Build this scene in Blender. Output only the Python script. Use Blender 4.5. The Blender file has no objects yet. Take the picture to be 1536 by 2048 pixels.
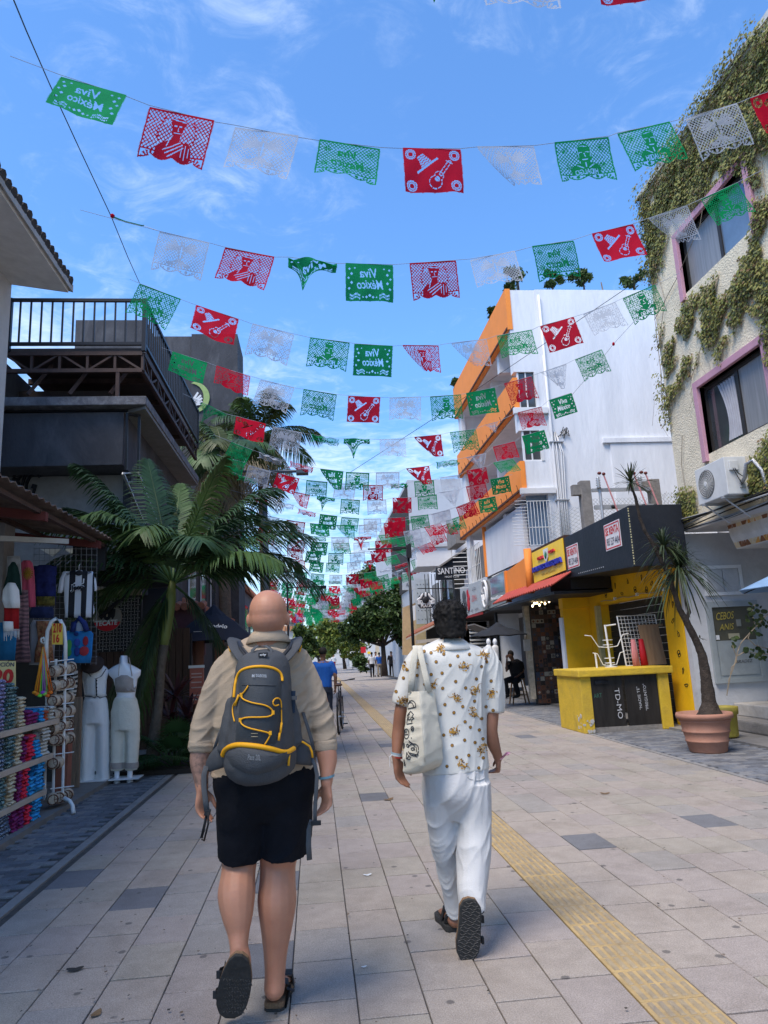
import bpy,bmesh,math,random
import numpy as np
from mathutils import Vector,Matrix,noise as mnoise
random.seed(7)
scene=bpy.context.scene
COL=scene.collection
PI=math.pi
# ------ camera
FPX=1420.0; ROLL=.047; CAMH=1.55
_s=Vector((-138.,-290.,-FPX)).normalized()
_z=Vector((-ROLL,1.,-(290-138*ROLL)/FPX)).normalized()
_x=_s.cross(_z)
RC=Matrix((_x,_s,_z))
cam=bpy.data.cameras.new('camera'); cam_o=bpy.data.objects.new('camera',cam); COL.objects.link(cam_o)
cam.sensor_fit='VERTICAL'; cam.sensor_height=36.0; cam.lens=FPX/2048*36.0
cam.clip_start=.05; cam.clip_end=3000
cam_o.matrix_world=Matrix.Translation((0,0,CAMH))@RC.to_4x4()
scene.camera=cam_o
# ------ world, sun, exposure
SUN_EL,SUN_AZ=math.radians(60),math.radians(-136)
w=bpy.data.worlds.new('World'); scene.world=w; w.use_nodes=True
nt=w.node_tree; nt.nodes.clear()
def N(nt,t,**k):
 n=nt.nodes.new(t)
 for a,b in k.items():setattr(n,a,b)
 return n
sky=N(nt,'ShaderNodeTexSky',sky_type='NISHITA'); sky.sun_disc=False
sky.sun_elevation=SUN_EL; sky.sun_rotation=SUN_AZ; sky.altitude=0; sky.air_density=1.0; sky.dust_density=.12; sky.ozone_density=2.2
tc=N(nt,'ShaderNodeTexCoord'); sx=N(nt,'ShaderNodeSeparateXYZ'); nt.links.new(tc.outputs['Generated'],sx.inputs[0])
mz=N(nt,'ShaderNodeMath',operation='MAXIMUM'); mz.inputs[1].default_value=.04; nt.links.new(sx.outputs[2],mz.inputs[0])
dv=N(nt,'ShaderNodeVectorMath',operation='DIVIDE'); cb=N(nt,'ShaderNodeCombineXYZ')
for i in range(3):nt.links.new(mz.outputs[0],cb.inputs[i])
nt.links.new(tc.outputs['Generated'],dv.inputs[0]); nt.links.new(cb.outputs[0],dv.inputs[1])
mp=N(nt,'ShaderNodeMapping'); mp.inputs['Scale'].default_value=(1.0,1.0,0); mp.inputs['Location'].default_value=(7.7,4.1,0); nt.links.new(dv.outputs[0],mp.inputs[0])
n1=N(nt,'ShaderNodeTexNoise'); n1.inputs['Scale'].default_value=1.05; n1.inputs['Detail'].default_value=9; n1.inputs['Roughness'].default_value=.62; n1.inputs['Distortion'].default_value=.5
n2=N(nt,'ShaderNodeTexNoise'); n2.inputs['Scale'].default_value=6.5; n2.inputs['Detail'].default_value=7; n2.inputs['Roughness'].default_value=.65; n2.inputs['Distortion'].default_value=.9
for n in(n1,n2):nt.links.new(mp.outputs[0],n.inputs['Vector'])
mixn=N(nt,'ShaderNodeMath',operation='MULTIPLY_ADD'); mixn.inputs[1].default_value=.42; nt.links.new(n2.outputs[0],mixn.inputs[0])
sc1=N(nt,'ShaderNodeMath',operation='MULTIPLY'); sc1.inputs[1].default_value=.62; nt.links.new(n1.outputs[0],sc1.inputs[0]); nt.links.new(sc1.outputs[0],mixn.inputs[2])
hz=N(nt,'ShaderNodeMapRange'); hz.inputs['From Min'].default_value=.52; hz.inputs['From Max'].default_value=.12; hz.inputs['To Min'].default_value=-.06; hz.inputs['To Max'].default_value=.11
nt.links.new(sx.outputs[2],hz.inputs[0])
ad=N(nt,'ShaderNodeMath',operation='ADD'); nt.links.new(mixn.outputs[0],ad.inputs[0]); nt.links.new(hz.outputs[0],ad.inputs[1])
cr=N(nt,'ShaderNodeMapRange'); cr.interpolation_type='SMOOTHSTEP'; cr.inputs['From Min'].default_value=.47; cr.inputs['From Max'].default_value=.80; cr.inputs['To Max'].default_value=.66
nt.links.new(ad.outputs[0],cr.inputs[0])
tint=N(nt,'ShaderNodeMix',data_type='RGBA',blend_type='MULTIPLY'); tint.inputs[0].default_value=1; tint.inputs[7].default_value=(.56,.82,1.05,1)
nt.links.new(sky.outputs[0],tint.inputs[6])
hd=N(nt,'ShaderNodeMapRange'); hd.inputs['From Max'].default_value=.42; hd.inputs['To Min'].default_value=.50; hd.inputs['To Max'].default_value=1; nt.links.new(sx.outputs[2],hd.inputs[0])
hs=N(nt,'ShaderNodeVectorMath',operation='SCALE'); nt.links.new(tint.outputs[2],hs.inputs[0]); nt.links.new(hd.outputs[0],hs.inputs['Scale'])
cm=N(nt,'ShaderNodeMapRange'); cm.inputs['From Max'].default_value=.05; nt.links.new(sx.outputs[2],cm.inputs[0]); cx_=N(nt,'ShaderNodeMath',operation='MULTIPLY'); nt.links.new(cr.outputs[0],cx_.inputs[0]); nt.links.new(cm.outputs[0],cx_.inputs[1])
mx=N(nt,'ShaderNodeMix',data_type='RGBA'); mx.inputs[7].default_value=(4.0,4.5,5.0,1)
nt.links.new(hs.outputs[0],mx.inputs[6]); nt.links.new(cx_.outputs[0],mx.inputs[0])
bg=N(nt,'ShaderNodeBackground'); bg.inputs['Strength'].default_value=.115; nt.links.new(mx.outputs[2],bg.inputs[0])
wo=N(nt,'ShaderNodeOutputWorld'); nt.links.new(bg.outputs[0],wo.inputs[0])
sl=bpy.data.lights.new('sun','SUN'); sl.energy=1.75; sl.angle=math.radians(28); sl.color=(1,.90,.78)
so=bpy.data.objects.new('sun',sl); COL.objects.link(so)
sd=Vector((math.sin(SUN_AZ)*math.cos(SUN_EL),math.cos(SUN_AZ)*math.cos(SUN_EL),math.sin(SUN_EL)))
so.rotation_euler=sd.to_track_quat('Z','Y').to_euler()
scene.view_settings.view_transform='Standard'; scene.view_settings.look='None'
scene.view_settings.exposure=1.46; scene.view_settings.gamma=1; scene.view_settings.use_curve_mapping=False
try:
 scene.cycles.max_bounces=8; scene.cycles.transparent_max_bounces=24; scene.cycles.diffuse_bounces=5
 scene.cycles.use_denoising=True
except Exception:pass
# ------ helpers
def P(px,py,Y=None,X=None,Z=None):
 "photo pixel (1536x2048) on the plane Y=.., X=.. or Z=.. -> world point"
 d=RC@Vector((px-768.,1024.-py,-FPX))
 t=Y/d.y if Y is not None else(X/d.x if X is not None else(Z-CAMH)/d.z)
 return Vector((0,0,CAMH))+d*t
def PZ(px,py,Y):v=P(px,py,Y=Y); return v.x,v.z
MATS={}
def mat(name,col,rough=.8,var=.12,scale=6.,bump=0.,bscale=60.,metal=0.,spec=.3,dirt=0.,dscale=1.5,dcol=(.08,.07,.06),emit=None,trans=0.,alpha=1.,stretch=None):
 "procedural material: base colour with fine noise variation, blotchy dirt, bump"
 if name in MATS:return MATS[name]
 m=bpy.data.materials.new(name); m.use_nodes=True; nt=m.node_tree; b=nt.nodes['Principled BSDF']; L=nt.links
 b.inputs['Roughness'].default_value=rough; b.inputs['Metallic'].default_value=metal; b.inputs['Specular IOR Level'].default_value=spec
 geo=N(nt,'ShaderNodeNewGeometry'); pos=geo.outputs['Position']
 if stretch:
  mpn=N(nt,'ShaderNodeMapping'); mpn.inputs['Scale'].default_value=stretch; L.new(pos,mpn.inputs[0]); pos=mpn.outputs[0]
 n=N(nt,'ShaderNodeTexNoise'); n.inputs['Scale'].default_value=scale; n.inputs['Detail'].default_value=6; n.inputs['Roughness'].default_value=.65; L.new(pos,n.inputs['Vector'])
 mr=N(nt,'ShaderNodeMapRange'); mr.inputs['From Min'].default_value=.3; mr.inputs['From Max'].default_value=.7; mr.inputs['To Min'].default_value=1-var; mr.inputs['To Max'].default_value=1+var; L.new(n.outputs[0],mr.inputs[0])
 mu=N(nt,'ShaderNodeVectorMath',operation='SCALE'); mu.inputs[0].default_value=col[:3]; L.new(mr.outputs[0],mu.inputs['Scale'])
 out=mu.outputs[0]
 if dirt>0:
  d=N(nt,'ShaderNodeTexNoise'); d.inputs['Scale'].default_value=dscale; d.inputs['Detail'].default_value=8; d.inputs['Roughness'].default_value=.7; d.inputs['Distortion'].default_value=.4; L.new(pos,d.inputs['Vector'])
  dr=N(nt,'ShaderNodeMapRange'); dr.inputs['From Min'].default_value=.48; dr.inputs['From Max'].default_value=.72; dr.inputs['To Max'].default_value=dirt; L.new(d.outputs[0],dr.inputs[0])
  x=N(nt,'ShaderNodeMix',data_type='RGBA'); x.inputs[7].default_value=(*dcol,1); L.new(dr.outputs[0],x.inputs[0]); L.new(out,x.inputs[6]); out=x.outputs[2]
 L.new(out,b.inputs['Base Color'])
 if bump>0:
  n3=N(nt,'ShaderNodeTexNoise'); n3.inputs['Scale'].default_value=bscale; n3.inputs['Detail'].default_value=5; L.new(pos,n3.inputs['Vector'])
  bp=N(nt,'ShaderNodeBump'); bp.inputs['Strength'].default_value=min(1,bump); bp.inputs['Distance'].default_value=.02; L.new(n3.outputs[0],bp.inputs['Height']); L.new(bp.outputs[0],b.inputs['Normal'])
 if emit:b.inputs['Emission Color'].default_value=(*emit[:3],1); b.inputs['Emission Strength'].default_value=emit[3]
 if trans>0 or alpha<1:
  o=nt.nodes['Material Output']; last=b.outputs[0]
  if trans>0:
   t=N(nt,'ShaderNodeBsdfTranslucent'); L.new(out,t.inputs[0]); mxs=N(nt,'ShaderNodeMixShader'); mxs.inputs[0].default_value=trans
   L.new(last,mxs.inputs[1]); L.new(t.outputs[0],mxs.inputs[2]); last=mxs.outputs[0]
  if alpha<1:
   t=N(nt,'ShaderNodeBsdfTransparent'); mxs=N(nt,'ShaderNodeMixShader'); mxs.inputs[0].default_value=alpha
   L.new(t.outputs[0],mxs.inputs[1]); L.new(last,mxs.inputs[2]); last=mxs.outputs[0]
  L.new(last,o.inputs[0])
 MATS[name]=m; return m
def crease(m,sc,st,stretch=(1,1,1),dist=.012):
 "soft cloth creases: ridged noise on top of the fine weave"
 nt=m.node_tree; L=nt.links; b=nt.nodes['Principled BSDF']; g=N(nt,'ShaderNodeNewGeometry'); mp=N(nt,'ShaderNodeMapping'); mp.inputs['Scale'].default_value=stretch; L.new(g.outputs['Position'],mp.inputs[0])
 w_=N(nt,'ShaderNodeTexNoise'); w_.inputs['Scale'].default_value=sc*.4; L.new(mp.outputs[0],w_.inputs['Vector']); ad=N(nt,'ShaderNodeVectorMath',operation='MULTIPLY_ADD'); ad.inputs[1].default_value=(.25,.25,.25); L.new(w_.outputs['Color'],ad.inputs[0]); L.new(mp.outputs[0],ad.inputs[2])
 n=N(nt,'ShaderNodeTexNoise',noise_type='RIDGED_MULTIFRACTAL'); n.inputs['Scale'].default_value=sc; n.inputs['Detail'].default_value=2.2; n.inputs['Roughness'].default_value=.45; L.new(ad.outputs[0],n.inputs['Vector'])
 bp=N(nt,'ShaderNodeBump'); bp.inputs['Strength'].default_value=st; bp.inputs['Distance'].default_value=dist; L.new(n.outputs[0],bp.inputs['Height'])
 if b.inputs['Normal'].links:L.new(b.inputs['Normal'].links[0].from_socket,bp.inputs['Normal'])
 L.new(bp.outputs[0],b.inputs['Normal']); return m
def glass(name,col=(.05,.06,.07),rough=.06):
 if name in MATS:return MATS[name]
 m=mat(name,col,rough=rough,var=.3,scale=.8,spec=.9); return m
def tag(o,label=None,cat=None,group=None,kind=None):
 if label:o['label']=label
 if cat:o['category']=cat
 if group:o['group']=group
 if kind:o['kind']=kind
 return o
def thing(name,label,cat,loc=(0,0,0),group=None):
 o=bpy.data.objects.new(name,None); COL.objects.link(o); o.location=loc; o.empty_display_size=.1
 return tag(o,label,cat,group)
def wloc(o):
 v=Vector((0,0,0))
 while o is not None:v+=o.location; o=o.parent
 return v
def link_mesh(name,me,m,parent=None,loc=None,obj_mat=False,basic=None):
 o=bpy.data.objects.new(name,me); COL.objects.link(o)
 if parent:o.parent=parent
 if loc is not None:o.location=loc
 if m is not None and not me.materials:me.materials.append(m)
 if obj_mat and me.materials:o.material_slots[0].link='OBJECT'; o.material_slots[0].material=m
 return o
def frame(t,ref=Vector((1,0,0))):
 t=t.normalized(); a=ref-t*ref.dot(t)
 if a.length<1e-3:a=Vector((0,1,0))-t*t.y
 a.normalize(); return a,t.cross(a)
class MB:
 def __init__(s):s.v=[]; s.f=[]; s.mi=[]; s.cm=0
 def add(s,vs,fs):
  b=len(s.v); s.v+=[tuple(v)for v in vs]; s.f+=[tuple(i+b for i in f)for f in fs]; s.mi+=[s.cm]*len(fs); return s
 def box(s,x0,x1,y0,y1,z0,z1):
  return s.add([(x,y,z)for z in(z0,z1)for y in(y0,y1)for x in(x0,x1)],[(0,2,3,1),(4,5,7,6),(0,1,5,4),(2,6,7,3),(0,4,6,2),(1,3,7,5)])
 def obox(s,c,ax,ay,az):
  c,ax,ay,az=map(Vector,(c,ax,ay,az))
  return s.add([c+ax*i+ay*j+az*k for k in(-1,1)for j in(-1,1)for i in(-1,1)],[(0,2,3,1),(4,5,7,6),(0,1,5,4),(2,6,7,3),(0,4,6,2),(1,3,7,5)])
 def quad(s,a,b,c,d):return s.add([a,b,c,d],[(0,1,2,3)])
 def tri(s,a,b,c):return s.add([a,b,c],[(0,1,2)])
 def prism(s,poly,d):
  "poly: list of 3D points; extruded along vector d"
  n=len(poly); d=Vector(d); vs=[Vector(p)for p in poly]+[Vector(p)+d for p in poly]
  return s.add(vs,[tuple(range(n))[::-1],tuple(range(n,2*n))]+[(i,(i+1)%n,n+(i+1)%n,n+i)for i in range(n)])
 def loft(s,pts,rad,n=10,ref=(1,0,0),caps=True,roundend=False,sq=1.0,ek=1.):
  "pts path; rad list of r or (ra, rb); ref gives the direction of ra"
  pts=[Vector(p)for p in pts]; k=len(pts); ref=Vector(ref); vs=[]; fs=[]
  rad=[(r,r)if not isinstance(r,(tuple,list))else r for r in(rad if isinstance(rad,(list,tuple))and len(rad)==k else[rad]*k)]
  if roundend:
   t0=(pts[0]-pts[1]).normalized(); t1=(pts[-1]-pts[-2]).normalized(); r0=min(rad[0])*ek; r1=min(rad[-1])*ek
   pre=[]; prr=[]
   for a in(80,50,25):
    a=math.radians(a); pre.append(pts[0]+t0*r0*math.sin(a)); prr.append((rad[0][0]*math.cos(a),rad[0][1]*math.cos(a)))
   post=[]; por=[]
   for a in(25,50,80):
    a=math.radians(a); post.append(pts[-1]+t1*r1*math.sin(a)); por.append((rad[-1][0]*math.cos(a),rad[-1][1]*math.cos(a)))
   pts=pre+pts+post; rad=prr+rad+por; k=len(pts)
  for i in range(k):
   t=pts[min(i+1,k-1)]-pts[max(i-1,0)]
   if t.length<1e-7:t=Vector((0,0,1))
   a,b=frame(t,ref)
   for j in range(n):
    th=2*PI*j/n; c,sn=math.cos(th),math.sin(th)
    if sq!=1.0:c=math.copysign(abs(c)**sq,c); sn=math.copysign(abs(sn)**sq,sn)
    vs.append(pts[i]+a*rad[i][0]*c+b*rad[i][1]*sn)
  for i in range(k-1):
   for j in range(n):fs.append((i*n+j,i*n+(j+1)%n,(i+1)*n+(j+1)%n,(i+1)*n+j))
  if caps:fs+=[tuple(range(n))[::-1],tuple(range((k-1)*n,k*n))]
  return s.add(vs,fs)
 def tube(s,pts,r,n=6):return s.loft(pts,r,n)
 def cyl(s,a,b,r,r2=None,n=12):return s.loft([a,b],[r,r if r2 is None else r2],n)
 def ell(s,c,r,n=14,m=9,rot=None):
  c=Vector(c); vs=[]; fs=[]
  for i in range(1,m):
   ph=PI*i/m
   for j in range(n):
    th=2*PI*j/n; v=Vector((r[0]*math.sin(ph)*math.cos(th),r[1]*math.sin(ph)*math.sin(th),r[2]*math.cos(ph)))
    vs.append(c+(rot@v if rot else v))
  t=Vector((0,0,r[2])); t=rot@t if rot else t
  vs+=[c+t,c-t]; T,B=len(vs)-2,len(vs)-1
  for i in range(m-2):
   for j in range(n):fs.append((i*n+j,(i+1)*n+j,(i+1)*n+(j+1)%n,i*n+(j+1)%n))
  for j in range(n):fs.append((T,j,(j+1)%n)); fs.append((B,(m-2)*n+(j+1)%n,(m-2)*n+j))
  return s.add(vs,fs)
 def lathe(s,c,prof,n=24,flip=False):
  "prof: list of (r, z)"
  c=Vector(c); vs=[]; fs=[]
  for r,z in prof:
   for j in range(n):th=2*PI*j/n; vs.append(c+Vector((r*math.cos(th),r*math.sin(th),z)))
  for i in range(len(prof)-1):
   for j in range(n):fs.append((i*n+j,i*n+(j+1)%n,(i+1)*n+(j+1)%n,(i+1)*n+j))
  fs+=[tuple(range(n))[::-1],tuple(range((len(prof)-1)*n,len(prof)*n))]
  return s.add(vs,fs)
 def grid(s,fn,nu,nv):
  vs=[fn(i/nu,j/nv)for j in range(nv+1)for i in range(nu+1)]
  return s.add(vs,[(j*(nu+1)+i,j*(nu+1)+i+1,(j+1)*(nu+1)+i+1,(j+1)*(nu+1)+i)for j in range(nv)for i in range(nu)])
 def mesh(s,name,off=(0,0,0),smooth=False):
  me=bpy.data.meshes.new(name); o=Vector(off)
  me.from_pydata([(v[0]-o.x,v[1]-o.y,v[2]-o.z)for v in s.v],[],s.f)
  if any(s.mi):me.polygons.foreach_set('material_index',s.mi)
  if smooth:me.polygons.foreach_set('use_smooth',[True]*len(me.polygons))
  me.update(); return me
 def build(s,name,m,parent=None,smooth=False,loc=None,bevel=0,fixn=False):
  "vertices are in world coordinates; the object keeps them there"
  if parent is not None:off=wloc(parent)
  else:
   if loc is None:
    a=np.array(s.v,dtype=float); lo,hi=a.min(0),a.max(0); loc=Vector(((lo[0]+hi[0])/2,(lo[1]+hi[1])/2,lo[2]))
   off=Vector(loc)
  me=s.mesh(name,off,smooth)
  if fixn or bevel:
   bm=bmesh.new(); bm.from_mesh(me)
   bmesh.ops.recalc_face_normals(bm,faces=bm.faces)
   if bevel:
    bmesh.ops.bevel(bm,geom=[e for e in bm.edges if len(e.link_faces)==2 and e.calc_face_angle(0)>.6],offset=bevel,segments=2,profile=.6,affect='EDGES',clamp_overlap=True)
   bm.to_mesh(me); bm.free()
  ms=m if isinstance(m,(list,tuple))else[m]
  for q in ms:me.materials.append(q)
  o=bpy.data.objects.new(name,me); COL.objects.link(o)
  if parent is not None:o.parent=parent
  else:o.location=off
  return o
def structure(mb,name,m,**k):return tag(mb.build(name,m,**k),kind='structure')
def single(mb,name,m,label,cat,group=None,**k):return tag(mb.build(name,m,**k),label,cat,group)
def mod_apply(o,mods):
 "apply modifiers given as (type, dict) and keep the result as a plain mesh"
 for t,d in mods:
  md=o.modifiers.new(t,t)
  for a,b in d.items():setattr(md,a,b)
 dg=bpy.context.evaluated_depsgraph_get(); e=o.evaluated_get(dg); me=bpy.data.meshes.new_from_object(e,depsgraph=dg)
 old=o.data; nm=old.name; mats=[x for x in old.materials]; o.modifiers.clear(); o.data=me; bpy.data.meshes.remove(old); me.name=nm
 if not me.materials:
  for x in mats:me.materials.append(x)
 return o
def fuse(mb,name,m,parent=None,voxel=.012,smooth_it=4,wr=0.,wscale=6.,wfun=None,**k):
 "union of closed shapes into ONE continuous smooth surface"
 o=mb.build(name,m,parent,fixn=True,**k)
 mod_apply(o,[('REMESH',dict(mode='VOXEL',voxel_size=voxel,use_smooth_shade=True)),('SMOOTH',dict(factor=.5,iterations=smooth_it))])
 me=o.data
 if wr or wfun:
  off=wloc(o); nv=len(me.vertices); co=np.empty(nv*3); me.vertices.foreach_get('co',co); co=co.reshape(-1,3)
  no=np.empty(nv*3); me.vertices.foreach_get('normal',no); no=no.reshape(-1,3)
  d=np.empty(nv)
  for i in range(nv):
   p=Vector(co[i])+off
   d[i]=wfun(p)if wfun else(mnoise.noise(Vector((p.x*wscale,p.y*wscale,p.z*wscale*.55)))+.5*mnoise.noise(p*wscale*2.3))*wr
  me.vertices.foreach_set('co',(co+no*d[:,None]).ravel()); me.update()
 me.polygons.foreach_set('use_smooth',[True]*len(me.polygons))
 return o
def paint(o,mats,fn):
 "material index per face from the face centre (world)"
 off=wloc(o); me=o.data; me.materials.clear()
 for q in mats:me.materials.append(q)
 me.polygons.foreach_set('material_index',[fn(Vector(p.center)+off)for p in me.polygons]); me.update()
_tm={}
def text_polys(s,bold=0.):
 key=(s,bold)
 if key not in _tm:
  c=bpy.data.curves.new('lettering','FONT'); c.body=s; c.size=1; c.offset=bold; c.resolution_u=3; o=bpy.data.objects.new('lettering',c); COL.objects.link(o)
  dg=bpy.context.evaluated_depsgraph_get(); dg.update(); me=bpy.data.meshes.new_from_object(o.evaluated_get(dg),depsgraph=dg)
  _tm[key]=([tuple(v.co)for v in me.vertices],[tuple(p.vertices)for p in me.polygons])
  bpy.data.objects.remove(o); bpy.data.curves.remove(c); bpy.data.meshes.remove(me)
 return _tm[key]
def text(s,a,b,up,name,m,parent,depth=.004,bold=0.,h=None,shear=0.,front=None):
 "lettering from point a to point b (baseline), height along 'up' of size h (default natural)"
 vs,fs=text_polys(s,bold); A=np.array(vs); x0,x1=A[:,0].min(),A[:,0].max(); y0,y1=A[:,1].min(),A[:,1].max()
 a,b=Vector(a),Vector(b); R=b-a; L=R.length; R.normalize(); U=Vector(up).normalized(); U=(U-R*U.dot(R)).normalized()
 k=L/(x1-x0); ky=(h/(y1-y0))if h else k; nrm=R.cross(U)
 mb=MB(); base=[a+R*((v[0]-x0)*k+shear*(v[1]-y0)*ky)+U*((v[1]-y0)*ky)for v in vs]; n=len(base)
 mb.add([p+nrm*depth for p in base],fs)
 if depth>.0035:
  cnt={}
  for f in fs:
   for i in range(len(f)):
    e=(f[i],f[(i+1)%len(f)]); cnt[e]=1
  bd=[e for e in cnt if(e[1],e[0])not in cnt]
  for i,j in bd:mb.add([base[i],base[j],base[j]+nrm*depth,base[i]+nrm*depth],[(0,1,2,3)])
 return mb.build(name,m,parent)
def strokes(lines,r,name,m,parent,n=4):
 mb=MB()
 for l in lines:mb.tube(l,r,n)
 return mb.build(name,m,parent)
def rnd(a,b):return random.uniform(a,b)
def pk(px,py,Y,n=1):return P(px,py,Y=Y)
# ------ ground and paving
def stone_mat(name,col,var=.10):
 m=mat(name,col,rough=.82,var=var,scale=9,bump=.4,bscale=170,dirt=.65,dscale=1.4,dcol=(col[0]*.6,col[1]*.58,col[2]*.55))
 nt=m.node_tree; b=nt.nodes['Principled BSDF']; L=nt.links; geo=N(nt,'ShaderNodeNewGeometry')
 src=b.inputs['Base Color'].links[0].from_socket
 g=N(nt,'ShaderNodeTexNoise'); g.inputs['Scale'].default_value=150; g.inputs['Detail'].default_value=3; L.new(geo.outputs['Position'],g.inputs['Vector'])
 gr=N(nt,'ShaderNodeMapRange'); gr.inputs['From Min'].default_value=.35; gr.inputs['From Max'].default_value=.68; gr.inputs['To Min'].default_value=.78; gr.inputs['To Max'].default_value=1.2; L.new(g.outputs[0],gr.inputs[0])
 mu=N(nt,'ShaderNodeVectorMath',operation='SCALE'); L.new(src,mu.inputs[0]); L.new(gr.outputs[0],mu.inputs['Scale'])
 v=N(nt,'ShaderNodeTexVoronoi'); v.inputs['Scale'].default_value=4.6; L.new(geo.outputs['Position'],v.inputs['Vector'])
 w1=N(nt,'ShaderNodeTexNoise'); w1.inputs['Scale'].default_value=40; L.new(geo.outputs['Position'],w1.inputs['Vector'])
 wa=N(nt,'ShaderNodeMath',operation='MULTIPLY_ADD'); wa.inputs[1].default_value=.07; L.new(w1.outputs[0],wa.inputs[0]); L.new(v.outputs['Distance'],wa.inputs[2])
 vr=N(nt,'ShaderNodeMapRange'); vr.inputs['From Min'].default_value=.15; vr.inputs['From Max'].default_value=.12; vr.inputs['To Max'].default_value=.7; L.new(wa.outputs[0],vr.inputs[0])
 x=N(nt,'ShaderNodeMix',data_type='RGBA'); x.inputs[7].default_value=(.07,.065,.065,1); L.new(vr.outputs[0],x.inputs[0]); L.new(mu.outputs[0],x.inputs[6]); L.new(x.outputs[2],b.inputs['Base Color'])
 return m
SM=[stone_mat('stone_warm',(.345,.298,.258)),stone_mat('stone_pink',(.33,.285,.258)),stone_mat('stone_beige',(.33,.293,.248)),stone_mat('stone_grey',(.30,.275,.252)),stone_mat('stone_slate',(.165,.165,.175))]
mortar=mat('mortar',(.075,.068,.062),var=.3,scale=14,bump=.4)
far_ground=mat('ground_far',(.30,.285,.265),var=.14,scale=1.5,bump=.2,dirt=.3,dscale=.5)
mb=MB(); mb.add([(-2000,-2000,-.06),(2000,-2000,-.06),(2000,2500,-.06),(-2000,2500,-.06)],[(0,1,2,3)])
structure(mb,'ground',far_ground,loc=(0,0,-.06))
PAV=tag(MB().add([(-2.05,-3,-.012),(4.75,-3,-.012),(4.75,95,-.012),(-2.05,95,-.012)],[(0,1,2,3)]).build('pavement',mortar,loc=(0,0,-.012)),'pale concrete paving slabs laid down the middle of the pedestrian street',kind='structure')
mb=MB().add([(-40,95,-.01),(40,95,-.01),(40,400,-.01),(-40,400,-.01)],[(0,1,2,3)]); structure(mb,'road',far_ground,loc=(0,95,-.01))
def paver_geo(mb,x,y,z,w,l,t=.03,b=.003):
 vs=[(x-w/2,y-l/2,z-t),(x+w/2,y-l/2,z-t),(x+w/2,y+l/2,z-t),(x-w/2,y+l/2,z-t),(x-w/2,y-l/2,z-b),(x+w/2,y-l/2,z-b),(x+w/2,y+l/2,z-b),(x-w/2,y+l/2,z-b),(x-w/2+b,y-l/2+b,z),(x+w/2-b,y-l/2+b,z),(x+w/2-b,y+l/2-b,z),(x-w/2+b,y+l/2-b,z)]
 fs=[(8,9,10,11)]
 for i in range(4):
  j=(i+1)%4; fs+=[(i,j,4+j,4+i),(4+i,4+j,8+j,8+i)]
 mb.add(vs,fs)
CW=.306; X0=-.155; SL=.445
W=(.34,.22,.24,.16,.04)
def pick():return random.choices(range(5),W)[0]
bands=[(mat_i,paver)for mat_i in range(5)for paver in('paving_stone',)]
pm=[]
for i in range(5):
 b=MB(); paver_geo(b,0,0,0,CW-.006,SL-.014); me=b.mesh('paving_stone'); me.materials.append(SM[i]); pm.append(me)
tiles=[]
for c in range(-6,16):
 if c==5:continue
 x=X0+CW*(c+.5); off=rnd(0,SL)
 y=1.9-off
 while y<92:
  tiles.append((x,y+SL/2,c)); y+=SL
def size_on_photo(x,y):return 1/(y*y+x*x*.3)
def inview(x,y):
 d=RC.transposed()@Vector((x,y,-CAMH)); 
 if d.z>=0:return False
 u=768-FPX*d.x/d.z; v=1024+FPX*d.y/d.z
 return-120<u<1656 and v<2150
vis=sorted([t for t in tiles if inview(t[0],t[1])],key=lambda t:-size_on_photo(t[0],t[1]))
near=set(id(t)for t in vis[:300]); stuff=MB()
near_t=vis[:300]; rest=[t for t in tiles if id(t)not in near]
for x,y,c in near_t:
 k=pick(); o=bpy.data.objects.new('paving_stone',pm[k]); COL.objects.link(o); o.parent=PAV; o.location=(x,y,.012+rnd(-.0015,.0015)); o.rotation_euler=(rnd(-.002,.002),rnd(-.003,.003),rnd(-.004,.004))
for x,y,c in rest:
 stuff.cm=pick(); paver_geo(stuff,x+rnd(-.001,.001),y,rnd(-.0015,.0015),CW-.006,SL-.014)
stuff.cm=0
tag(stuff.build('paving_field',SM,PAV),kind='stuff')
tac_m=mat('tactile_yellow',(.41,.29,.135),rough=.8,var=.22,scale=7,bump=.4,bscale=90,dirt=.75,dscale=3.2,dcol=(.2,.17,.13))
tac_b=mat('tactile_bar',(.33,.26,.165),rough=.8,var=.2,scale=9,bump=.4,bscale=90,dirt=.85,dscale=5,dcol=(.2,.175,.15))
TAC=tag(MB().add([(1.377,-3,-.0115),(1.679,-3,-.0115),(1.679,60,-.0115),(1.377,60,-.0115)],[(0,1,2,3)]).build('tactile_path',mortar,loc=(1.5,0,-.0115)),'worn yellow tactile guiding strip with raised bars',kind='structure')
def tac_geo(mb,x,y):
 mb.cm=0; paver_geo(mb,x,y,.001,.297,.297)
 mb.cm=1
 for i in range(6):
  xx=x-.116+i*.0465
  for y0,y1 in((y-.134,y-.008),(y+.008,y+.134)):
   mb.add([(xx-.014,y0,.0015),(xx+.014,y0,.0015),(xx+.014,y1,.0015),(xx-.014,y1,.0015),(xx-.009,y0+.006,.007),(xx+.009,y0+.006,.007),(xx+.009,y1-.006,.007),(xx-.009,y1-.006,.007)],[(4,5,6,7),(0,1,5,4),(1,2,6,5),(2,3,7,6),(3,0,4,7)])
 mb.cm=0
b=MB(); tac_geo(b,0,0); tme=b.mesh('tactile_tile'); tme.materials.append(tac_m); tme.materials.append(tac_b)
tf=MB(); y=2.0
while y<58:
 if y<22:
  o=bpy.data.objects.new('tactile_tile',tme); COL.objects.link(o); o.parent=TAC; o.location=(1.528-1.5,y,.0115+rnd(-.001,.001)); o.rotation_euler=(0,0,rnd(-.004,.004))
 else:tac_geo(tf,1.528,y)
 y+=.302
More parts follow.
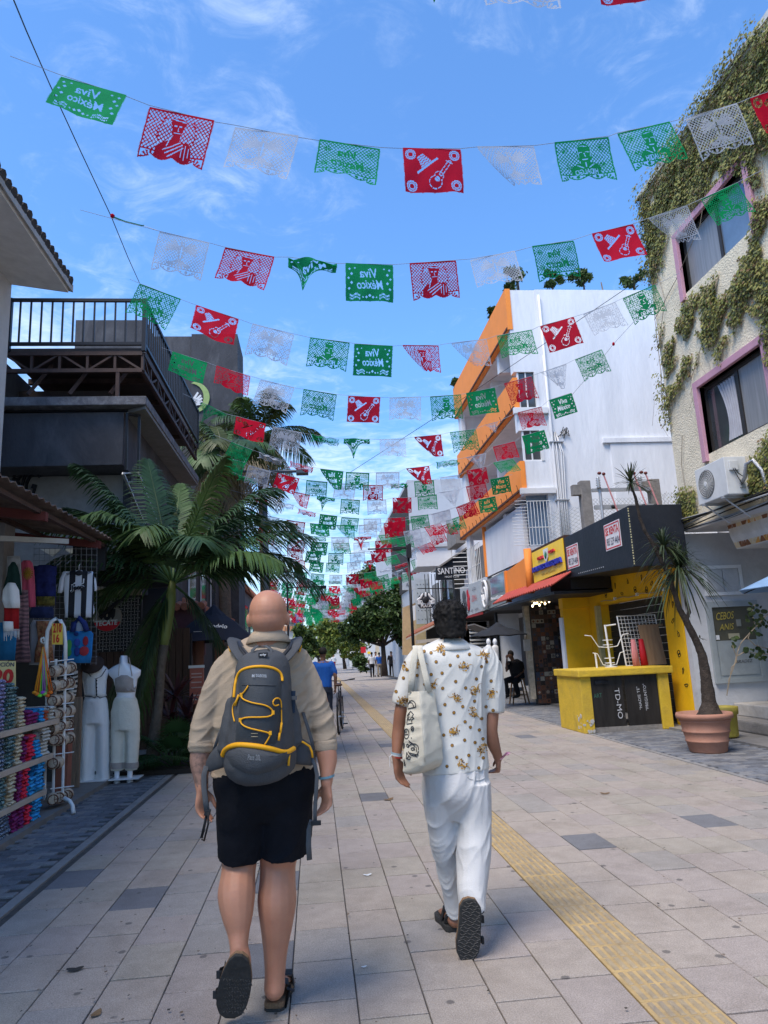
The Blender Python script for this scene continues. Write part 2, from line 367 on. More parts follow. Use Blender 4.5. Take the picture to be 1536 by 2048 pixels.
tag(tf.build('tactile_field',[tac_m,tac_b],TAC),kind='stuff')
dm=[stone_mat('cobble_dark',(.125,.13,.145),.2),stone_mat('cobble_blue',(.16,.17,.19),.2),stone_mat('cobble_grey',(.21,.21,.215),.2)]
dme=[]
for q in dm:
 b=MB(); paver_geo(b,0,0,0,.194,.094,b=.004); me=b.mesh('paver'); me.materials.append(q); dme.append(me)
def side_band(name,x0,x1,y0,y1,label):
 base=tag(MB().add([(x0,y0-8,-.013),(x1,y0-8,-.013),(x1,60,-.013),(x0,60,-.013)],[(0,1,2,3)]).build(name,mortar,loc=(0,0,-.013)),label,kind='structure')
 ps=[]; r=0; y=y0
 while y<y1:
  x=x0+(.05 if r%2 else-.05)+.1
  while x<x1-.04:
   ps.append((x,y)); x+=.2
  y+=.1; r+=1
 v=sorted([p for p in ps if inview(*p)],key=lambda t:-size_on_photo(*t))[:300]; vs=set(v)
 for x,y in v:
  o=bpy.data.objects.new('paver',random.choice(dme)); COL.objects.link(o); o.parent=base; o.location=(x,y,.013+rnd(-.002,.002)); o.rotation_euler=(0,rnd(-.006,.006),rnd(-.01,.01))
 b=MB()
 for x,y in ps:
  if(x,y)not in vs:b.cm=random.randrange(3); paver_geo(b,x,y,rnd(-.002,.002),.194,.094,b=.004)
 b.cm=0
 tag(b.build('paver_field',dm,base),kind='stuff')
side_band('left_paving',-2.80,-2.14,4.2,34,'narrow band of small dark blue grey pavers along the left shops')
side_band('right_paving',4.83,6.25,6.2,26,'band of small dark pavers along the right shopfronts')
conc=mat('concrete_pale',(.25,.24,.23),var=.12,scale=8,bump=.3,dirt=.35,dscale=2)
mb=MB().box(-2.135,-2.055,-4,60,-.05,.001); structure(mb,'left_kerb_strip',conc)
mb=MB().box(4.755,4.825,-4,60,-.05,.001); structure(mb,'right_kerb_strip',conc)
mb=MB().box(-9,-2.81,-4,60,-.05,.05); structure(mb,'left_shop_floor',mat('shop_floor',(.2,.19,.18),bump=.2,dirt=.4))
mb=MB().box(6.26,12,-4,60,-.05,.03); structure(mb,'right_shop_floor',mat('shop_floor',(.2,.19,.18)))
def leaf_litter(p,s,ang,col,label):
 b=MB(); n=7
 for j in range(n):
  t=j/(n-1); wv=math.sin(PI*(t*.92+.04))*.32*s; b.v.append((-s/2+s*t,-wv,.004+.25*s*abs(t-.5)**1.5)); b.v.append((-s/2+s*t,wv,.003+.3*s*abs(t-.5)))
 b.f=[(2*j,2*j+2,2*j+3,2*j+1)for j in range(n-1)]; b.mi=[0]*len(b.f)
 me=b.mesh('dry_leaf'); me.materials.append(mat('leaf_litter_'+col[0],col[1],rough=.7)); o=bpy.data.objects.new('dry_leaf' if col[0]!='foil' else 'foil_scrap',me); COL.objects.link(o); o.location=p; o.rotation_euler=(0,0,ang); tag(o,label,'leaf' if col[0]!='foil' else 'litter')
random.seed(61); b=MB()
for i in range(420):
 x,y=rnd(-2.0,4.7),2.9+9*random.random()**1.3
 if random.random()<.4:x=X0+CW*round((x-X0)/CW)+rnd(-.02,.02)
 if i%3==0:x=rnd(-2.0,-.3)
 s=rnd(.003,.011); a=rnd(0,PI); n=5; b.cm=random.randrange(2)
 b.add([(x+s*rnd(.5,1.3)*math.cos(a+2*PI*k/n),y+s*rnd(.5,1.3)*math.sin(a+2*PI*k/n),.013+rnd(.001,.006))for k in range(n)],[tuple(range(n))])
b.cm=0; tag(b.build('ground_debris',[mat('debris_dark',(.04,.035,.03)),mat('debris_brown',(.13,.09,.06))]),'tiny dark leaf crumbs and grit scattered over the paving','debris',kind='stuff')
brown=('brown',(.16,.10,.05)); dark=('dark',(.03,.028,.025)); foil=('foil',(.55,.57,.58))
leaf_litter(P(777,1600,Z=0),.12,.4,brown,'curled brown dead leaf on the paving between the two walking men')
leaf_litter(P(735,1751,Z=0),.06,.1,foil,'crumpled silver foil scrap on a slab between the two walking men')
leaf_litter(P(150,1941,Z=0),.085,.15,dark,'black dead leaf lying on the paving at bottom left')
leaf_litter(P(1210,1588,Z=0),.10,-.3,brown,'brown leaf curl on the slabs in front of the yellow counter')
leaf_litter(P(192,2030,Z=0),.07,1.2,brown,'shredded brown leaf at the bottom left edge of the paving')
leaf_litter(P(728,1935,Z=0),.03,.3,foil,'tiny white scrap on a slab right of the sandalled feet')
# ------ RIGHT SIDE
stucco=mat('stucco_cream',(.74,.65,.48),rough=.9,var=.1,scale=5,bump=1,bscale=34,dirt=.35,dscale=.9,dcol=(.40,.33,.22))
pinkp=mat('pink_paint',(.50,.27,.34),rough=.75,var=.08,scale=7,bump=.3,bscale=60,dirt=.3,dcol=(.4,.25,.25))
white=mat('white_paint',(.74,.75,.77),rough=.8,var=.06,scale=2,bump=.6,bscale=9,dirt=.45,dscale=1.6,dcol=(.50,.52,.55),stretch=(1,1,.22))
whitec=mat('white_clean',(.70,.70,.70),rough=.6,var=.04)
greyw=mat('wall_grey',(.50,.50,.51),rough=.85,var=.06,bump=.3,bscale=20,dirt=.2)
orange=mat('orange_paint',(.90,.28,.05),rough=.7,var=.05,scale=2,bump=.2,bscale=15,dirt=.15,dscale=.8,dcol=(.55,.2,.07))
rustd=mat('rust_steel',(.10,.035,.02),rough=.7)
yellow=mat('yellow_paint',(.82,.46,.01),rough=.65,var=.07,scale=3,bump=.3,bscale=22,dirt=.4,dscale=1.8,dcol=(.42,.25,.04))
yellow2=mat('yellow_dull',(.60,.40,.035),rough=.7,var=.12,scale=4,bump=.35,bscale=30,dirt=.55,dscale=2.5,dcol=(.30,.21,.06))
black=mat('black_paint',(.012,.013,.016),rough=.55,var=.3,scale=3,spec=.4)
blacks=mat('black_board',(.014,.017,.024),rough=.5,var=.25,scale=2,bump=.2,bscale=12,dirt=.3,dcol=(.04,.045,.05))
dmetal=mat('dark_frame',(.03,.027,.025),rough=.5)
curtain=mat('curtain',(.22,.22,.22),rough=.35,var=.25,scale=2.2,stretch=(1,9,.4),spec=.8)
gl=glass('glass_dark',(.05,.055,.06)); glb=glass('glass_blue',(.13,.19,.27))
galv=mat('galvanised',(.45,.46,.47),rough=.45,metal=.5); steel_w=mat('white_steel',(.72,.72,.70),rough=.45)
concr=mat('concrete_weathered',(.24,.22,.20),var=.2,scale=9,bump=.6,bscale=40,dirt=.5,dcol=(.1,.1,.09))
cable=mat('cable_black',(.015,.015,.015),rough=.6); cable_g=mat('conduit_grey',(.35,.35,.34),rough=.6)
# --- ivy-covered cream building
ivb=thing('ivy_building','tall cream stucco building at the right with ivy, pink framed windows and a flat roof','building',(6.7,12.1,0))
def wall_x(mb,x0,x1,y0,y1,z0,z1,holes):
 "wall with thickness along x, holes = [(ya, yb, za, zb)] sorted by z, not overlapping in z"
 z=z0
 for ya,yb,za,zb in sorted(holes,key=lambda h:h[2]):
  if za>z:mb.box(x0,x1,y0,y1,z,za)
  mb.box(x0,x1,y0,ya,za,zb); mb.box(x0,x1,yb,y1,za,zb); z=zb
 mb.box(x0,x1,y0,y1,z,z1)
m=MB(); wall_x(m,6.7,6.95,-3,12.1,3.5,10.2,[(9.2,10.98,4.6,5.78),(8.98,10.98,7.55,8.62)])
m.build('wall',stucco,ivb)
m=MB().box(6.95,14,11.9,12.099,3.5,10.2); m.box(6.95,14,-3,11.9,9.9,10.199); m.build('side_wall',stucco,ivb)
MB().box(6.705,14,-3,12.05,3.44,3.498).build('soffit',greyw,ivb)
MB().box(6.66,6.95,-3,12.16,10.2,10.3).build('parapet',mat('parapet_white',(.6,.6,.58),dirt=.5),ivb)
for i,(y0,y1,z0,z1)in enumerate(((9.2,10.98,4.6,5.78),(8.98,10.98,7.55,8.62))):
 f=MB(); t=.12
 f.box(6.64,6.90,y1,y1+t,z0-.12,z1+t); f.box(6.64,6.90,y0-t,y1,z1,z1+t); f.box(6.64,6.90,y0-t,y0,z0-.12,z1)
 wf=f.build('window_frame',pinkp,ivb,bevel=.006)
 f=MB(); w=.05
 f.box(6.78,6.83,y0,y1,z0,z0+w); f.box(6.78,6.83,y0,y1,z1-w*1.5,z1); f.box(6.775,6.835,y0,y0+w,z0+w,z1-w*1.5); f.box(6.775,6.835,y1-w,y1,z0+w,z1-w*1.5)
 mid=y0+(y1-y0)*.47; f.box(6.77,6.84,mid-.035,mid+.035,z0+w,z1-w*1.5); f.build('window_sash',dmetal,wf)
 MB().box(6.80,6.81,mid+.035,y1-w,z0+w,z1-w*1.5).build('window_pane',curtain if i else gl,wf)
 MB().box(6.795,6.805,y0+w,mid-.035,z0+w,z1-w*1.5).build('window_pane',glb if i else curtain,wf)
 if i==0:
  c=MB(); c.grid(lambda u,v:(6.74+.02*math.sin(u*40)*(1-v*.6)+.05,mid+.08+u*.5*(1-.35*math.sin(v*2.5)),z1-.12-v*(z1-z0-.2)),40,8); c.build('curtain',mat('curtain_cloth',(.35,.35,.38)),wf,smooth=True)
m=MB(); m.box(6.62,14,12.2,12.35,.0,3.44); m.build('ground_wall',greyw,ivb)
dm_=mat('door_grey',(.30,.33,.34),rough=.5,var=.08,dirt=.2)
dr=thing('shop_door','grey metal shop door with a dirty graffiti covered glass upper half','door',(7.45,12.19,.75))
m=MB(); m.box(6.97,7.93,12.14,12.197,2.09,2.19); m.box(6.97,7.06,12.14,12.197,.77,2.09); m.box(7.84,7.93,12.14,12.197,.77,2.09); m.box(7.06,7.84,12.14,12.197,.77,.84); m.build('frame',dm_,dr)
MB().box(7.06,7.84,12.16,12.19,.84,1.5).build('door_panel',dm_,dr); MB().box(7.10,7.80,12.15,12.165,.90,1.44).build('panel_moulding',dm_,dr)
MB().box(7.06,7.84,12.17,12.19,1.5,2.09).build('door_glass',glass('glass_dirty',(.085,.08,.055),.25),dr)
gy=mat('graffiti_yellow',(.42,.33,.06),rough=.6); gk=mat('marker_dark',(.05,.05,.06)); gw=mat('chalk_white',(.5,.5,.52))
text('CEBOS',(7.12,12.158,1.86),(7.45,12.158,1.88),(0,0,1),'graffiti',gy,dr,h=.13,shear=.25,depth=.003)
text('ANIS',(7.16,12.158,1.68),(7.42,12.158,1.69),(0,0,1),'graffiti',gy,dr,h=.11,shear=.3,depth=.003)
text('BRADEZ',(7.38,12.145,1.10),(7.68,12.145,1.11),(0,0,1),'graffiti',gk,dr,h=.05,shear=.3,depth=.003)
MB().box(7.32,7.52,12.155,12.168,1.53,1.62).build('notice',mat('paper_cream',(.42,.38,.26)),dr); MB().box(7.50,7.58,12.155,12.168,1.74,1.86).build('sticker',mat('paper_grey',(.25,.25,.22)),dr); MB().box(7.08,7.14,12.155,12.168,1.52,1.6).build('sticker',whitec,dr)
hb=thing('meter_hatch','small white two door wall hatch above the graffiti door','hatch',(7.4,12.2,2.3))
m=MB(); m.box(7.0,7.74,12.16,12.197,2.78,2.84); m.box(7.0,7.74,12.16,12.197,2.3,2.36); m.box(7.0,7.06,12.16,12.197,2.36,2.78); m.box(7.68,7.74,12.16,12.197,2.36,2.78); m.build('frame',whitec,hb)
for a in(7.065,7.375):
 d=MB().box(a,a+.295,12.17,12.19,2.365,2.775); d.box(a+.03,a+.265,12.16,12.172,2.40,2.74); d.build('hatch_door',greyw,hb)
MB().box(7.35,7.39,12.13,12.16,2.52,2.56).build('latch',galv,hb)
for z in(2.45,2.68):MB().box(7.66,7.685,12.13,12.16,z,z+.06).build('hinge',whitec,hb)
mos=[mat('mosaic_red',(.35,.03,.02),rough=.4),mat('mosaic_orange',(.55,.26,.06),rough=.4),mat('mosaic_cream',(.6,.48,.3),rough=.4),mat('mosaic_brown',(.22,.09,.04),rough=.4)]
cn=thing('mosaic_canopy','curved canopy edge clad in broken brown tile at the right edge','canopy',(7.5,9.5,2.6))
pf=[(7.75,3.44),(6.98,3.44),(7.02,3.2),(7.1,3.0),(7.75,3.0)]
MB().prism([(x,8.0,z)for x,z in pf],(0,3.2,0)).build('body',mat('canopy_plaster',(.55,.54,.52),bump=.3),cn)
random.seed(3)
def mosaic(parent,name,org,ux,uz,W,Hh,cell,nrm,ms):
 "irregular broken tiles in their own grout joints; one mesh"
 mb=MB(); org,ux,uz,nrm=map(Vector,(org,ux,uz,nrm)); nx,nz=max(1,int(W/cell)),max(1,int(Hh/cell)); g={}
 for i in range(nx+1):
  for j in range(nz+1):
   g[i,j]=(min(W,max(0,(i+(rnd(-.3,.3)if 0<i<nx else 0))*W/nx)),min(Hh,max(0,(j+(rnd(-.3,.3)if 0<j<nz else 0))*Hh/nz)))
 for i in range(nx):
  for j in range(nz):
   q=[g[i,j],g[i+1,j],g[i+1,j+1],g[i,j+1]]; polys=[q]if random.random()<.45 else[[q[0],q[1],q[2]],[q[0],q[2],q[3]]]
   for p in polys:
    cx=sum(a for a,b in p)/len(p); cz=sum(b for a,b in p)/len(p); mb.cm=random.choices(range(len(ms)),(3,3,4,2)[:len(ms)])[0]
    top=[org+ux*(cx+(a-cx)*.86)+uz*(cz+(b-cz)*.86)+nrm*.006 for a,b in p]; bot=[t-nrm*.008 for t in top]; n=len(p)
    mb.add(top+bot,[tuple(range(n))]+[(k,k+n,(k+1)%n+n,(k+1)%n)for k in range(n)])
 mb.cm=0; o=mb.build(name,ms,parent); return tag(o,kind='stuff')
mosaic(cn,'mosaic_tiles',(6.985,8.0,3.41),(0,1,0),(.26,0,-1),3.2,.4,.13,(-1,0,-.26),[mos[3],mos[1],mos[2],mos[3]])
mosaic(cn,'mosaic_tiles',(7.02,7.998,3.0),(1,0,0),(0,0,1),.7,.42,.13,(0,-1,0),[mos[3],mos[1],mos[2],mos[3]])
stp=thing('entrance_steps','two stone entrance steps with a red and orange mosaic riser at the right edge','steps',(7.5,11,0))
m=MB(); m.box(6.9,12,10.35,12.19,.031,.22); m.build('lower_step',concr,stp,bevel=.03)
m=MB(); m.box(7.25,12,10.9,12.19,.221,.43); m.build('upper_step',mat('step_pale',(.45,.42,.38),bump=.3,dirt=.4),stp,bevel=.02)
mosaic(stp,'mosaic_riser',(7.3,10.895,.235),(1,0,0),(0,0,1),4.0,.16,.1,(0,-1,0),mos)
ac=thing('air_conditioner','white outdoor air conditioner unit bracketed on the ivy covered wall','air conditioner',(6.45,10.4,3.66))
acw=mat('ac_white',(.60,.60,.58),rough=.45,var=.05,dirt=.25)
MB().box(6.3,6.66,9.95,10.8,3.68,4.27).build('casing',acw,ac,bevel=.012)
g=MB(); g.lathe((0,0,0),[(.215,0),(.235,.012),(.25,0)],32)
def to_x(mb,c):
 mb.v=[(c[0]-v[2],c[1]+v[0],c[2]+v[1])for v in mb.v]; return mb
fc=(6.299,10.5,3.97)
b=MB().lathe((0,0,-.03),[(.001,0),(.225,0),(.23,.031)],32); to_x(b,fc).build('fan_recess',mat('ac_dark',(.05,.05,.05)),ac)
b=MB()
for r in(.04,.075,.11,.145,.18,.215):
 b.tube([(r*math.cos(2*PI*k/28),r*math.sin(2*PI*k/28),.012)for k in range(29)],.0035,4)
for k in range(24):
 a=2*PI*k/24; b.tube([(.03*math.cos(a),.03*math.sin(a),.012),(.22*math.cos(a+.25),.22*math.sin(a+.25),.008)],.003,4)
b.cyl((0,0,0),(0,0,.02),.035); to_x(b,fc).build('fan_grille',acw,ac)
b=MB()
for k in range(3):
 a=2*PI*k/3; b.add([(.03*math.cos(a),.03*math.sin(a),-.02),(.2*math.cos(a+.3),.2*math.sin(a+.3),-.025),(.2*math.cos(a+1.1),.2*math.sin(a+1.1),-.005),(.03*math.cos(a+1.4),.03*math.sin(a+1.4),-.01)],[(0,1,2,3)])
to_x(b,fc).build('fan_blade',mat('fan_grey',(.2,.2,.2)),ac)
MB().box(6.36,6.5,9.915,9.95,4.05,4.2).build('terminal_cover',acw,ac,bevel=.008); MB().box(6.5,6.58,9.92,9.95,3.78,3.9).build('valve_plate',galv,ac)
b=MB(); 
for y in(10.1,10.65):b.box(6.28,6.7,y-.02,y+.02,3.645,3.68); b.tube([(6.32,y,3.65),(6.7,y,3.35)],.014)
b.build('bracket',galv,ac)
b=MB(); b.tube([(6.52,9.93,3.84),(6.5,9.8,3.9),(6.5,9.72,4.08),(6.55,9.62,4.12),(6.62,9.55,3.95),(6.66,9.53,3.6)],.03,8); b.build('hose',mat('foil_hose',(.5,.5,.5),rough=.35,metal=.7,bump=.8,bscale=60),ac,smooth=True)
b=MB(); b.tube([(6.44,9.92,4.08),(6.45,9.86,3.98),(6.52,9.86,3.93),(6.55,9.92,3.86)],.008); b.tube([(6.41,9.92,4.08),(6.42,9.83,3.9),(6.5,9.88,3.82)],.007); b.build('lead',cable,ac)
cb_=thing('cable_bundle','tangled grey and black service cables clipped along the soffit edge of the ivy building','cables',(6.65,9,3.4))
random.seed(5)
for k in range(7):
 pts=[(6.66-.02*k+rnd(-.01,.01),12.1-i*1.5,3.46+.03*k-.05*math.sin(i*1.3+k)+rnd(-.03,.03))for i in range(11)]
 b=MB(); b.tube(pts,rnd(.008,.02),6); b.build('cable',cable_g if k%2 else cable,cb_,smooth=True)
# --- kiosk, sign box, counter
kb=thing('yellow_kiosk','closed bright yellow snack stand with painted food doodles and a black shutter','kiosk',(6.6,14.6,0))
m=MB(); wall_x(m,6.6,6.85,12.37,16.8,0,3.35,[(13.0,16.0,0,2.42)]); m.build('wall',yellow,kb)
MB().box(5.95,6.595,16.7,16.9,0,2.41).build('side_wall',yellow,kb); MB().box(5.93,6.595,16.62,16.9,2.415,3.0).build('side_lintel',yellow,kb,bevel=.01)
MB().box(5.90,5.945,16.7,16.9,0,2.2).build('post',white,kb)
MB().box(6.5,6.597,15.98,16.12,0,2.41).build('door_jamb',mat('jamb_cream',(.55,.45,.2),dirt=.4),kb)
sh=mat('shutter_black',(.02,.02,.019),rough=.6,var=.3,dirt=.3,dcol=(.06,.055,.045))
for i in range(16):MB().box(6.80,6.83,13.0,16.0,i*.151,i*.151+.145).build('shutter_slat',sh,kb)
doodle=mat('doodle_black',(.03,.02,.01))
random.seed(11)
def P6(y,z):return(6.597,y,z)
spots=[(15.6,2.62),(15.05,2.78),(14.75,2.58),(14.4,2.8),(14.1,2.6),(13.75,2.82),(13.35,2.66),(13.0,2.85),(12.7,2.6),(12.62,2.2),(12.7,1.9),(12.55,1.65),(12.62,1.3),(12.55,1.0),(12.5,.75),(15.3,2.75),(13.6,2.55)]
for i,(y,z)in enumerate(spots):
 k=i%4; b=MB(); a=rnd(-.5,.5); R2=lambda p:(y+p[0]*math.cos(a)-p[1]*math.sin(a),z+p[0]*math.sin(a)+p[1]*math.cos(a))
 if k==0:L=[[(.05*math.cos(t*.3),.03+.035*math.sin(t*.3))for t in range(0,22)],[(-.05,.01),(.05,.01)],[(-.05,-.01),(.05,-.01)],[(.05*math.cos(t*.3),-.02-.03*math.sin(t*.3))for t in range(0,11)]]
 elif k==1:L=[[(-.025,.03),(0,-.06),(.025,.03),(-.025,.03)],[(-.025,.035),(0,.06),(.025,.035)]]
 elif k==2:L=[[(-.06,.02),(-.03,-.02),(.04,-.03),(.06,0),(.03,.01),(-.03,.03),(-.06,.02)]]
 else:L=[[(-.02,.03),(-.03,-.04),(.03,-.04),(.02,.03),(-.02,.03)],[(0,.03),(.02,.07)]]
 for l in L:b.tube([P6(*R2(p))for p in l],.008,4)
 b.build('painted_doodle',doodle,kb)
b=MB(); b.tube([(6.58,15.9-i*.3,2.5+.02*math.sin(i*2)-.015*abs(math.sin(i)))for i in range(12)],.006); b.build('wire',cable_g,kb)
for y in(15.1,14.0,12.9):MB().box(6.56,6.6,y-.03,y+.03,2.47,2.53).build('socket',whitec,kb)
MB().box(6.86,11,12.4,16.8,3.2,3.35).build('roof',concr,kb)
sb=thing('sign_box','long blank black fascia box with rusty studs above the yellow kiosk','sign box',(5.9,13.4,2.9))
m=MB(); m.add([(5.6,11.85,2.84),(6.58,11.85,2.84),(6.58,15.2,3.0),(5.6,15.2,3.0),(5.6,11.85,3.93),(6.58,11.85,3.93),(6.58,15.2,3.9),(5.6,15.2,3.9)],[(0,3,2,1),(4,5,6,7),(0,1,5,4),(1,2,6,5),(2,3,7,6),(3,0,4,7)]); m.build('box',blacks,sb,bevel=.01)
b=MB()
for i in range(22):b.box(5.585,5.6,11.86,11.875,2.88+i*.047,2.88+i*.047+(.02 if i%2 else .03))
b.build('corner_rivets',mat('rivet_pale',(.5,.45,.25)),sb)
b=MB()
for i in range(14):b.box(5.588,5.6,13.2+i*.1,13.22+i*.1,2.99+i*.002,3.01+i*.002)
b.build('studs',galv,sb)
redp=mat('sign_red',(.55,.02,.03),rough=.5); ink=mat('ink',(.04,.04,.08))
for(y0,y1,z0,z1,lab)in((12.28,12.98,3.27,3.77,'red and white SE RENTA rental poster nearest on the black fascia box'),(14.42,15.1,3.17,3.67,'red and white SE RENTA rental poster farthest along the black fascia box')):
 rs=thing('rental_poster',lab,'poster',(5.59,y1,z0),'rental posters')
 MB().box(5.588,5.597,y0,y1,z0,z1).build('paper',mat('poster_white',(.72,.70,.70),rough=.5),rs)
 t=.02; b=MB(); zi=(z0+z1)/2+.03
 for a in((y0+t,y1-t,z1-2*t,z1-t),(y0+t,y1-t,z0+t,z0+2*t),(y0+t,y0+2*t,z0+2*t,z1-2*t),(y1-2*t,y1-t,z0+2*t,z1-2*t)):b.box(5.584,5.5875,a[0],a[1],a[2],a[3])
 b.build('border',redp,rs)
 text('SE RENTA',(5.5875,y1-.06,zi),(5.5875,y0+.06,zi),(0,0,1),'lettering',redp,rs,bold=.03,h=.15,depth=.0034)
 text('983 529 4404',(5.5875,y1-.06,z0+.09),(5.5875,y0+.06,z0+.07),(0,0,1),'handwriting',ink,rs,h=.14,shear=.15,depth=.0034)
ct=thing('yellow_counter','peeling dull yellow concrete street counter with black board doors','counter',(5.45,13.2,0))
MB().box(4.70,4.90,12.66,13.9,0,.97).build('side_panel',yellow2,ct,bevel=.012); MB().box(6.16,6.36,12.66,13.9,0,.97).build('side_panel',yellow2,ct,bevel=.012)
MB().box(4.66,6.44,12.6,13.95,.972,1.10).build('counter_top',yellow2,ct,bevel=.02)
MB().box(4.902,6.158,12.7,13.8,0,.09).build('plinth',concr,ct)
bdoor=mat('door_black',(.022,.019,.017),rough=.45,var=.4,scale=3,stretch=(4,4,.5),dirt=.3,dcol=(.05,.045,.04))
MB().box(4.905,5.50,12.71,12.74,.092,.968).build('board_door',bdoor,ct); MB().box(5.55,6.155,12.70,12.73,.092,.968).build('board_door',bdoor,ct)
text('TD-MO',(5.34,12.706,.75),(5.36,12.706,.22),(1,0,.05),'chalk_writing',gw,ct,h=.09,depth=.003)
text('"PREGUNTO"',(5.94,12.697,.34),(5.93,12.697,.80),(-1,0,.05),'chalk_writing',gw,ct,h=.055,depth=.003)
text('"NADIE TE"',(5.82,12.697,.36),(5.80,12.697,.76),(-1,0,.05),'chalk_writing',gw,ct,h=.05,depth=.003)
text('ART',(4.95,12.706,.60),(5.10,12.706,.61),(0,0,1),'chalk_writing',mat('chalk_green',(.05,.14,.10)),ct,h=.07,depth=.003)
b=MB().loft([(4.98,12.70,.86),(5.1,12.695,.87),(5.24,12.70,.86)],[(.02,.04),(.02,.05),(.02,.035)],10,ref=(0,1,0)); b.build('rubber_grip',black,ct)
b=MB()
random.seed(2)
pl=mat('bare_plaster',(.45,.43,.40),bump=.4)
for i in range(16):
 x=rnd(4.71,4.88)if i%2 else 4.699; y=12.655 if i%2 else rnd(12.68,12.95); z=rnd(.03,.3); r=rnd(.012,.045); n=9
 c=[(r*rnd(.6,1.1)*math.cos(2*PI*k/n),r*rnd(.6,1.3)*math.sin(2*PI*k/n))for k in range(n)]
 b.prism([((x+a,y,z+q)if i%2 else(x,y+a,z+q))for a,q in c],(0,-.004,0)if i%2 else(-.004,0,0))
b.build('chipped_patches',pl,ct,fixn=True)
rk=thing('wire_stand','white wire display stand with curled arms standing on the yellow counter','stand',(5.62,13.4,1.1))
b=MB(); b.cyl((5.62,13.4,1.1),(5.58,13.4,1.9),.02,n=8); b.tube([(5.58,13.4,1.88),(5.80,13.4,1.9)],.014); b.build('post',steel_w,rk)
for z,L in((1.62,.42),(1.28,.3)):
 b=MB()
 for s in(-1,1):b.tube([(5.6,13.4,z-.15),(5.6+s*L*.45,13.4,z-.13),(5.6+s*L*.75,13.4,z+.08),(5.6+s*L*1.05,13.4,z+.1)],.009)
 for q in(0,.3):b.tube([(5.6+.09*math.cos(t*.5),13.4+.09*math.sin(t*.5),z-.1+q*.3)for t in range(14)],.007)
 b.build('arm',steel_w,rk)
MB().cyl((5.36,13.45,1.1),(5.35,13.45,1.38),.018,n=8).build('stub',steel_w,rk); MB().cyl((5.62,13.4,1.1),(5.62,13.4,1.115),.12,n=16).build('base',steel_w,rk)
gd=thing('wire_grid','white framed wire grid panel leaning behind the yellow counter top','grid panel',(6.2,13.7,1.1))
def gp(u,v):return(5.96+u*.78+.03*(1-v),13.55+.12*v,1.102+v*.96)
b=MB(); b.tube([gp(0,0),gp(0,1),gp(1,1),gp(1,0),gp(0,0)],.016); b.build('frame',steel_w,gd)
b=MB()
for i in range(1,11):b.tube([gp(i/11,0),gp(i/11,1)],.0045,4)
for i in range(1,13):b.tube([gp(0,i/13),gp(1,i/13)],.0045,4)
b.build('wires',steel_w,gd)
wood=mat('plywood',(.30,.19,.11),rough=.7,var=.2,scale=3,stretch=(6,6,.6))
single(MB().obox((6.46,13.35,1.49),(.21,.02,0),(0,.012,0),(-.03,.03,.38)),'plywood_board',wood,'brown plywood board leaning on the yellow counter beside the wire grid','board')
single(MB().obox((6.62,13.52,1.85),(.2,0,.01),(0,.02,0),(0,0,.02)),'wooden_batten',wood,'short wooden batten lying across the top of the leaning plywood','batten')
def chairback(x,c,lab):
 b=MB(); b.loft([(x,13.3,1.103),(x,13.32,1.35),(x,13.34,1.6)],[(.075,.05),(.065,.05),(.045,.03)],10,roundend=False); return single(b,'folded_parasol',c,lab,'parasol',smooth=True)
chairback(6.08,mat('faded_pink',(.55,.2,.2),rough=.8,stretch=(8,8,.6),var=.3,bump=.6,bscale=14),'faded pink folded cloth parasol standing on the yellow counter')
chairback(6.24,mat('deep_red',(.45,.01,.02),rough=.6),'deep red folded cloth standing upright on the yellow counter')
# --- electrical frame with insulators and chain link fence
ef=thing('transformer_frame','weathered concrete post frame carrying insulators behind the black sign box','utility frame',(7.6,16.5,3.35))
for x in(6.72,8.5):MB().box(x-.13,x+.13,16.4,16.62,3.36,5.5).build('concrete_post',concr,ef,bevel=.02)
MB().box(6.4,6.60,16.42,16.6,5.15,5.4).build('corbel',concr,ef); MB().box(8.0,8.36,16.42,16.6,5.25,5.45).build('corbel',concr,ef)
MB().box(6.86,8.36,16.35,16.43,5.2,5.28).build('crossbar',galv,ef); MB().box(6.86,8.36,16.3,16.38,4.75,4.85).build('crossbar',galv,ef)
pinkr=mat('insulator_pink',(.5,.22,.22)); brn=mat('insulator_brown',(.14,.03,.025),rough=.3)
for x in(6.98,7.75,8.5-.45):
 b=MB(); b.lathe((x,16.25,5.25),[(.02,0),(.06,.02),(.03,.05),(.06,.08),(.03,.11),(.06,.14),(.03,.17),(.06,.2),(.03,.23),(.05,.26),(.02,.3)],12); b.build('insulator',galv,ef,smooth=True)
 b=MB(); b.ell((x+.03,16.2,5.62),(.05,.05,.04)); b.ell((x+.14,16.2,5.6),(.045,.045,.04)); b.build('fuse_cap',brn,ef,smooth=True)
 b=MB(); b.tube([(x+.14,16.2,5.56),(x+.3,16.1,4.8),(x+.42,16.1,4.35)],.02); b.build('fuse_rod',pinkr,ef)
 b=MB(); b.ell((x+.3,16.2,4.78),(.06,.06,.05)); b.build('bushing',black,ef,smooth=True)
b=MB(); b.cyl((7.02,16.3,3.4),(7.02,16.3,5.3),.04,n=8); b.build('pipe',galv,ef)
cf=thing('chain_link_fence','rusted chain link fence panels on the kiosk roof edge','fence',(7.4,16.0,3.35))
b=MB()
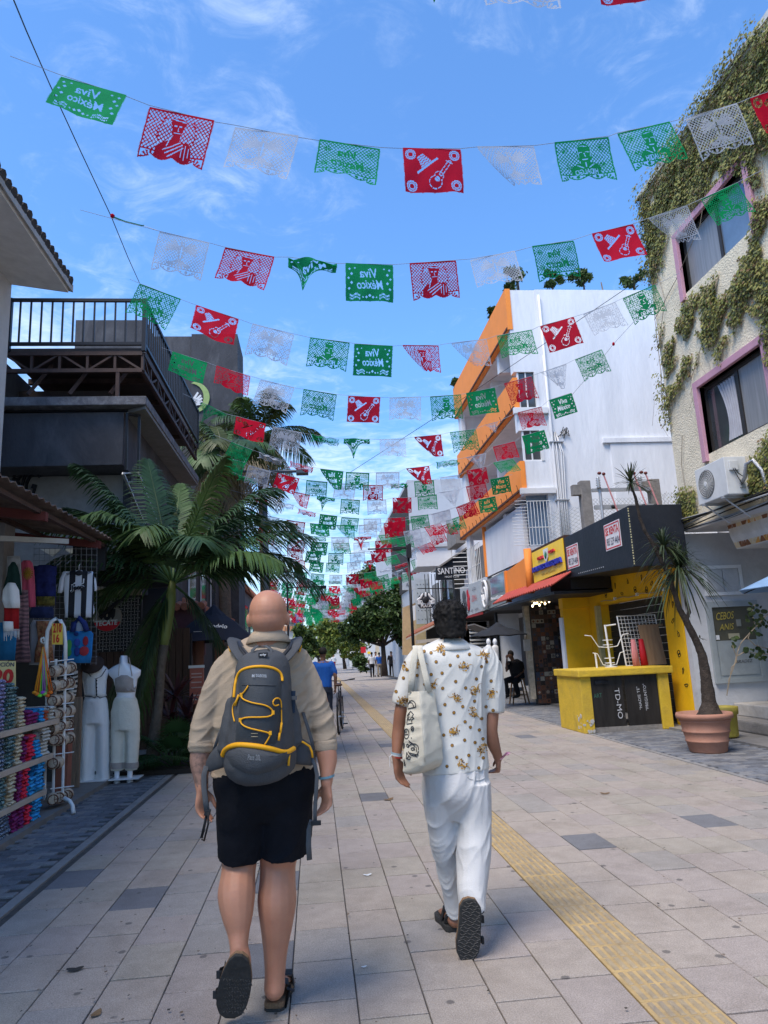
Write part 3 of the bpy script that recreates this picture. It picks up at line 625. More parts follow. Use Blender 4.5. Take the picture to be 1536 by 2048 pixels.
def links(x0,x1,z0,z1,y0,y1,st=.1):
 n=int((x1-x0)/st); h=z1-z0
 def pt(x,z):return(x,y0+(y1-y0)*(x-x0)/(x1-x0),z)
 k=-int(h/st)-1
 while k*st<(x1-x0):
  for sg in(1,-1):
   xa=x0+k*st if sg>0 else x1-k*st; pts=[]
   ta,tb=0,h
   if sg>0:ta=max(0,x0-xa); tb=min(h,x1-xa)
   else:ta=max(0,xa-x1); tb=min(h,xa-x0)
   if tb>ta+.02:b.tube([pt(xa+sg*ta,z0+ta),pt(xa+sg*tb,z0+tb)],.0035,3)
  k+=1
links(6.0,6.62,3.4,4.9,17.4,16.6); links(6.9,8.4,3.36,5.1,16.7,16.7); links(8.65,9.6,3.36,5.2,16.7,16.7)
b.build('mesh',mat('wire_rust',(.30,.33,.30)),cf)
# --- orange and white building
ob=thing('orange_building','four storey white and orange apartment building with sloping looking balcony bands','building',(5.6,17.85,0))
Yc=17.85
m=MB(); m.box(6.42,10.8,Yc,Yc+.3,0,11.4); m.box(8.1,10.8,Yc-.05,Yc-.001,4.2,6.85); m.build('cross_wall',white,ob)
MB().box(7.9,10.8,Yc-.09,Yc-.002,6.86,7.0).build('string_course',white,ob,bevel=.01)
m=MB(); m.box(5.62,6.418,Yc+.02,Yc+.3,8.95,11.39); m.box(5.62,6.418,Yc+.02,Yc+.3,7.27,7.9); m.box(5.62,6.418,Yc+.02,Yc+.3,5.5,6.42); m.box(5.62,6.418,Yc+.02,Yc+.3,3.2,4.12)
m.box(6.26,6.418,Yc+.02,Yc+.3,4.121,5.499); m.box(6.26,6.418,Yc+.02,Yc+.3,6.421,7.269); m.box(6.2,6.418,Yc+.02,Yc+.3,7.901,8.949)
m.build('end_wall',white,ob)
MB().box(5.5,6.45,Yc-.1,Yc+.019,5.5,5.66).build('ledge',whitec,ob,bevel=.01); MB().box(5.5,6.45,Yc-.1,Yc+.019,7.72,7.89).build('ledge',whitec,ob,bevel=.01)
for z0,z1 in((6.42,7.27),(7.9,8.95)):
 f=MB(); f.box(5.70,5.75,Yc+.05,Yc+.12,z0,z1); f.box(6.18,6.26,Yc+.0,Yc+.12,z0,z1); f.box(5.75,6.18,Yc+.05,Yc+.12,z0,z0+.04); f.box(5.93,5.96,Yc+.05,Yc+.12,z0+.04,z1); o_=f.build('window_frame',whitec,ob)
 MB().box(5.75,6.18,Yc+.09,Yc+.1,z0+.04,z1).build('window_pane',gl,o_)
o_=MB().box(5.7,6.26,Yc+.15,Yc+.17,4.12,5.5).build('window_pane',glb,ob); 
for i in range(8):x=5.64+i*.088; MB().tube([(x,Yc-.08,4.12),(x,Yc-.08,5.3)],.010,5).build('bar',steel_w,o_)
for z in(4.13,4.6,5.3):MB().tube([(5.62,Yc-.08,z),(6.28,Yc-.08,z)],.012,5).build('bar',steel_w,o_)
for z0,z1,y1 in((10.2,11.42,25.5),(7.9,8.78,25.6),(5.6,6.42,26.0)):
 MB().box(5.56,5.70,Yc-.0,y1,z0,z1).build('balcony_band',orange,ob)
 MB().box(5.71,8.2,Yc+.31,y1,z0-.02,z0+.14).build('floor_slab',white,ob)
 MB().box(5.53,5.558,Yc+.05,y1,z0+.02,z0+.075).build('steel_angle',rustd,ob)
 b=MB(); y=Yc+.3
 while y<y1:b.tube([(5.545,y,z0+.0),(5.52,y,z0+.2),(5.50,y,z0+.22)],.008,4); y+=.55
 if z0<8:b.build('spikes',cable,ob)
MB().box(7.2,7.4,Yc+.31,26,2.6,11.3).build('back_wall',white,ob)
for z0,z1 in((8.78,10.2),(6.42,7.9)):
 MB().box(6.0,7.19,21.6,21.75,z0-.7,z1-.02).build('partition',white,ob)
 MB().box(5.72,7.19,25.2,25.35,z0-.7,z1-.02).build('partition',white,ob)
 w_=MB(); w_.box(7.15,7.19,18.5,20.6,z0-.6,z1-.35); w_.build('window_pane',gl,ob)
 f=MB(); f.box(7.10,7.16,18.45,18.52,z0-.6,z1-.3); f.box(7.10,7.16,19.5,19.57,z0-.6,z1-.3); f.box(7.10,7.16,20.58,20.65,z0-.6,z1-.3); f.build('window_frame',whitec,ob)
MB().box(5.66,5.8,24.9,25.4,3.2,11).build('corner_post',white,ob)
b=MB().obox((6.4,19.6,9.9),(.7,0,0),(0,.12,0),(0,0,.3)); b.obox((6.4,22.6,9.9),(.7,0,0),(0,.12,0),(0,0,.3)); b.build('beams',white,ob)
MB().box(5.78,5.9,18.75,23.1,3.9,5.40).build('infill_wall',white,ob); MB().box(5.72,5.84,23.11,23.22,3.9,5.58).build('orange_trim',orange,ob); MB().box(5.80,5.95,23.23,26,2.8,3.95).build('infill_wall',white,ob)
b=MB().obox((6.3,20.6,5.35),(.5,0,0),(0,.15,0),(0,0,.15)); b.build('beam',white,ob)
for i in range(9):y=23.35+i*.24; MB().tube([(5.62,y,3.75),(5.62,y,5.1)],.013,4).build('bar',steel_w,ob)
for z in(3.75,4.4,5.1):MB().tube([(5.62,23.3,z),(5.62,25.4,z)],.013,4).build('bar',steel_w,ob)
for i in range(9):z=3.75+i*.16; MB().tube([(5.1,25.4,z),(5.62,25.4,z)],.012,4).build('bar',steel_w,ob)
MB().box(5.9,5.93,23.5,25.2,3.9,5.1).build('window_pane',gl,ob)
for i in range(14):z=4.15+i*.09; MB().tube([(5.22+(i>8)*.1,Yc-.08+.05,z),(5.62,Yc-.08,z)],.008,4).build('bar',steel_w,ob)
for i,(x,r,z1)in enumerate(((6.50,.032,11.2),(6.60,.02,6.9),(6.66,.02,6.9),(6.56,.018,9.4),(6.72,.018,7.0))):
 b=MB(); pts=[(x,Yc-.05,3.3),(x,Yc-.05,5.5),(x+(.05 if i in(2,4)else 0),Yc-.05,6.6),(x-.03*i,Yc-.05,7.2 if i else 8),(x-.03*i,Yc-.05,z1)]
 b.tube(pts,r,8); b.build('pipe',whitec,ob,smooth=True)
for z in(5.3,6.9):MB().box(6.42,6.8,Yc-.09,Yc-.001,z,z+.03).build('pipe_clip',galv,ob)
b=MB(); random.seed(9)
for k in range(5):b.tube([(6.75+rnd(-.1,.1),Yc-.03,7.1+rnd(-.1,.1)),(6.9+rnd(-.1,.1),Yc-.08,7.25+rnd(-.1,.1)),(7.0+rnd(-.1,.1),Yc-.05,7.15+rnd(-.1,.1))],.012,4)
b.build('wire_knot',cable,ob)
MB().cyl((6.1,18.3,11.4),(6.1,18.3,12.1),.05,n=8).build('vent_pipe',whitec,ob); MB().cyl((8.7,18.4,11.4),(8.65,18.4,11.95),.035,.02,n=6).build('vent_pipe',concr,ob)
# --- shopfront fascias
def panel(name,y0,y1,z00,z01,z10,z11,m,parent,x=5.6,t=.08):
 "fascia on the plane X=x from y0 (near) to y1 (far)"
 b=MB(); b.prism([(x,y0,z00),(x,y1,z10),(x,y1,z11),(x,y0,z01)],(t,0,0)); return b.build(name,m,parent,fixn=True)
mz_=thing('tequila_sign','bright yellow lit shop sign lettered MEZCAL & TEQUILA with an agave badge','sign',(5.6,16.4,3.0))
panel('back_frame',15.22,17.66,3.12,3.97,3.06,3.97,mat('frame_brown',(.06,.03,.02)),mz_,5.605,.2)
panel('face',15.28,17.58,3.19,3.91,3.13,3.90,mat('sign_yellow',(.92,.60,.03),rough=.4,var=.05),mz_,5.585,.02)  # brightness is in the face colour alone, the sign emits nothing
blue=mat('sign_blue',(.02,.03,.35),rough=.5)
def tx(s,ya,yb,z,h,m,parent,x=5.58,**k):return text(s,(x,ya,z),(x,yb,z),(0,0,1),'lettering',m,parent,h=h,**k)
tx('DON MEZCAL&TEQUILA',17.5,15.38,3.36,.15,blue,mz_,depth=.05,bold=.035,x=5.58)
tx('100% ARTESANAL',16.9,15.9,3.24,.05,mat('ink_brown',(.2,.1,.02)),mz_,depth=.003)
tx('CASA',17.1,16.62,3.64,.08,redp,mz_,depth=.03,bold=.03); tx('ROJA',16.22,15.8,3.68,.08,redp,mz_,depth=.03,bold=.03)
b=MB().prism([(5.575,16.6,3.84),(5.575,16.25,3.84),(5.575,16.3,3.62),(5.575,16.42,3.52),(5.575,16.55,3.62)],(-.02,0,0)); b.build('agave_badge',whitec,mz_,fixn=True)
b=MB()
for k in range(7):a=(k-3)*.3; b.prism([(5.552,16.42-.02,3.6),(5.552,16.42+.02,3.6),(5.552,16.42+math.sin(a)*.15,3.6+math.cos(a)*.18)],(-.006,0,0))
b.build('agave_leaves',mat('agave_green',(.03,.2,.1)),mz_,fixn=True)
aw=thing('red_awning','corrugated red metal awning under the yellow tequila sign','awning',(5.4,17,2.7))
b=MB(); n=84; A=[]
for i in range(n+1):
 y=14.95+(20.3-14.95)*i/n; wv=.028*math.sin(i*2*PI/3.0); A.append(((5.60+wv*.3,y,3.10+wv),(5.16+wv*.3,y,2.84+wv-.03*(i/n))))
b.add([p for q in A for p in q],[(2*i,2*i+1,2*i+3,2*i+2)for i in range(n)])
red_aw=mat('awning_red',(.42,.07,.045),rough=.6,var=.15,dirt=.3); o_=b.build('corrugated_sheet',red_aw,aw); mod_apply(o_,[('SOLIDIFY',dict(thickness=.02))])
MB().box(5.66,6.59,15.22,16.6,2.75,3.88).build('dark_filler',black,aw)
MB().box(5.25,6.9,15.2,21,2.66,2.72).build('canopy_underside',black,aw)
op=thing('orange_fascia','plain orange painted fascia panel beside the yellow sign','fascia',(5.6,19,3.0))
panel('panel',17.95,20.15,2.98,3.9,2.9,3.72,orange,op,5.6); b=MB().cyl((5.56,17.85,2.9),(5.56,17.85,4.05),.10,n=14); b.build('downpipe',orange,op,smooth=True); MB().box(5.56,5.7,20.16,20.3,2.85,3.75).build('trim',orange,op)
dsn=thing('emblem_sign','grey shopfront panel with a large white round D emblem and reflective glass','sign',(5.6,21.8,2.9))
panel('panel',20.32,23.3,2.86,3.78,2.8,3.72,mat('panel_grey',(.16,.165,.17),rough=.3,spec=.7),dsn,5.6)
panel('mirror_glass',20.4,22.1,3.2,3.74,3.2,3.7,glb,dsn,5.59,.005)
b=MB()
for rr,dd in((.42,0),(.2,-.02)):
 b.tube([(5.54,22.72+rr*.8*math.cos(2*PI*k/24)*1.0,3.3+rr*math.sin(2*PI*k/24))for k in range(25)],.045,6)
b.tube([(5.54,22.5,3.4),(5.54,22.5,2.95),(5.54,22.8,2.85)],.04,6); b.build('emblem',whitec,dsn,smooth=True)
tx('boutique',22.0,20.7,2.99,.14,whitec,dsn,depth=.04,shear=.25,bold=.02)
bb=thing('couple_billboard','pale grey billboard with a dark and a red figure above the shops','billboard',(5.6,25,2.8))
panel('panel',23.45,26.9,2.8,3.82,2.75,3.9,mat('billboard_grey',(.42,.45,.47),rough=.4),bb,5.6)
b=MB(); b.ell((5.59,26.2,3.5),(.02,.32,.22)); b.ell((5.59,26.1,3.15),(.02,.28,.3)); b.build('printed_figure',mat('print_dark',(.08,.09,.1)),bb,smooth=True)
b=MB(); b.ell((5.585,25.55,3.55),(.02,.16,.16)); b.ell((5.585,25.5,3.2),(.02,.22,.28)); b.ell((5.585,25.35,3.4),(.02,.1,.12)); b.build('printed_figure',redp,bb,smooth=True)
tx('UDM-A',24.9,24.1,3.2,.22,redp,bb,depth=.003); tx('La Cita',24.7,24.15,3.58,.12,ink,bb,depth=.003); tx('TEL. 55 - 201 - 4400',26.2,24.0,2.87,.08,ink,bb,depth=.003)
MB().box(5.55,5.6,23.4,27,2.68,2.76).build('red_edge',mat('edge_red',(.3,.03,.03)),bb)
si=thing('right_shopfront','row of open shopfronts under the signs with pale sliding panels and dark posts','shopfront',(6.2,22,0))
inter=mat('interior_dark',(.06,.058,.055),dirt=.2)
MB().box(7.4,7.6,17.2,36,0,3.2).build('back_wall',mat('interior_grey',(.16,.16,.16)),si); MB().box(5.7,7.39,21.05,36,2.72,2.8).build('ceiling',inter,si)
for y0,y1,x in((20.6,21.5,6.6),(21.7,22.4,6.7)):MB().box(x,x+.05,y0,y1,.35,2.65).build('pale_panel',whitec,si)
MB().box(5.95,6.65,22.9,22.95,.3,2.65).build('pale_panel',whitec,si); MB().box(6.72,7.3,21.4,21.45,.3,2.65).build('pale_panel',whitec,si)
MB().box(6.80,6.9,20.5,20.6,.3,2.7).build('dark_post',black,si); MB().box(6.66,6.715,21.3,21.4,.3,2.65).build('dark_post',black,si); MB().box(5.86,5.94,22.85,22.95,0,2.7).build('dark_post',black,si)
MB().box(6.3,7.4,19.9,22.8,.031,.18).build('step',concr,si); MB().box(6.6,7.4,20.4,22.8,.181,.34).build('step',greyw,si)
MB().box(6.9,6.94,20.95,21.25,1.9,2.0).build('wall_notice',black,si)
MB().box(6.85,7.3,20.2,20.24,.4,2.6).build('display_case',glass('case_glass',(.3,.33,.33)),si)
for z in(.8,1.2,1.6,2.0):MB().box(6.85,7.3,20.1,20.2,z,z+.03).build('shelf',whitec,si)
MB().box(5.72,5.86,19.12,19.3,.18,2.66).build('peeling_post',mat('post_peeling',(.5,.43,.32),var=.3,scale=10,bump=.5,dirt=.6,dcol=(.25,.18,.12)),si)
MB().box(5.62,5.78,19.0,19.12,1.45,1.75).build('meter_box',galv,si)
for i in range(7):MB().obox((5.9,25.5,1.5+i*.13),(.35,0,0),(0,.03,.03),(0,0,.012)).build('louvre',galv,si)
b=MB().obox((5.55,24.2,2.25),(.3,0,-.12),(0,.9,0),(0,0,.02)); b.build('lowered_awning',mat('awning_grey',(.2,.19,.18)),si)
tw=thing('patchwork_wall','shop wall of brown and cream patchwork tiles beside the yellow kiosk','wall',(6.4,19.3,0))
MB().box(5.92,7.39,19.22,19.4,.03,2.66).build('backing',mortar,tw)
tms=[mat('tile_brown',(.10,.06,.045),rough=.35),mat('tile_cream',(.34,.31,.25),rough=.35),mat('tile_dark',(.035,.03,.03),rough=.35),mat('tile_rust',(.17,.07,.04),rough=.35),mat('tile_blue',(.06,.07,.10),rough=.35)]
random.seed(21); b=MB(); s=.118
for i in range(9):
 for j in range(22):
  x=5.93+i*s; z=.05+j*s
  b.cm=random.choices(range(5),(5,3,5,3,2))[0]; b.box(x,x+s-.008,19.21,19.22,z,z+s-.008)
  k=random.random(); cx,cz=x+s/2-.004,z+s/2-.004; old=b.cm; b.cm=random.choice([q for q in range(5)if q!=old])
  if k<.45:
   for(r0,r1)in((.042,.03),(.018,.0005)):
    n=10; b.add([(cx+r0*math.cos(2*PI*t/n),19.207,cz+r0*math.sin(2*PI*t/n))for t in range(n)]+[(cx+r1*math.cos(2*PI*t/n),19.207,cz+r1*math.sin(2*PI*t/n))for t in range(n)],[(t,(t+1)%n,n+(t+1)%n,n+t)for t in range(n)])
  elif k<.7:b.add([(cx-.04,19.207,cz),(cx,19.207,cz-.04),(cx+.04,19.207,cz),(cx,19.207,cz+.04)],[(0,1,2,3)])
b.cm=0; tag(b.build('patchwork_tiles',tms,tw),kind='stuff')
bl=thing('bulb_cluster','cluster of small warm lit bulbs hanging under the shop canopy','lights',(5.5,17.6,2.5))
warm=mat('bulb_warm',(1,.85,.6),emit=(1,.75,.4,5))
for px,py in((1065,1212),(1074,1206),(1083,1203),(1090,1207),(1098,1203),(1079,1210),(1069,1207)):
 p=P(px,py,Y=17.8); MB().ell(p,(.024,.024,.03),8,6).build('bulb',warm,bl,smooth=True); MB().tube([p+Vector((0,0,.04)),(p.x,p.y,2.68)],.006,4).build('flex',cable,bl)
# --- far right buildings
gbw=mat('grey_render',(.44,.46,.48),rough=.9,var=.05,scale=1,dirt=.15)
g1=thing('grey_tall_building','plain pale grey tall building beyond the orange one','building',(5.4,38,0))
MB().box(5.35,12,38,60,0,10.95).build('wall',gbw,g1)
lat=mat('lattice_dark',(.05,.05,.05)); b=MB()
for i in range(26):b.box(5.25,5.34,38.1+i*.35,38.25+i*.35,5,10.6)
b.build('lattice',lat,g1)
g2=thing('white_balcony_building','white building with a flat projecting canopy before the tall grey one','building',(5.6,33,0))
MB().box(6.2,12,30,37.5,0,6.3).build('wall',white,g2)
b=MB(); b.box(4.6,6.19,31.0,33.2,5.25,6.1); b.build('balcony',whitec,g2,bevel=.02); MB().box(4.5,6.19,30.9,33.3,6.11,6.25).build('canopy',greyw,g2)
MB().box(5.8,6.19,28.0,29.9,5.8,6.6).build('roof_block',concr,g2)
for i in range(3):
 o_=MB().box(6.15,6.19,30.5+i*2.2,32+i*2.2,3.6,4.9).build('window',gl,g2)
b=MB()
for i in range(14):b.tube([(4.9+(i%7)*.15,30.9,2.6),(4.9+(i%7)*.15,30.9,4.9)],.015,4)
b.build('grille',cable,g2)
pg=thing('studded_shutter','pale grey studded panel hanging behind the bowling sign','shutter',(4.7,31,2.6))
MB().box(4.45,5.1,31.0,31.06,2.75,4.7).build('panel',mat('panel_pale',(.42,.47,.5)),pg); b=MB()
for i in range(4):
 for j in range(5):b.ell((4.55+i*.15,30.99,2.95+j*.38),(.02,.012,.02),6,4)
b.build('studs',cable,pg)
sn=thing('santino_sign','black club sign lettered SANTINO NIGHT CLUB projecting over the street','sign',(5.2,27.5,4.3))
MB().prism([P(872,1135,Y=27),P(932,1132,Y=27),P(932,1158,Y=27),P(872,1160,Y=27)],(0,.12,0)).build('board',blacks,sn,fixn=True)
text('SANTINO',P(876,1149,Y=26.98),P(930,1146,Y=26.98),(0,0,1),'lettering',whitec,sn,h=.24,bold=.01,depth=.02); text('NIGHT CLUB',P(890,1155.5,Y=26.98),P(918,1154.5,Y=26.98),(0,0,1),'lettering',whitec,sn,h=.07,depth=.01)
ca=thing('club_awning','sloping black awning above the SANTINO sign','awning',(5.3,28,4.6)); q=[P(882,1133,Y=27.3),P(935,1097,Y=27.3),P(945,1097,Y=27.3),P(945,1133,Y=27.3)]
MB().prism(q,(0,2.0,0)).build('canopy',black,ca,fixn=True); MB().prism([P(880,1130,Y=27.2),P(933,1094,Y=27.2),P(933,1098,Y=27.2),P(880,1134,Y=27.2)],(0,2.2,0)).build('edge',concr,ca,fixn=True)
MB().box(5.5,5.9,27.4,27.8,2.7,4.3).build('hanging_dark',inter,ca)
bw=thing('bowling_sign','white and dark cut out sign lettered BOWLING PLAYA with pins and a ball','sign',(4.7,30,3.2))
dk=mat('sign_slate',(.05,.06,.08)); b=MB(); b.prism([P(835+33*(1-math.cos(a))/2*1,1200-14*math.sin(a),Y=29.9)for a in[PI*k/12 for k in range(13)]],(0,.06,0)); b.build('arch',dk,bw,fixn=True)
for k in range(5):
 a=PI*(k+.5)/5; c=P(851.5-14*math.cos(a),1201-11*math.sin(a),Y=29.86); MB().ell(c,(.05,.02,.13),8,6,rot=Matrix.Rotation(-(a-PI/2)*.8,3,'Y')).build('pin',whitec,bw,smooth=True)
MB().ell(P(851,1200,Y=29.8),(.15,.05,.15)).build('ball',black,bw,smooth=True)
text('BOWLING',P(836,1208,Y=29.84),P(869,1207,Y=29.84),(0,0,1),'lettering',whitec,bw,h=.16,bold=.03,depth=.02); text('PLAYA',P(842,1215,Y=29.84),P(863,1214,Y=29.84),(0,0,1),'lettering',whitec,bw,h=.14,bold=.03,depth=.02)
MB().prism([P(835,1209,Y=29.9),P(870,1208,Y=29.9),P(865,1216,Y=29.9),P(841,1217,Y=29.9)],(0,.05,0)).build('plate',dk,bw,fixn=True)
MB().tube([P(835,1177,Y=30),P(905,1177,Y=30)],.02).build('bracket',cable,bw)
at_=thing('letter_board','pale board with the letters AT beyond the bowling sign','sign',(4.9,37.5,4))
MB().prism([P(805,1145,Y=37),P(832,1145,Y=37),P(832,1180,Y=37),P(805,1180,Y=37)],(0,.1,0)).build('board',gbw,at_,fixn=True); text('AT',P(812,1173,Y=36.97),P(822,1173,Y=36.97),(0,0,1),'lettering',ink,at_,h=.2)
oc=thing('ochre_house','small ochre house behind the dark street tree','house',(5.0,44,0)); MB().prism([P(806,1215,Y=37.6),P(832,1205,Y=37.6),P(832,1310,Y=37.6),P(806,1310,Y=37.6)],(0,.3,0)).build('wall',mat('ochre',(.5,.34,.18)),oc,fixn=True)
MB().prism([P(833,1225,Y=35),P(858,1235,Y=35),P(858,1310,Y=35),P(833,1310,Y=35)],(0,.3,0)).build('wall',mat('ochre2',(.42,.33,.18)),oc,fixn=True); MB().prism([P(825,1212,Y=36),P(831,1210,Y=36),P(831,1240,Y=36),P(825,1242,Y=36)],(0,.1,0)).build('downpipe',whitec,oc,fixn=True)
ta=thing('tiled_awning','terracotta tiled awning with pale underside in front of the far shops','awning',(4.6,24,2.2))
terr=mat('terracotta',(.36,.13,.07),rough=.8,var=.25,scale=12,bump=.5,dirt=.4); a0,a1,a2,a3=P(812,1277,Y=26),P(868,1250,Y=26),P(885,1236,Y=30),P(830,1262,Y=30)
b=MB()
for i in range(14):
 t=i/14; t2=(i+.75)/14; p=[a0.lerp(a3,t),a0.lerp(a3,t2),a1.lerp(a2,t2),a1.lerp(a2,t)]; b.prism(p,(0,0,.05))
b.build('roof_tiles',terr,ta,fixn=True); MB().prism([a0,a3,a2,a1],(0,0,-.06)).build('underside',mat('soffit_cream',(.5,.45,.38)),ta,fixn=True)
b=MB(); b.prism([P(835,1287,Y=25.5),P(880,1282,Y=25.5),P(880,1276,Y=25.5),P(835,1280,Y=25.5)],(0,.5,0)); b.build('front_board',mat('soffit_cream',(.5,.45,.38)),ta,fixn=True)
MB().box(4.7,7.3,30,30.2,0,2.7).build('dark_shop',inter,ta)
cu=thing('curved_building','sunlit cream building with a rounded top beyond the grey tower','building',(6,70,0))
b=MB(); b.prism([P(px,py,Y=62)for px,py in((762,1310),(764,1130),(768,1085),(776,1068),(786,1062),(800,1055),(815,1055),(815,1310))],(0,6,0)); b.build('wall',mat('cream_far',(.6,.5,.36)),cu,fixn=True)
# ------ LEFT SIDE
dgrey=mat('render_dark',(.055,.057,.065),rough=.85,var=.2,scale=2,bump=.4,bscale=20,dirt=.45,dscale=1.3,dcol=(.17,.17,.18),stretch=(1,1,.5))
slabm=mat('slab_weathered',(.13,.13,.14),rough=.9,var=.3,scale=8,bump=.5,dirt=.7,dscale=5,dcol=(.34,.34,.35))
steelb=mat('brown_steel',(.055,.03,.024),rough=.6,var=.3,scale=9,dirt=.3)
rail_m=mat('rail_black',(.012,.012,.014),rough=.4)
wallw=mat('left_white',(.50,.50,.50),rough=.85,var=.05,bump=.4,bscale=14,dirt=.2)
roof_t=mat('roof_tile_dark',(.05,.045,.042),rough=.9,var=.4,scale=12,bump=.6)
lb=thing('eave_building','white building at the left edge with a deep tiled eave','building',(-3.75,8.7,0))
MB().box(-9,-3.72,-3,8.7,3.9,6.6).build('wall',wallw,lb)
MB().prism([(-3.74,-2,6.38),(-3.02,-2,6.27),(-3.02,-2,6.38),(-3.74,-2,6.62)],(0,10.7,0)).build('soffit',mat('soffit_white',(.62,.62,.62),rough=.8),lb,fixn=True)
MB().prism([(-3.7,-2,6.63),(-2.98,-2,6.30),(-2.98,-2,6.40),(-9,-2,8.2),(-9,-2,7.6)],(0,10.75,0)).build('roof_deck',mat('plaster_old',(.42,.41,.40),dirt=.5,bump=.6),lb,fixn=True)
random.seed(31); b=MB(); y=-1.9
cyl_t=[]
while y<8.75:
 b=MB(); z0=rnd(-.01,.01); b.loft([(-2.97,y,6.40+z0),(-3.2,y,6.48+z0),(-3.5,y,6.58+z0)],[.065,.06,.055],8,ref=(0,1,0)); b.build('roof_tile',roof_t,lb); y+=.135
ochrec=mat('orange_stone',(.45,.2,.09),rough=.8,var=.2,bump=.3)
MB().box(-6.2,-5.12,9,12,8.9,9.75).build('upper_block',ochrec,lb); MB().box(-6.2,-5.0,8.9,12.1,9.4,9.56).build('upper_cornice',ochrec,lb)
MB().box(-9,-5.3,9,12,3,8.89).build('upper_wall',wallw,lb)
bk=thing('roof_terrace','black railed roof terrace on brown steel trusses over a dark concrete building at the left','terrace',(-4,12.2,5))
MB().box(-5.3,-2.95,12.25,18.1,7.06,7.12).build('deck',mat('deck_dark',(.06,.045,.04),bump=.3),bk)
def bar(p,q,r,nm='baluster',m=rail_m):return MB().obox((Vector(p)+Vector(q))/2,((Vector(q)-Vector(p))/2),*[v*r for v in frame(Vector(q)-Vector(p),Vector((0,0,1))if abs((Vector(q)-Vector(p)).normalized().z)<.9 else Vector((1,0,0)))]).build(nm,m,bk)
for z in(8.03,7.19):bar((-5.3,12.22,z),(-2.9,12.22,z),.027,'handrail' if z>8 else 'bottom_rail'); bar((-2.9,12.25,z),(-2.9,18.14,z),.027,'handrail' if z>8 else 'bottom_rail')
for x in(-5.22,-2.9):bar((x,12.22,7.05),(x,12.22,8.06),.035,'post')
bar((-2.9,18.14,7.0),(-2.9,18.14,8.06),.035,'post')
x=-5.05
while x<-2.98:bar((x,12.22,7.21),(x,12.22,8.01),.014); x+=.182
y=12.42
while y<18.1:bar((-2.9,y,7.21),(-2.9,y,8.01),.014); y+=.182
def truss(p0,p1,z0,z1,n):
 p0,p1=Vector(p0),Vector(p1); U=Vector((0,0,1))
 for z in(z0,z1):bar(p0+U*z,p1+U*z,.035,'truss_chord',steelb)
 for i in range(n+1):q=p0.lerp(p1,i/n); bar(q+U*z0,q+U*z1,.022,'truss_upright',steelb)
 for i in range(n):q,r=p0.lerp(p1,i/n),p0.lerp(p1,(i+1)/n); bar(q+U*(z0 if i%2 else z1),r+U*(z1 if i%2 else z0),.018,'truss_diagonal',steelb)
truss((-5.3,12.27,0),(-2.93,12.27,0),6.70,7.02,5); truss((-2.93,12.3,0),(-2.93,18.1,0),6.70,7.02,10)
for y in(13.4,14.6,15.8,17):bar((-5.3,y,6.95),(-2.95,y,6.95),.05,'joist',steelb)
for x in(-4.9,-4.2,-3.5):bar((x,12.35,6.3),(x+.3,12.6,6.95),.03,'strut',steelb)
bar((-3.35,12.27,6.2),(-3.35,12.27,6.7),.03,'strut',steelb)
MB().box(-9,-2.84,12.2,18.0,6.04,6.2).build('concrete_slab',slabm,bk,bevel=.012)
MB().prism([(-3.3,12.5,6.035),(-2.86,12.25,6.035),(-2.86,18,6.035),(-3.3,18,6.035)],(0,0,-.06)).build('slab_soffit',mat('soffit_dirty',(.20,.20,.19),dirt=.4),bk,fixn=True)
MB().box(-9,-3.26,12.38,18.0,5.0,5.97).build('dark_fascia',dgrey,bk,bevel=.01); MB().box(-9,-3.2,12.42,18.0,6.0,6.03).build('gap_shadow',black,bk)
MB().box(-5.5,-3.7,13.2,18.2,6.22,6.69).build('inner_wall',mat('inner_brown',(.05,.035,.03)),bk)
MB().box(-9,-5.4,12.6,18.2,6.3,7.0).build('parapet',dgrey,bk)
bar((-3.2,12.38,4.9),(-3.2,12.38,5.95),.02,'post'); bar((-3.02,12.5,4.7),(-3.02,12.5,5.95),.02,'post'); bar((-3.2,12.38,5.93),(-3.02,12.5,5.93),.02,'handrail')
for s in(-3.25,-3.0):bar((s,12.4,4.85),(s,15.5,3.7),.02,'ladder_rail',galv)
for i in range(12):t=i/12; bar((-3.25,12.4+3.1*t,4.85-1.15*t),(-3.0,12.4+3.1*t,4.85-1.15*t),.012,'ladder_rung',galv)
MB().box(-3.4,-3.26,13,18.2,2.9,4.99).build('street_wall',dgrey,bk)
bg_=thing('lettered_wall','pale wall with big dark letters BIG behind the palm fronds','wall',(-4.5,13,3.4))
MB().box(-9,-3.41,13.05,13.2,2.9,4.99).build('wall',mat('pale_shade',(.30,.29,.27),dirt=.3),bg_)
text('BIG',P(17,990,Y=13.0),P(66,1000,Y=13.0),(0,0,1),'lettering',black,bg_,h=.55,depth=.05,bold=.01)
b1=thing('dark_parapet','low dark grey rooftop parapet seen through the terrace railing','parapet',(-5.5,20,7)); MB().box(-6.7,-4.7,20,24,7,11.53).build('wall',dgrey,b1)
b2=thing('black_block','tall black rendered building with a painted green crescent','building',(-4,26,0))
MB().box(-4.4,-2.66,26,28.2,0,13.95).build('wall',dgrey,b2); MB().box(-6.2,-4.41,26.1,28.2,0,13.9).build('wall',dgrey,b2)
gc=mat('crescent_green',(.32,.42,.16)); c0=P(386,795,Y=25.98); b=MB(); pts=[]
for k in range(15):a=-1.5+3.0*k/14; pts.append((c0.x+.62*math.cos(a),25.97,c0.z+.62*math.sin(a)))
for k in range(15):a=1.5-3.0*k/14; pts.append((c0.x-.1+.50*math.cos(a),25.97,c0.z+.56*math.sin(a)))
b.prism(pts,(0,-.02,0)); b.build('crescent',gc,b2,fixn=True)
b=MB(); c1=P(390,800,Y=25.96)
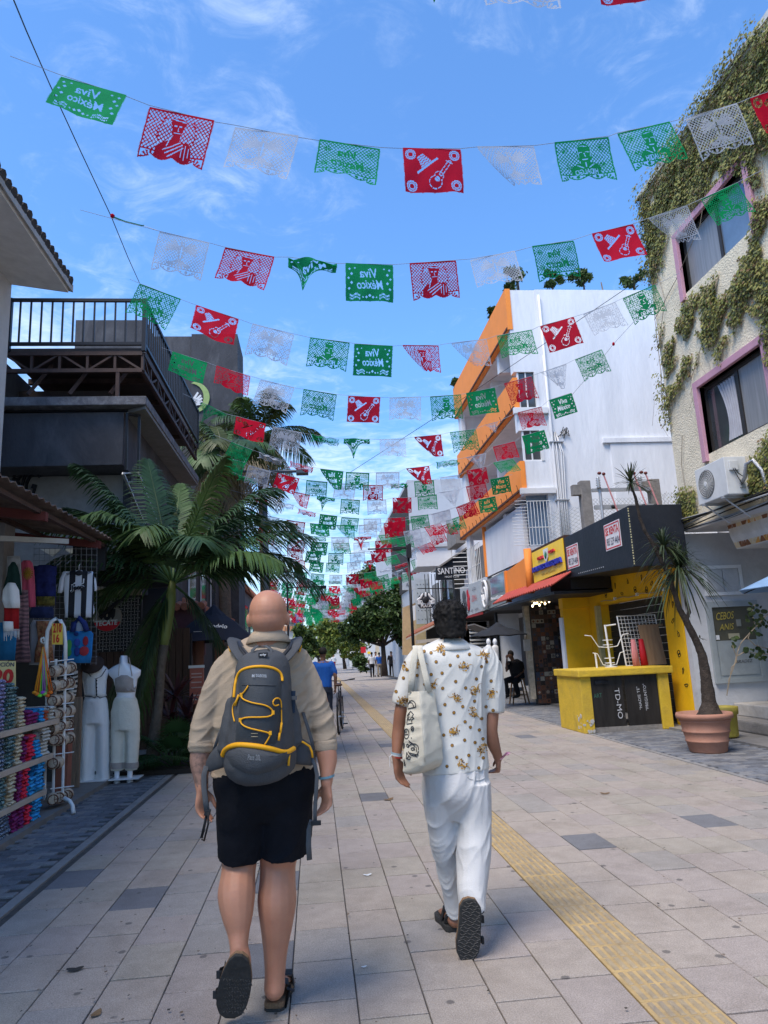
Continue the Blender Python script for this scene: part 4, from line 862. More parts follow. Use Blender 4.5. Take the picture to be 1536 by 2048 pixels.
for a in(-.5,-.15,.2,.55,1.0):b.prism([(c1.x-.25,25.95,c1.z-.2),(c1.x-.15,25.95,c1.z-.25),(c1.x+.35*math.cos(a)-.05,25.95,c1.z+.35*math.sin(a)-.03),(c1.x+.35*math.cos(a)-.1,25.95,c1.z+.35*math.sin(a)+.03)],(0,-.01,0))
b.build('painted_hand',whitec,b2,fixn=True)
ls=thing('left_arcade','dark two storey building with terracotta tiled edges beyond the left palms','building',(-3.5,20,0))
wine=mat('wine_wall',(.10,.035,.04),rough=.8,var=.2,dirt=.3)
MB().box(-9,-3.3,18.3,25.9,0,4.9).build('wall',mat('arcade_dark',(.045,.04,.042),dirt=.3),ls); MB().box(-9,-3.0,28.3,46,0,4.6).build('wall',mat('arcade_far',(.12,.11,.12),dirt=.3),ls)
for y0,z in((18.3,4.9),(28.3,4.6),(18.3,2.9)):
 for i in range(20):MB().loft([(-2.78-.02,y0+i*.38,z-.05),(-3.3,y0+i*.38,z+.16)],[.13,.12],8,ref=(0,1,0)).build('roof_tile',terr,ls)
for y in(19.2,21.2,23.2):
 o_=MB().box(-3.32,-3.26,y,y+1.1,3.2,4.5).build('window',gl,ls); MB().box(-3.28,-3.24,y-.06,y,3.15,4.55).build('window_frame',whitec,o_)
for y in(29,31.5,34):MB().box(-3.05,-2.96,y,y+1.3,2.4,3.9).build('window',gl,ls)
wf_=thing('wine_bar_front','wine red bar front with terracotta coping behind the black beer parasol','bar front',(-2.8,16,0))
MB().box(-4.0,-2.35,15.8,16.0,1.7,2.75).build('fascia',wine,wf_); 
for i in range(10):MB().loft([(-3.95+i*.17,15.7,2.74),(-3.95+i*.17,16.1,2.82)],[.085,.08],8,ref=(1,0,0)).build('coping_tile',terr,wf_)
colm=mat('clay_column',(.28,.13,.09),var=.15,bump=.3)
for px in(397,437):p=P(px,1290,Y=15.6); MB().cyl((p.x,15.6,0),(p.x,15.6,2.4),.12,n=16).build('column',colm,wf_,smooth=True)
MB().cyl((P(378,1290,Y=15.5).x,15.5,.0),(P(378,1290,Y=15.5).x,15.5,2.3),.05,n=10).build('pipe',mat('pipe_beige',(.35,.3,.24)),wf_,smooth=True)
plank=mat('fence_plank',(.075,.045,.032),rough=.85,var=.3,scale=5,stretch=(5,5,.5))
fn=thing('plank_fence','dark brown vertical plank fence behind the first palm','fence',(-2.9,13.9,0))
for i in range(15):x=-4.2+i*.125; MB().box(x,x+.115,13.8+rnd(0,.01),13.84,.05,2.2).build('plank',plank,fn)
MB().box(-4.3,-2.3,13.85,13.9,0,2.1).build('back_rail',black,fn)
rp=thing('red_menu_panel','faded red menu panel standing beside the palm','panel',(-2.1,13.3,.6))
p0,p1=P(379,1408,Y=13.3),P(407,1332,Y=13.3); MB().box(p0.x,p1.x,13.3,13.34,p0.z,p1.z).build('panel',mat('panel_red',(.42,.12,.08),rough=.5,var=.2,dirt=.3),rp); MB().box(p0.x-.02,p1.x+.02,13.28,13.3,p1.z-.03,p1.z+.02).build('top_rail',whitec,rp)
for z in(.2,.45,.9,1.2,1.5,1.7):MB().box(p0.x+.03,p1.x-.03,13.292,13.299,p0.z+z*.3,p0.z+z*.3+.02).build('printed_line',mat('print_pale',(.55,.4,.35)),rp)
st=thing('market_stall','dark souvenir stall with a rusty corrugated roof at the left','stall',(-4,8,0))
b=MB(); n=96; A=[]
for i in range(n+1):
 y=4.6+(10.45-4.6)*i/n; wv=.02*math.sin(i*PI/1.5); A.append([(-2.86,y,3.335+wv),(-4.6,y,3.62+wv),(-6.4,y,3.9+wv)])
b.add([p for q in A for p in q],[(3*i+j,3*i+j+1,3*i+j+4,3*i+j+3)for i in range(n)for j in(0,1)])
o_=b.build('corrugated_roof',mat('roof_rust',(.14,.10,.08),rough=.8,var=.4,scale=5,dirt=.6,dcol=(.28,.25,.2)),st); mod_apply(o_,[('SOLIDIFY',dict(thickness=.012))])
for x,z in((-2.98,3.28),(-3.7,3.38),(-4.6,3.5)):MB().box(x-.03,x+.03,4.6,10.4,z-.05,z).build('purlin',steelb,st)
for y in(6,8,10):MB().obox((-4.4,y,3.4),(1.5,0,-.2),(0,.04,0),(0,0,.05)).build('rafter',mat('beam_redbrown',(.12,.03,.025)),st)
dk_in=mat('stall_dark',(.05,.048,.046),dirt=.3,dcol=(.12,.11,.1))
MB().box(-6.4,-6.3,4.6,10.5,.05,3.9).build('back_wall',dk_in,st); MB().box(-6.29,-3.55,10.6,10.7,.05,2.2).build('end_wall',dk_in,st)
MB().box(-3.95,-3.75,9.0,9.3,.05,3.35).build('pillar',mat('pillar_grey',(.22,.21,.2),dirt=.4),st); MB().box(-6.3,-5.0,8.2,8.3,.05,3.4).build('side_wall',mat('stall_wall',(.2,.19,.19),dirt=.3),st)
MB().obox(P(65,1080,Y=8.6),(.3,.3,.02),(.02,-.02,0),(0,0,.03)).build('tube_light',mat('tube_off',(.35,.35,.33),rough=.4),st)
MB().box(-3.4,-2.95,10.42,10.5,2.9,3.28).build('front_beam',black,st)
ts=thing('plastic_sheet','pale translucent corrugated roof sheet behind the stall roof','sheet',(-3.2,11,3))
sm_=mat('sheet_pale',(.55,.58,.55),rough=.4,trans=.4); b=MB(); q=[P(130,1100,Y=10.9),P(225,1092,Y=12.2),P(254,1120,Y=12.6),P(247,1138,Y=11.2),P(160,1120,Y=10.9)]
b.prism(q,(0,0,.02)); b.build('sheet',sm_,ts,fixn=True); MB().prism([P(80,1098,Y=10.8),P(122,1098,Y=10.8),P(105,1113,Y=10.8)],(0,.02,0)).build('sheet',sm_,ts,fixn=True)
da=thing('black_canvas_awning','sagging black canvas awning between the jersey and the palm','awning',(-2.9,11.5,2.7))
q=[P(185,1130,Y=11.5),P(330,1140,Y=11.8),P(345,1172,Y=12.3),P(275,1178,Y=12.6),P(190,1172,Y=12.3)]
MB().prism(q,(0,.5,.04)).build('canvas',black,da,fixn=True); MB().tube([P(150,1129,Y=11.45),P(330,1139,Y=11.75)],.02).build('pole',mat('pole_tan',(.25,.22,.18)),da)
MB().tube([P(200,1235,Y=11.9),P(262,1180,Y=11.9)],.035).build('brace',black,da)
lp=thing('basket_screen','black and white basket weave patterned screen behind the round beer sign','screen',(-3.4,13,1.9))
p0,p1=P(193,1305,Y=13),P(284,1190,Y=13); MB().box(p0.x,p1.x,13.0,13.05,p0.z,p1.z).build('panel',black,lp)
b=MB(); s=.058; i=0; x=p0.x+.02
while x<p1.x-.05:
 j=0; z=p0.z+.02
 while z<p1.z-.04:
  if(i+j)%2:b.box(x+.022,x+.034,12.985,13.0,z-.012,z+s+.006)
  else:b.box(x-.006,x+s+.004,12.985,13.0,z+.020,z+.032)
  z+=s; j+=1
 x+=s; i+=1
tag(b.build('weave_strips',mat('weave_pale',(.30,.30,.30)),lp),kind='stuff')
MB().box(p0.x,p1.x,12.95,13.0,p1.z,p1.z+.14).build('header',mat('header_tan',(.25,.22,.15),dirt=.5),lp)
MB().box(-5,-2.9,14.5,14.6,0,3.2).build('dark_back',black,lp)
tb=thing('round_beer_sign','round sign with a black eagle over a red TECATE band','sign',tuple(P(216,1262,Y=12)))
c=P(216,1235,Y=12); R_=.215
b=MB().lathe((0,0,0),[(R_,0),(R_+.012,.02),(R_,.04)],32); b.v=[(c.x+v[0],12-v[2],c.z+v[1])for v in b.v]; b.build('disc',mat('disc_grey',(.30,.27,.23),rough=.35,var=.2),tb,fixn=True)
b=MB(); pts=[(c.x+(R_+.006)*math.cos(a),11.953,c.z+(R_+.006)*math.sin(a))for a in[math.radians(200+140*k/16)for k in range(17)]]; b.prism(pts,(0,.004,0)); b.build('red_band',redp,tb,fixn=True)
b=MB()
for s in(-1,1):
 b.prism([(c.x+s*x,11.952,c.z+z)for x,z in((0,.14),(.03,.12),(.04,.08),(.07,.14),(.13,.13),(.12,.02),(.09,-.04),(.06,0),(.03,-.04),(0,-.05))],(0,-.006,0))
b.prism([(c.x+x,11.95,c.z+z)for x,z in((-.02,.12),(-.015,.165),(.02,.165),(.04,.145),(.015,.14),(.02,.12))],(0,-.005,0)); b.build('eagle',black,tb,fixn=True)
text('T',(c.x-.035,11.944,c.z+.01),(c.x+.035,11.944,c.z+.01),(0,0,1),'lettering',mat('cream_print',(.6,.5,.35)),tb,bold=.02,depth=.006,h=.09)
text('TECATE',(c.x-.185,11.95,c.z-.135),(c.x+.16,11.95,c.z-.125),(0,0,1),'lettering',whitec,tb,bold=.03,depth=.006,h=.085,shear=.1)
def parasol(name,label,cx,cy,ztop,zrim,r,m,n=8,pole=True,group=None,rot=0.2,zb=0,vent=True):
 t=thing(name,label,'parasol',(cx,cy,zb)); b=MB(); vs=[(cx,cy,ztop)]
 for k in range(n):
  a=2*PI*k/n+rot
  for rr,zz in((.5,.42),(1,1)):vs.append((cx+r*rr*math.cos(a),cy+r*rr*math.sin(a),ztop-(ztop-zrim)*zz))
 for k in range(n):
  a=2*PI*(k+.5)/n+rot; vs.append((cx+r*.93*math.cos(a),cy+r*.93*math.sin(a),zrim+.02))
 fs=[]
 for k in range(n):
  a,a2=1+2*k,1+2*((k+1)%n); mid=1+2*n+k; fs+=[(0,a,a2),(a,a+1,mid,a2),(a2,mid,a2+1)]
 b.add(vs,fs); c_=b.build('canopy',m,t); mod_apply(c_,[('SOLIDIFY',dict(thickness=.01))])
 if vent:MB().lathe((cx,cy,ztop),[(.28*r,-.24*(ztop-zrim)),(.02,.06)],n).build('vent_cap',m,c_)
 if pole:MB().cyl((cx,cy,zb),(cx,cy,ztop+.05),.025,n=8).build('pole',black,t)
 for k in range(n):
  a=2*PI*k/n+rot; MB().tube([(cx,cy,ztop-.08),(cx+r*.98*math.cos(a),cy+r*.98*math.sin(a),zrim-.005)],.008,4).build('rib',black,t)
 return t
navy=mat('parasol_navy',(.008,.010,.020),rough=.8)
t=parasol('beer_parasol','large black parasol lettered Modelo beside the palms',-2.05,15,2.64,1.95,.92,navy,rot=.39)
text('Modelo',P(413,1255,Y=14.42),P(454,1257,Y=14.42),(0,.35,1),'lettering',whitec,t,h=.085,bold=.02,depth=.004)
MB().box(P(388,1264,Y=14.3).x,P(404,1264,Y=14.3).x,14.24,14.25,P(390,1264,Y=14.3).z,P(390,1264,Y=14.3).z+.006).build('printed_line',whitec,t)
parasol('black_parasol','wide black parasol outside the pale shopfronts behind the printed shirt',4.92,19.0,2.18,1.88,.82,mat('parasol_black',(.02,.022,.026),rough=.8),rot=.1,n=8)
bp_=P(1536,1190,Y=9.5); parasol('blue_parasol','pale blue parasol tip poking in at the right edge',7.24,9.7,2.62,2.22,1.05,mat('parasol_blue',(.25,.40,.60),rough=.7,trans=.2),rot=PI,n=6)
# ---- garments, mannequins
def rows_body(rows,Y,th,n=28,fold=.008,ff=14,seed=0,mb=None,cap=True):
 "closed squashed body from photo rows (py, pxL, pxR); th half thickness"
 b=mb or MB(); rings=[]
 for i,r in enumerate(rows):
  py,l,rr=r[:3]; a,c=P(l,py,Y=Y),P(rr,py,Y=Y); hw=(c-a).length/2; mid=(a+c)/2; ax=(c-a).normalized()if hw>1e-5 else Vector((1,0,0)); t_=th*(r[3]if len(r)>3 else 1); ring=[]
  for j in range(n):
   an=2*PI*j/n; f=1+0*an; w=fold*math.sin(j*ff*.37+seed+i*.35)*(.4+.6*i/len(rows))
   ring.append(mid+ax*hw*math.cos(an)+Vector((0,1,0))*((t_+w)*math.sin(an)))
  rings.append(ring)
 k=len(rings); b.add([p for r in rings for p in r],[(i*n+j,i*n+(j+1)%n,(i+1)*n+(j+1)%n,(i+1)*n+j)for i in range(k-1)for j in range(n)]+([tuple(range(n))[::-1],tuple(range((k-1)*n,k*n))]if cap else[]))
 return b
mq_w=mat('mannequin_white',(.72,.74,.78),rough=.2,var=.03,spec=.6)
cotton=mat('cotton_white',(.76,.75,.73),rough=.9,var=.06,scale=5,bump=.3,bscale=60,stretch=(3,3,.5)); creamc=mat('cotton_cream',(.66,.62,.52),rough=.9,var=.08,bump=.3,bscale=60)
knit=mat('knit_beige',(.42,.36,.32),rough=.95,var=.15,bump=.8,bscale=160)
Ym=10.5
m1=thing('mannequin','white mannequin in a black trimmed waistcoat and wide white trousers beside the straw purse rack','mannequin',(P(188,1567,Y=Ym).x,Ym,.05))
b=rows_body([(1312,183,196),(1325,182,197),(1334,168,212),(1342,158,219),(1350,160,216),(1362,166,213),(1395,170,212),(1410,166,215)],Ym,.09,fold=0); b.build('body',mq_w,m1,smooth=True)
b=rows_body([(1336,170,212,.9),(1345,167,214),(1365,168,213),(1385,171,211,.9),(1393,168,214,.9)],Ym,.115,fold=.003); b.build('waistcoat',cotton,m1,smooth=True)
b=MB(); fy=Ym-.125
pv=[(170,1338),(181,1352),(192,1358),(203,1352),(212,1338)]; b.tube([P(x,y,Y=fy+.015)for x,y in pv],.006,4); b.tube([P(192,1357,Y=fy),P(193,1392,Y=fy)],.007,4); b.tube([P(x,y,Y=fy+.01)for x,y in((169,1392),(182,1393),(190,1396),(193,1391),(200,1396),(214,1392))],.006,4)
for k in range(5):b.ell(P(193,1361+k*7,Y=fy-.005),(.011,.006,.011),6,4)
b.build('black_trim',black,m1)
b=rows_body([(1393,171,212,.8),(1402,167,214),(1420,164,217),(1440,162,219),(1447,161,220)],Ym,.13,fold=.004,seed=1)
rows_body([(1440,161,192),(1470,160,190),(1510,159,189),(1545,157,188),(1566,156,189)],Ym,.10,n=24,fold=.012,seed=2,mb=b); rows_body([(1440,191,219),(1470,192,219),(1510,193,219),(1545,193,219),(1566,192,220)],Ym,.10,n=24,fold=.012,seed=3,mb=b)
fuse(b,'trousers',cotton,m1,voxel=.016,smooth_it=2,wr=.006,wscale=9)
MB().box(P(160,1567,Y=Ym).x,P(218,1567,Y=Ym).x,Ym-.16,Ym+.16,.051,.062).build('base_plate',whitec,m1)
m2=thing('mannequin','headless white mannequin in a beige crop top and cropped cream trousers next to the palm','mannequin',(P(250,1567,Y=Ym).x,Ym,.05))
b=rows_body([(1311,242,254),(1326,241,255),(1333,226,270),(1340,217,282),(1350,218,281),(1358,226,275,.9),(1372,230,273),(1390,234,270),(1400,230,272)],Ym,.095,fold=0)
for l,r in((228,240),(254,266)):rows_body([(1530,l,r,.5),(1556,l+1,r-1,.5),(1562,l,r,.9),(1567,l-1,r+1,1.0)],Ym-.02,.06,n=14,fold=0,mb=b)
b.build('body',mq_w,m2,smooth=True)
b=rows_body([(1350,234,268,.9),(1357,229,272),(1370,230,272),(1384,232,271,1.02)],Ym,.112,fold=.005); b.build('crop_top',knit,m2,smooth=True); b=MB()
for s in((237,240,1352,1315),(264,258,1352,1315)):b.tube([P(s[0],s[2],Y=Ym-.09),P((s[0]+s[1])/2,1332,Y=Ym-.09),P(s[1],s[3],Y=Ym-.03)],.006,4)
b.build('halter_strap',knit,m2)
b=MB()
for k in range(24):b.ell(P(232+k*1.7,1378+3*math.sin(k),Y=Ym-.105+.0006*(k-12)**2),(.014,.01,.02),6,4)
b.build('ruffle',knit,m2)
b=rows_body([(1394,231,271,.85),(1400,228,274),(1425,222,279),(1450,221,280),(1460,221,280)],Ym,.13,fold=.006,seed=5)
rows_body([(1452,221,251),(1490,221,249),(1520,222,246,.9),(1532,221,247,.95),(1541,221,246,.9)],Ym,.10,n=24,fold=.012,seed=6,mb=b); rows_body([(1452,249,280),(1490,250,279),(1520,250,276,.9),(1532,250,276,.95),(1540,250,275,.9)],Ym,.10,n=24,fold=.012,seed=7,mb=b)
fuse(b,'trousers',creamc,m2,voxel=.016,smooth_it=2,wr=.007,wscale=9)
b=rows_body([(1524,220,248),(1536,220,248)],Ym,.115,n=20,fold=.002); rows_body([(1524,249,277),(1535,249,277)],Ym,.115,n=20,fold=.002,mb=b); b.build('lace_hem',knit,m2)
MB().box(P(222,1567,Y=Ym).x,P(282,1567,Y=Ym).x,Ym-.16,Ym+.16,.051,.06).build('base_plate',whitec,m2)
c=P(190,1334,Y=Ym); b=MB(); b.lathe((c.x,Ym-.02,c.z-.05),[(.165,0),(.168,.01),(.13,.02),(.105,.04),(.095,.10),(.085,.15),(.05,.165),(.01,.155)],28)
_R=Matrix.Rotation(math.radians(52),3,'X'); b.v=[tuple(_R@(Vector(v)-c)*.92+c+Vector((0,-.13,.075)))for v in b.v]; single(b,'brown_hat',mat('felt_brown',(.045,.032,.028),rough=.95),'brown felt hat on the first white mannequin','hat',smooth=True)
b=rows_body([(1338,153,165),(1380,150,164),(1425,148,163),(1431,152,160)],Ym-.1,.03,fold=.004); single(b,'brown_shawl',mat('shawl_brown',(.13,.075,.05),rough=.95,bump=.5),'brown shawl hanging beside the first mannequin','shawl',smooth=True)
b=rows_body([(1336,141,156),(1370,139,155),(1400,136,150),(1428,139,152)],10.0,.04,fold=.01)
def striped(name,c0,c1,sx,axis='Z',prof=.5):
 if name in MATS:return MATS[name]
 m=mat(name,c0,rough=.9); nt=m.node_tree; L=nt.links; bb_=nt.nodes['Principled BSDF']; g=N(nt,'ShaderNodeNewGeometry'); wv=N(nt,'ShaderNodeTexWave',bands_direction=axis); wv.inputs['Scale'].default_value=sx; wv.inputs['Distortion'].default_value=4; wv.inputs['Detail'].default_value=2; wv.inputs['Detail Scale'].default_value=2
 L.new(g.outputs['Position'],wv.inputs['Vector']); rr=N(nt,'ShaderNodeMapRange'); rr.inputs['From Min'].default_value=prof-.12; rr.inputs['From Max'].default_value=prof+.12; L.new(wv.outputs[0],rr.inputs[0]); x=N(nt,'ShaderNodeMix',data_type='RGBA'); x.inputs[6].default_value=(*c0,1); x.inputs[7].default_value=(*c1,1); L.new(rr.outputs[0],x.inputs[0]); L.new(x.outputs[2],bb_.inputs['Base Color']); return m
single(b,'patterned_wrap',striped('zebra',(.5,.48,.44),(.03,.03,.03),5),'black and white zebra patterned wrap hanging behind the purse rack','wrap',smooth=True)
gr_=thing('display_grid','black wire display grid from which the clothes hang in the stall','grid',(-3.4,9.75,.1))
b=MB()
for i in range(13):p,q=P(68+i*10.5,1095,Y=9.75),P(66+i*10.5,1330,Y=9.75); b.tube([p,q],.0028,4)
for i in range(20):p,q=P(66,1097+i*12,Y=9.75),P(194,1097+i*12+1,Y=9.75); b.tube([p,q],.0028,4)
b.build('wires',mat('grid_wire',(.2,.2,.2),rough=.5),gr_)
def garment(name,label,cat,rows,Y,m,sleeves=(),th=.016,fold=.010,seed=0):
 t=thing(name,label,cat,tuple(P((rows[-1][1]+rows[-1][2])/2,rows[-1][0],Y=Y)))
 b=rows_body(rows,Y,th,fold=fold,seed=seed)
 for s in sleeves:rows_body(s,Y+.01,th*.8,n=16,fold=fold,seed=seed+2,mb=b)
 o=b.build('cloth',m,t,smooth=True); return t,o
jw=mat('jersey_white',(.60,.62,.66),rough=.7); jb=mat('jersey_black',(.012,.013,.018),rough=.7)
jt,jo=garment('striped_football_shirt','black and white striped football shirt hanging on the wire grid','shirt',[(1141,146,169),(1145,133,182),(1155,128,189),(1175,128,188),(1200,128,187),(1225,130,189),(1235,129,184)],9.6,[jw,jb],[[(1143,126,140),(1160,119,130),(1180,116,126),(1186,115,124)],[(1143,178,186),(1160,186,192),(1178,188,194),(1182,187,193)]])
def jfn(p):
 x=(p.x-P(128,1200,Y=9.6).x)/(P(188,1200,Y=9.6).x-P(128,1200,Y=9.6).x)
 return 1 if(.16<x<.36 or .58<x<.76 or .93<x<1.0)and p.z<P(150,1149,Y=9.6).z else 0
jm=mat('jersey_cloth',(.6,.62,.66),rough=.7,bump=.3,bscale=40); _n=jm.node_tree; _g=N(_n,'ShaderNodeNewGeometry'); _s=N(_n,'ShaderNodeSeparateXYZ'); _n.links.new(_g.outputs['Position'],_s.inputs[0]); _m=N(_n,'ShaderNodeMapRange'); _m.inputs['From Min'].default_value=P(128,1200,Y=9.6).x; _m.inputs['From Max'].default_value=P(188,1200,Y=9.6).x; _n.links.new(_s.outputs[0],_m.inputs[0]); _r=N(_n,'ShaderNodeValToRGB'); _r.color_ramp.interpolation='CONSTANT'
for _i in range(5):_r.color_ramp.elements.new(.5)
for _i,(_p,_c)in enumerate(((0,1),(.16,0),(.36,1),(.58,0),(.76,1),(.93,0),(.995,1))):_r.color_ramp.elements[_i].position=_p; _r.color_ramp.elements[_i].color=(.58,.6,.64,1)if _c else(.012,.013,.018,1)
_n.links.new(_m.outputs[0],_r.inputs[0]); _n.links.new(_r.outputs[0],_n.nodes['Principled BSDF'].inputs['Base Color']); jo.data.materials.clear(); jo.data.materials.append(jm); [setattr(q,'material_index',0)for q in jo.data.polygons]
text('Jeep',P(141,1184.5,Y=9.56),P(169,1181.5,Y=9.56),(0,0,1),'lettering',jw,jt,bold=.09,depth=.006); text('Jeep',P(142,1184,Y=9.545),P(168,1181,Y=9.545),(0,0,1),'lettering',jb,jt,bold=.03,depth=.006); b=MB(); a=P(146,1168,Y=9.55)
b.prism([a,a+Vector((.05,0,0)),a+Vector((.03,0,.025))],(0,-.004,0)); b.build('badge',jw,jt,fixn=True); text('J',P(163,1168,Y=9.55),P(168,1168,Y=9.55),(0,0,1),'badge',jw,jt,h=.07,bold=.02,depth=.005)
MB().ell(P(158,1146,Y=9.57),(.05,.02,.035)).build('collar',jb,jt,smooth=True); MB().tube([P(158,1140,Y=9.6),P(158,1132,Y=9.6),P(160,1128,Y=9.62)],.005,4).build('hook',galv,jt)
for s in((132,150,1),(169,183,-1)):
 for k in range(3):MB().tube([P(s[0]+k*1.0,1147+k*1.5,Y=9.56),P(s[1],1142+k*1.4,Y=9.555)],.003,4).build('shoulder_stripe',jb,jt)
garment('pink_vest','pink sleeveless top with a gold sun print hanging at the left of the stall','top',[(1121,46,60),(1126,42,65),(1140,42,68),(1170,42,70),(1200,41,71),(1214,43,71)],9.3,mat('coral_pink',(.60,.10,.17),rough=.9,bump=.5,bscale=25,stretch=(5,5,.5)),fold=.014)
b=MB(); c=P(56,1147,Y=9.25)
for k in range(16):a=2*PI*k/16; b.tube([c,c+Vector((.065*math.cos(a),0,.08*math.sin(a)))],.006,4)
single(b,'sun_print',mat('gold_print',(.35,.2,.03)),'gold sun print on the chest of the pink top','print')
garment('navy_palm_shirt','dark blue tie dye shirt with a palm sunset print in the middle of the stall','shirt',[(1130,78,102),(1136,68,112),(1160,70,112),(1185,71,112),(1210,72,111)],9.6,mat('navy_dye',(.015,.022,.11),rough=.9,var=.5,scale=12),[[(1132,68,76),(1150,66,73)],[(1132,106,113),(1150,110,114)]])
b=rows_body([(1193,73,110),(1205,73,110),(1211,72,110)],9.57,.03,fold=.006); single(b,'palm_print_band',mat('sunset_print',(.12,.10,.02),var=.8,scale=30),'green and orange palm print band across the dark blue shirt','print',smooth=True)
garment('dark_hoodie','folded dark blue garment hanging under the palm shirt','garment',[(1214,64,106),(1225,58,108),(1236,59,107)],9.5,mat('navy_plain',(.02,.03,.09),rough=.9,var=.3,scale=20))
garment('green_halter','dark green halter top over a white shirt at the far left of the stall','top',[(1124,24,30),(1134,16,36),(1150,14,40),(1170,8,42),(1190,4,44)],9.0,mat('bottle_green',(.01,.035,.03),rough=.9,var=.3))
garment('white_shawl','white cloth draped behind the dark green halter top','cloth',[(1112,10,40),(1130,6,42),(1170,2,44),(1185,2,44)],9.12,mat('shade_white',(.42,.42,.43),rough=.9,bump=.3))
garment('santa_poncho','white and red fringed hooded garment at the left edge of the stall','garment',[(1168,18,28),(1180,10,34),(1200,8,38),(1230,8,38),(1262,7,38)],8.6,mat('cloth_red',(.32,.01,.012),rough=.9),fold=.01)
b=rows_body([(1166,16,30),(1180,6,38),(1200,4,40),(1216,10,40)],8.56,.05,n=20,fold=.02); rows_body([(1243,6,26),(1262,7,27)],8.55,.045,n=16,fold=.01,mb=b)
for k in range(14):b.tube([P(8+k*2.3,1258,Y=8.54),P(8+k*2.3+rnd(-1,1),1258+rnd(12,24),Y=8.54)],.004,3)
single(b,'white_fringe',cotton,'white hood, trim and fringe over the red garment','fringe',smooth=True)
garment('blue_towel','bright blue towel hanging under the red garment at the left edge','towel',[(1245,-20,34),(1280,-20,33),(1320,-20,30)],9.0,mat('towel_blue',(.02,.15,.32),rough=.95,var=.25))
garment('pink_stripe_wrap','dusty pink striped cloth hanging between the red garment and the white tops','cloth',[(1180,38,56),(1230,38,58),(1280,30,58),(1325,28,62)],9.2,striped('pink_stripes',(.30,.16,.17),(.14,.08,.09),6))
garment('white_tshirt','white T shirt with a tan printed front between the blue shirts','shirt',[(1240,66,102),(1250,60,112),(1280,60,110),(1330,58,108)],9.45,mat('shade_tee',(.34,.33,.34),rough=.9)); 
b=rows_body([(1242,72,104),(1260,74,106),(1280,76,104),(1300,70,106),(1325,68,108)],9.40,.03,fold=.01); single(b,'mola_print',mat('mola_print',(.26,.13,.06),var=.9,scale=26,dirt=.9,dscale=20,dcol=(.25,.02,.02)),'tan and red patterned print on the white T shirt','print',smooth=True)
t,_=garment('kids_poncho','bright blue hooded childrens poncho towel hanging under the striped shirt','poncho',[(1262,134,182),(1268,128,187),(1290,127,185),(1310,125,184),(1326,124,181)],9.5,mat('poncho_blue',(.02,.17,.42),rough=.9,var=.25,scale=10,stretch=(1,1,1)))
b=MB(); b.tube([P(145,1264,Y=9.46),P(148,1246,Y=9.46),P(158,1236,Y=9.46),P(168,1246,Y=9.46),P(174,1262,Y=9.46)],.035,8); b.build('hood',mat('hood_navy',(.015,.03,.14)),t,smooth=True); MB().ell(P(159,1252,Y=9.5),(.06,.03,.09)).build('hood_lining',mat('lining_pale',(.3,.34,.42)),t,smooth=True)
random.seed(8)
for k,(x,y,c,rx,rz)in enumerate(((138,1290,(.05,.25,.06),.035,.07),(137,1305,(.03,.2,.06),.04,.05),(154,1285,(.03,.07,.3),.04,.05),(154,1303,(.02,.04,.2),.035,.06),(171,1282,(.3,.02,.03),.035,.06),(168,1302,(.35,.03,.04),.06,.06),(152,1268,(.01,.03,.14),.03,.025))):
 MB().ell(P(x,y,Y=9.462),(rx,.006,rz),12,7).build('printed_patch',mat('print_%d'%k,c,rough=.8),t,smooth=True)
rkm=thing('purse_rack','white wrought metal rack with an arched top and curled feet','rack',(P(125,1600,Y=8.7).x,8.7,.05))
Yr=8.7; b=MB(); b.tube([P(93,1320,Y=Yr),P(93,1290,Y=Yr),P(95,1262,Y=Yr),P(103,1243,Y=Yr),P(112,1237,Y=Yr),P(121,1241,Y=Yr),P(128,1255,Y=Yr),P(131,1290,Y=Yr),P(131,1322,Y=Yr)],.022,8); b.build('arch',steel_w,rkm,smooth=True)
b=MB(); b.tube([P(86+5*math.cos(a*.7)*(1-a*.05),1290-10+8*math.sin(a*.7)*(1-a*.05),Y=Yr)for a in range(11)],.012,6); b.build('scroll',steel_w,rkm,smooth=True)
for px in(95,112,131):MB().tube([P(px,1318,Y=Yr),P(px-6,1600,Y=Yr)],.016,6).build('upright',steel_w,rkm)
for(x0,y0,x1,y1)in((128,1596,147,1627),(97,1622,109,1650)):b=MB(); b.tube([P(x0,y0,Y=Yr-.1),P(x0+(x1-x0)*.6,y0+6,Y=Yr-.12),P(x0+(x1-x0)*.9,(y0+y1)/2,Y=Yr-.2),P(x1,y1,Y=Yr-.25)],.022,8); b.build('foot',steel_w,rkm,smooth=True)
straw=mat('straw',(.50,.41,.31),rough=.9,var=.25,scale=30,bump=.6,bscale=120); rim=mat('leather_rim',(.12,.055,.035),rough=.6)
def purse(mbs,rot):
 a,c=MB(),MB(); a.lathe((0,0,0),[(.045,-.05),(.064,-.025),(.066,.025),(.055,.045),(.04,.05)],16)
 for r in(.052,):c.tube([(r*math.cos(2*PI*k/14),r*math.sin(2*PI*k/14),.05)for k in range(15)],.007,4)
 for k in range(3):an=k*1.1-1; c.tube([(.06*math.cos(an),.06*math.sin(an),.053),(0.01,0.0,.058)],.003,3)
 return a,c
mats_=Matrix.Rotation(PI/2,3,'X')@Matrix.Rotation(.1,3,'Z'); a,c=purse(0,0); a.v=[tuple(mats_@Vector(v))for v in a.v]; c.v=[tuple(mats_@Vector(v))for v in c.v]
pa,pc=a.mesh('body',smooth=True),c.mesh('rim'); pa.materials.append(straw); pc.materials.append(rim)
random.seed(12)
rows_=[(1338,0),(1368,1),(1397,0),(1425,1),(1452,0),(1478,1),(1524,2),(1592,0)]
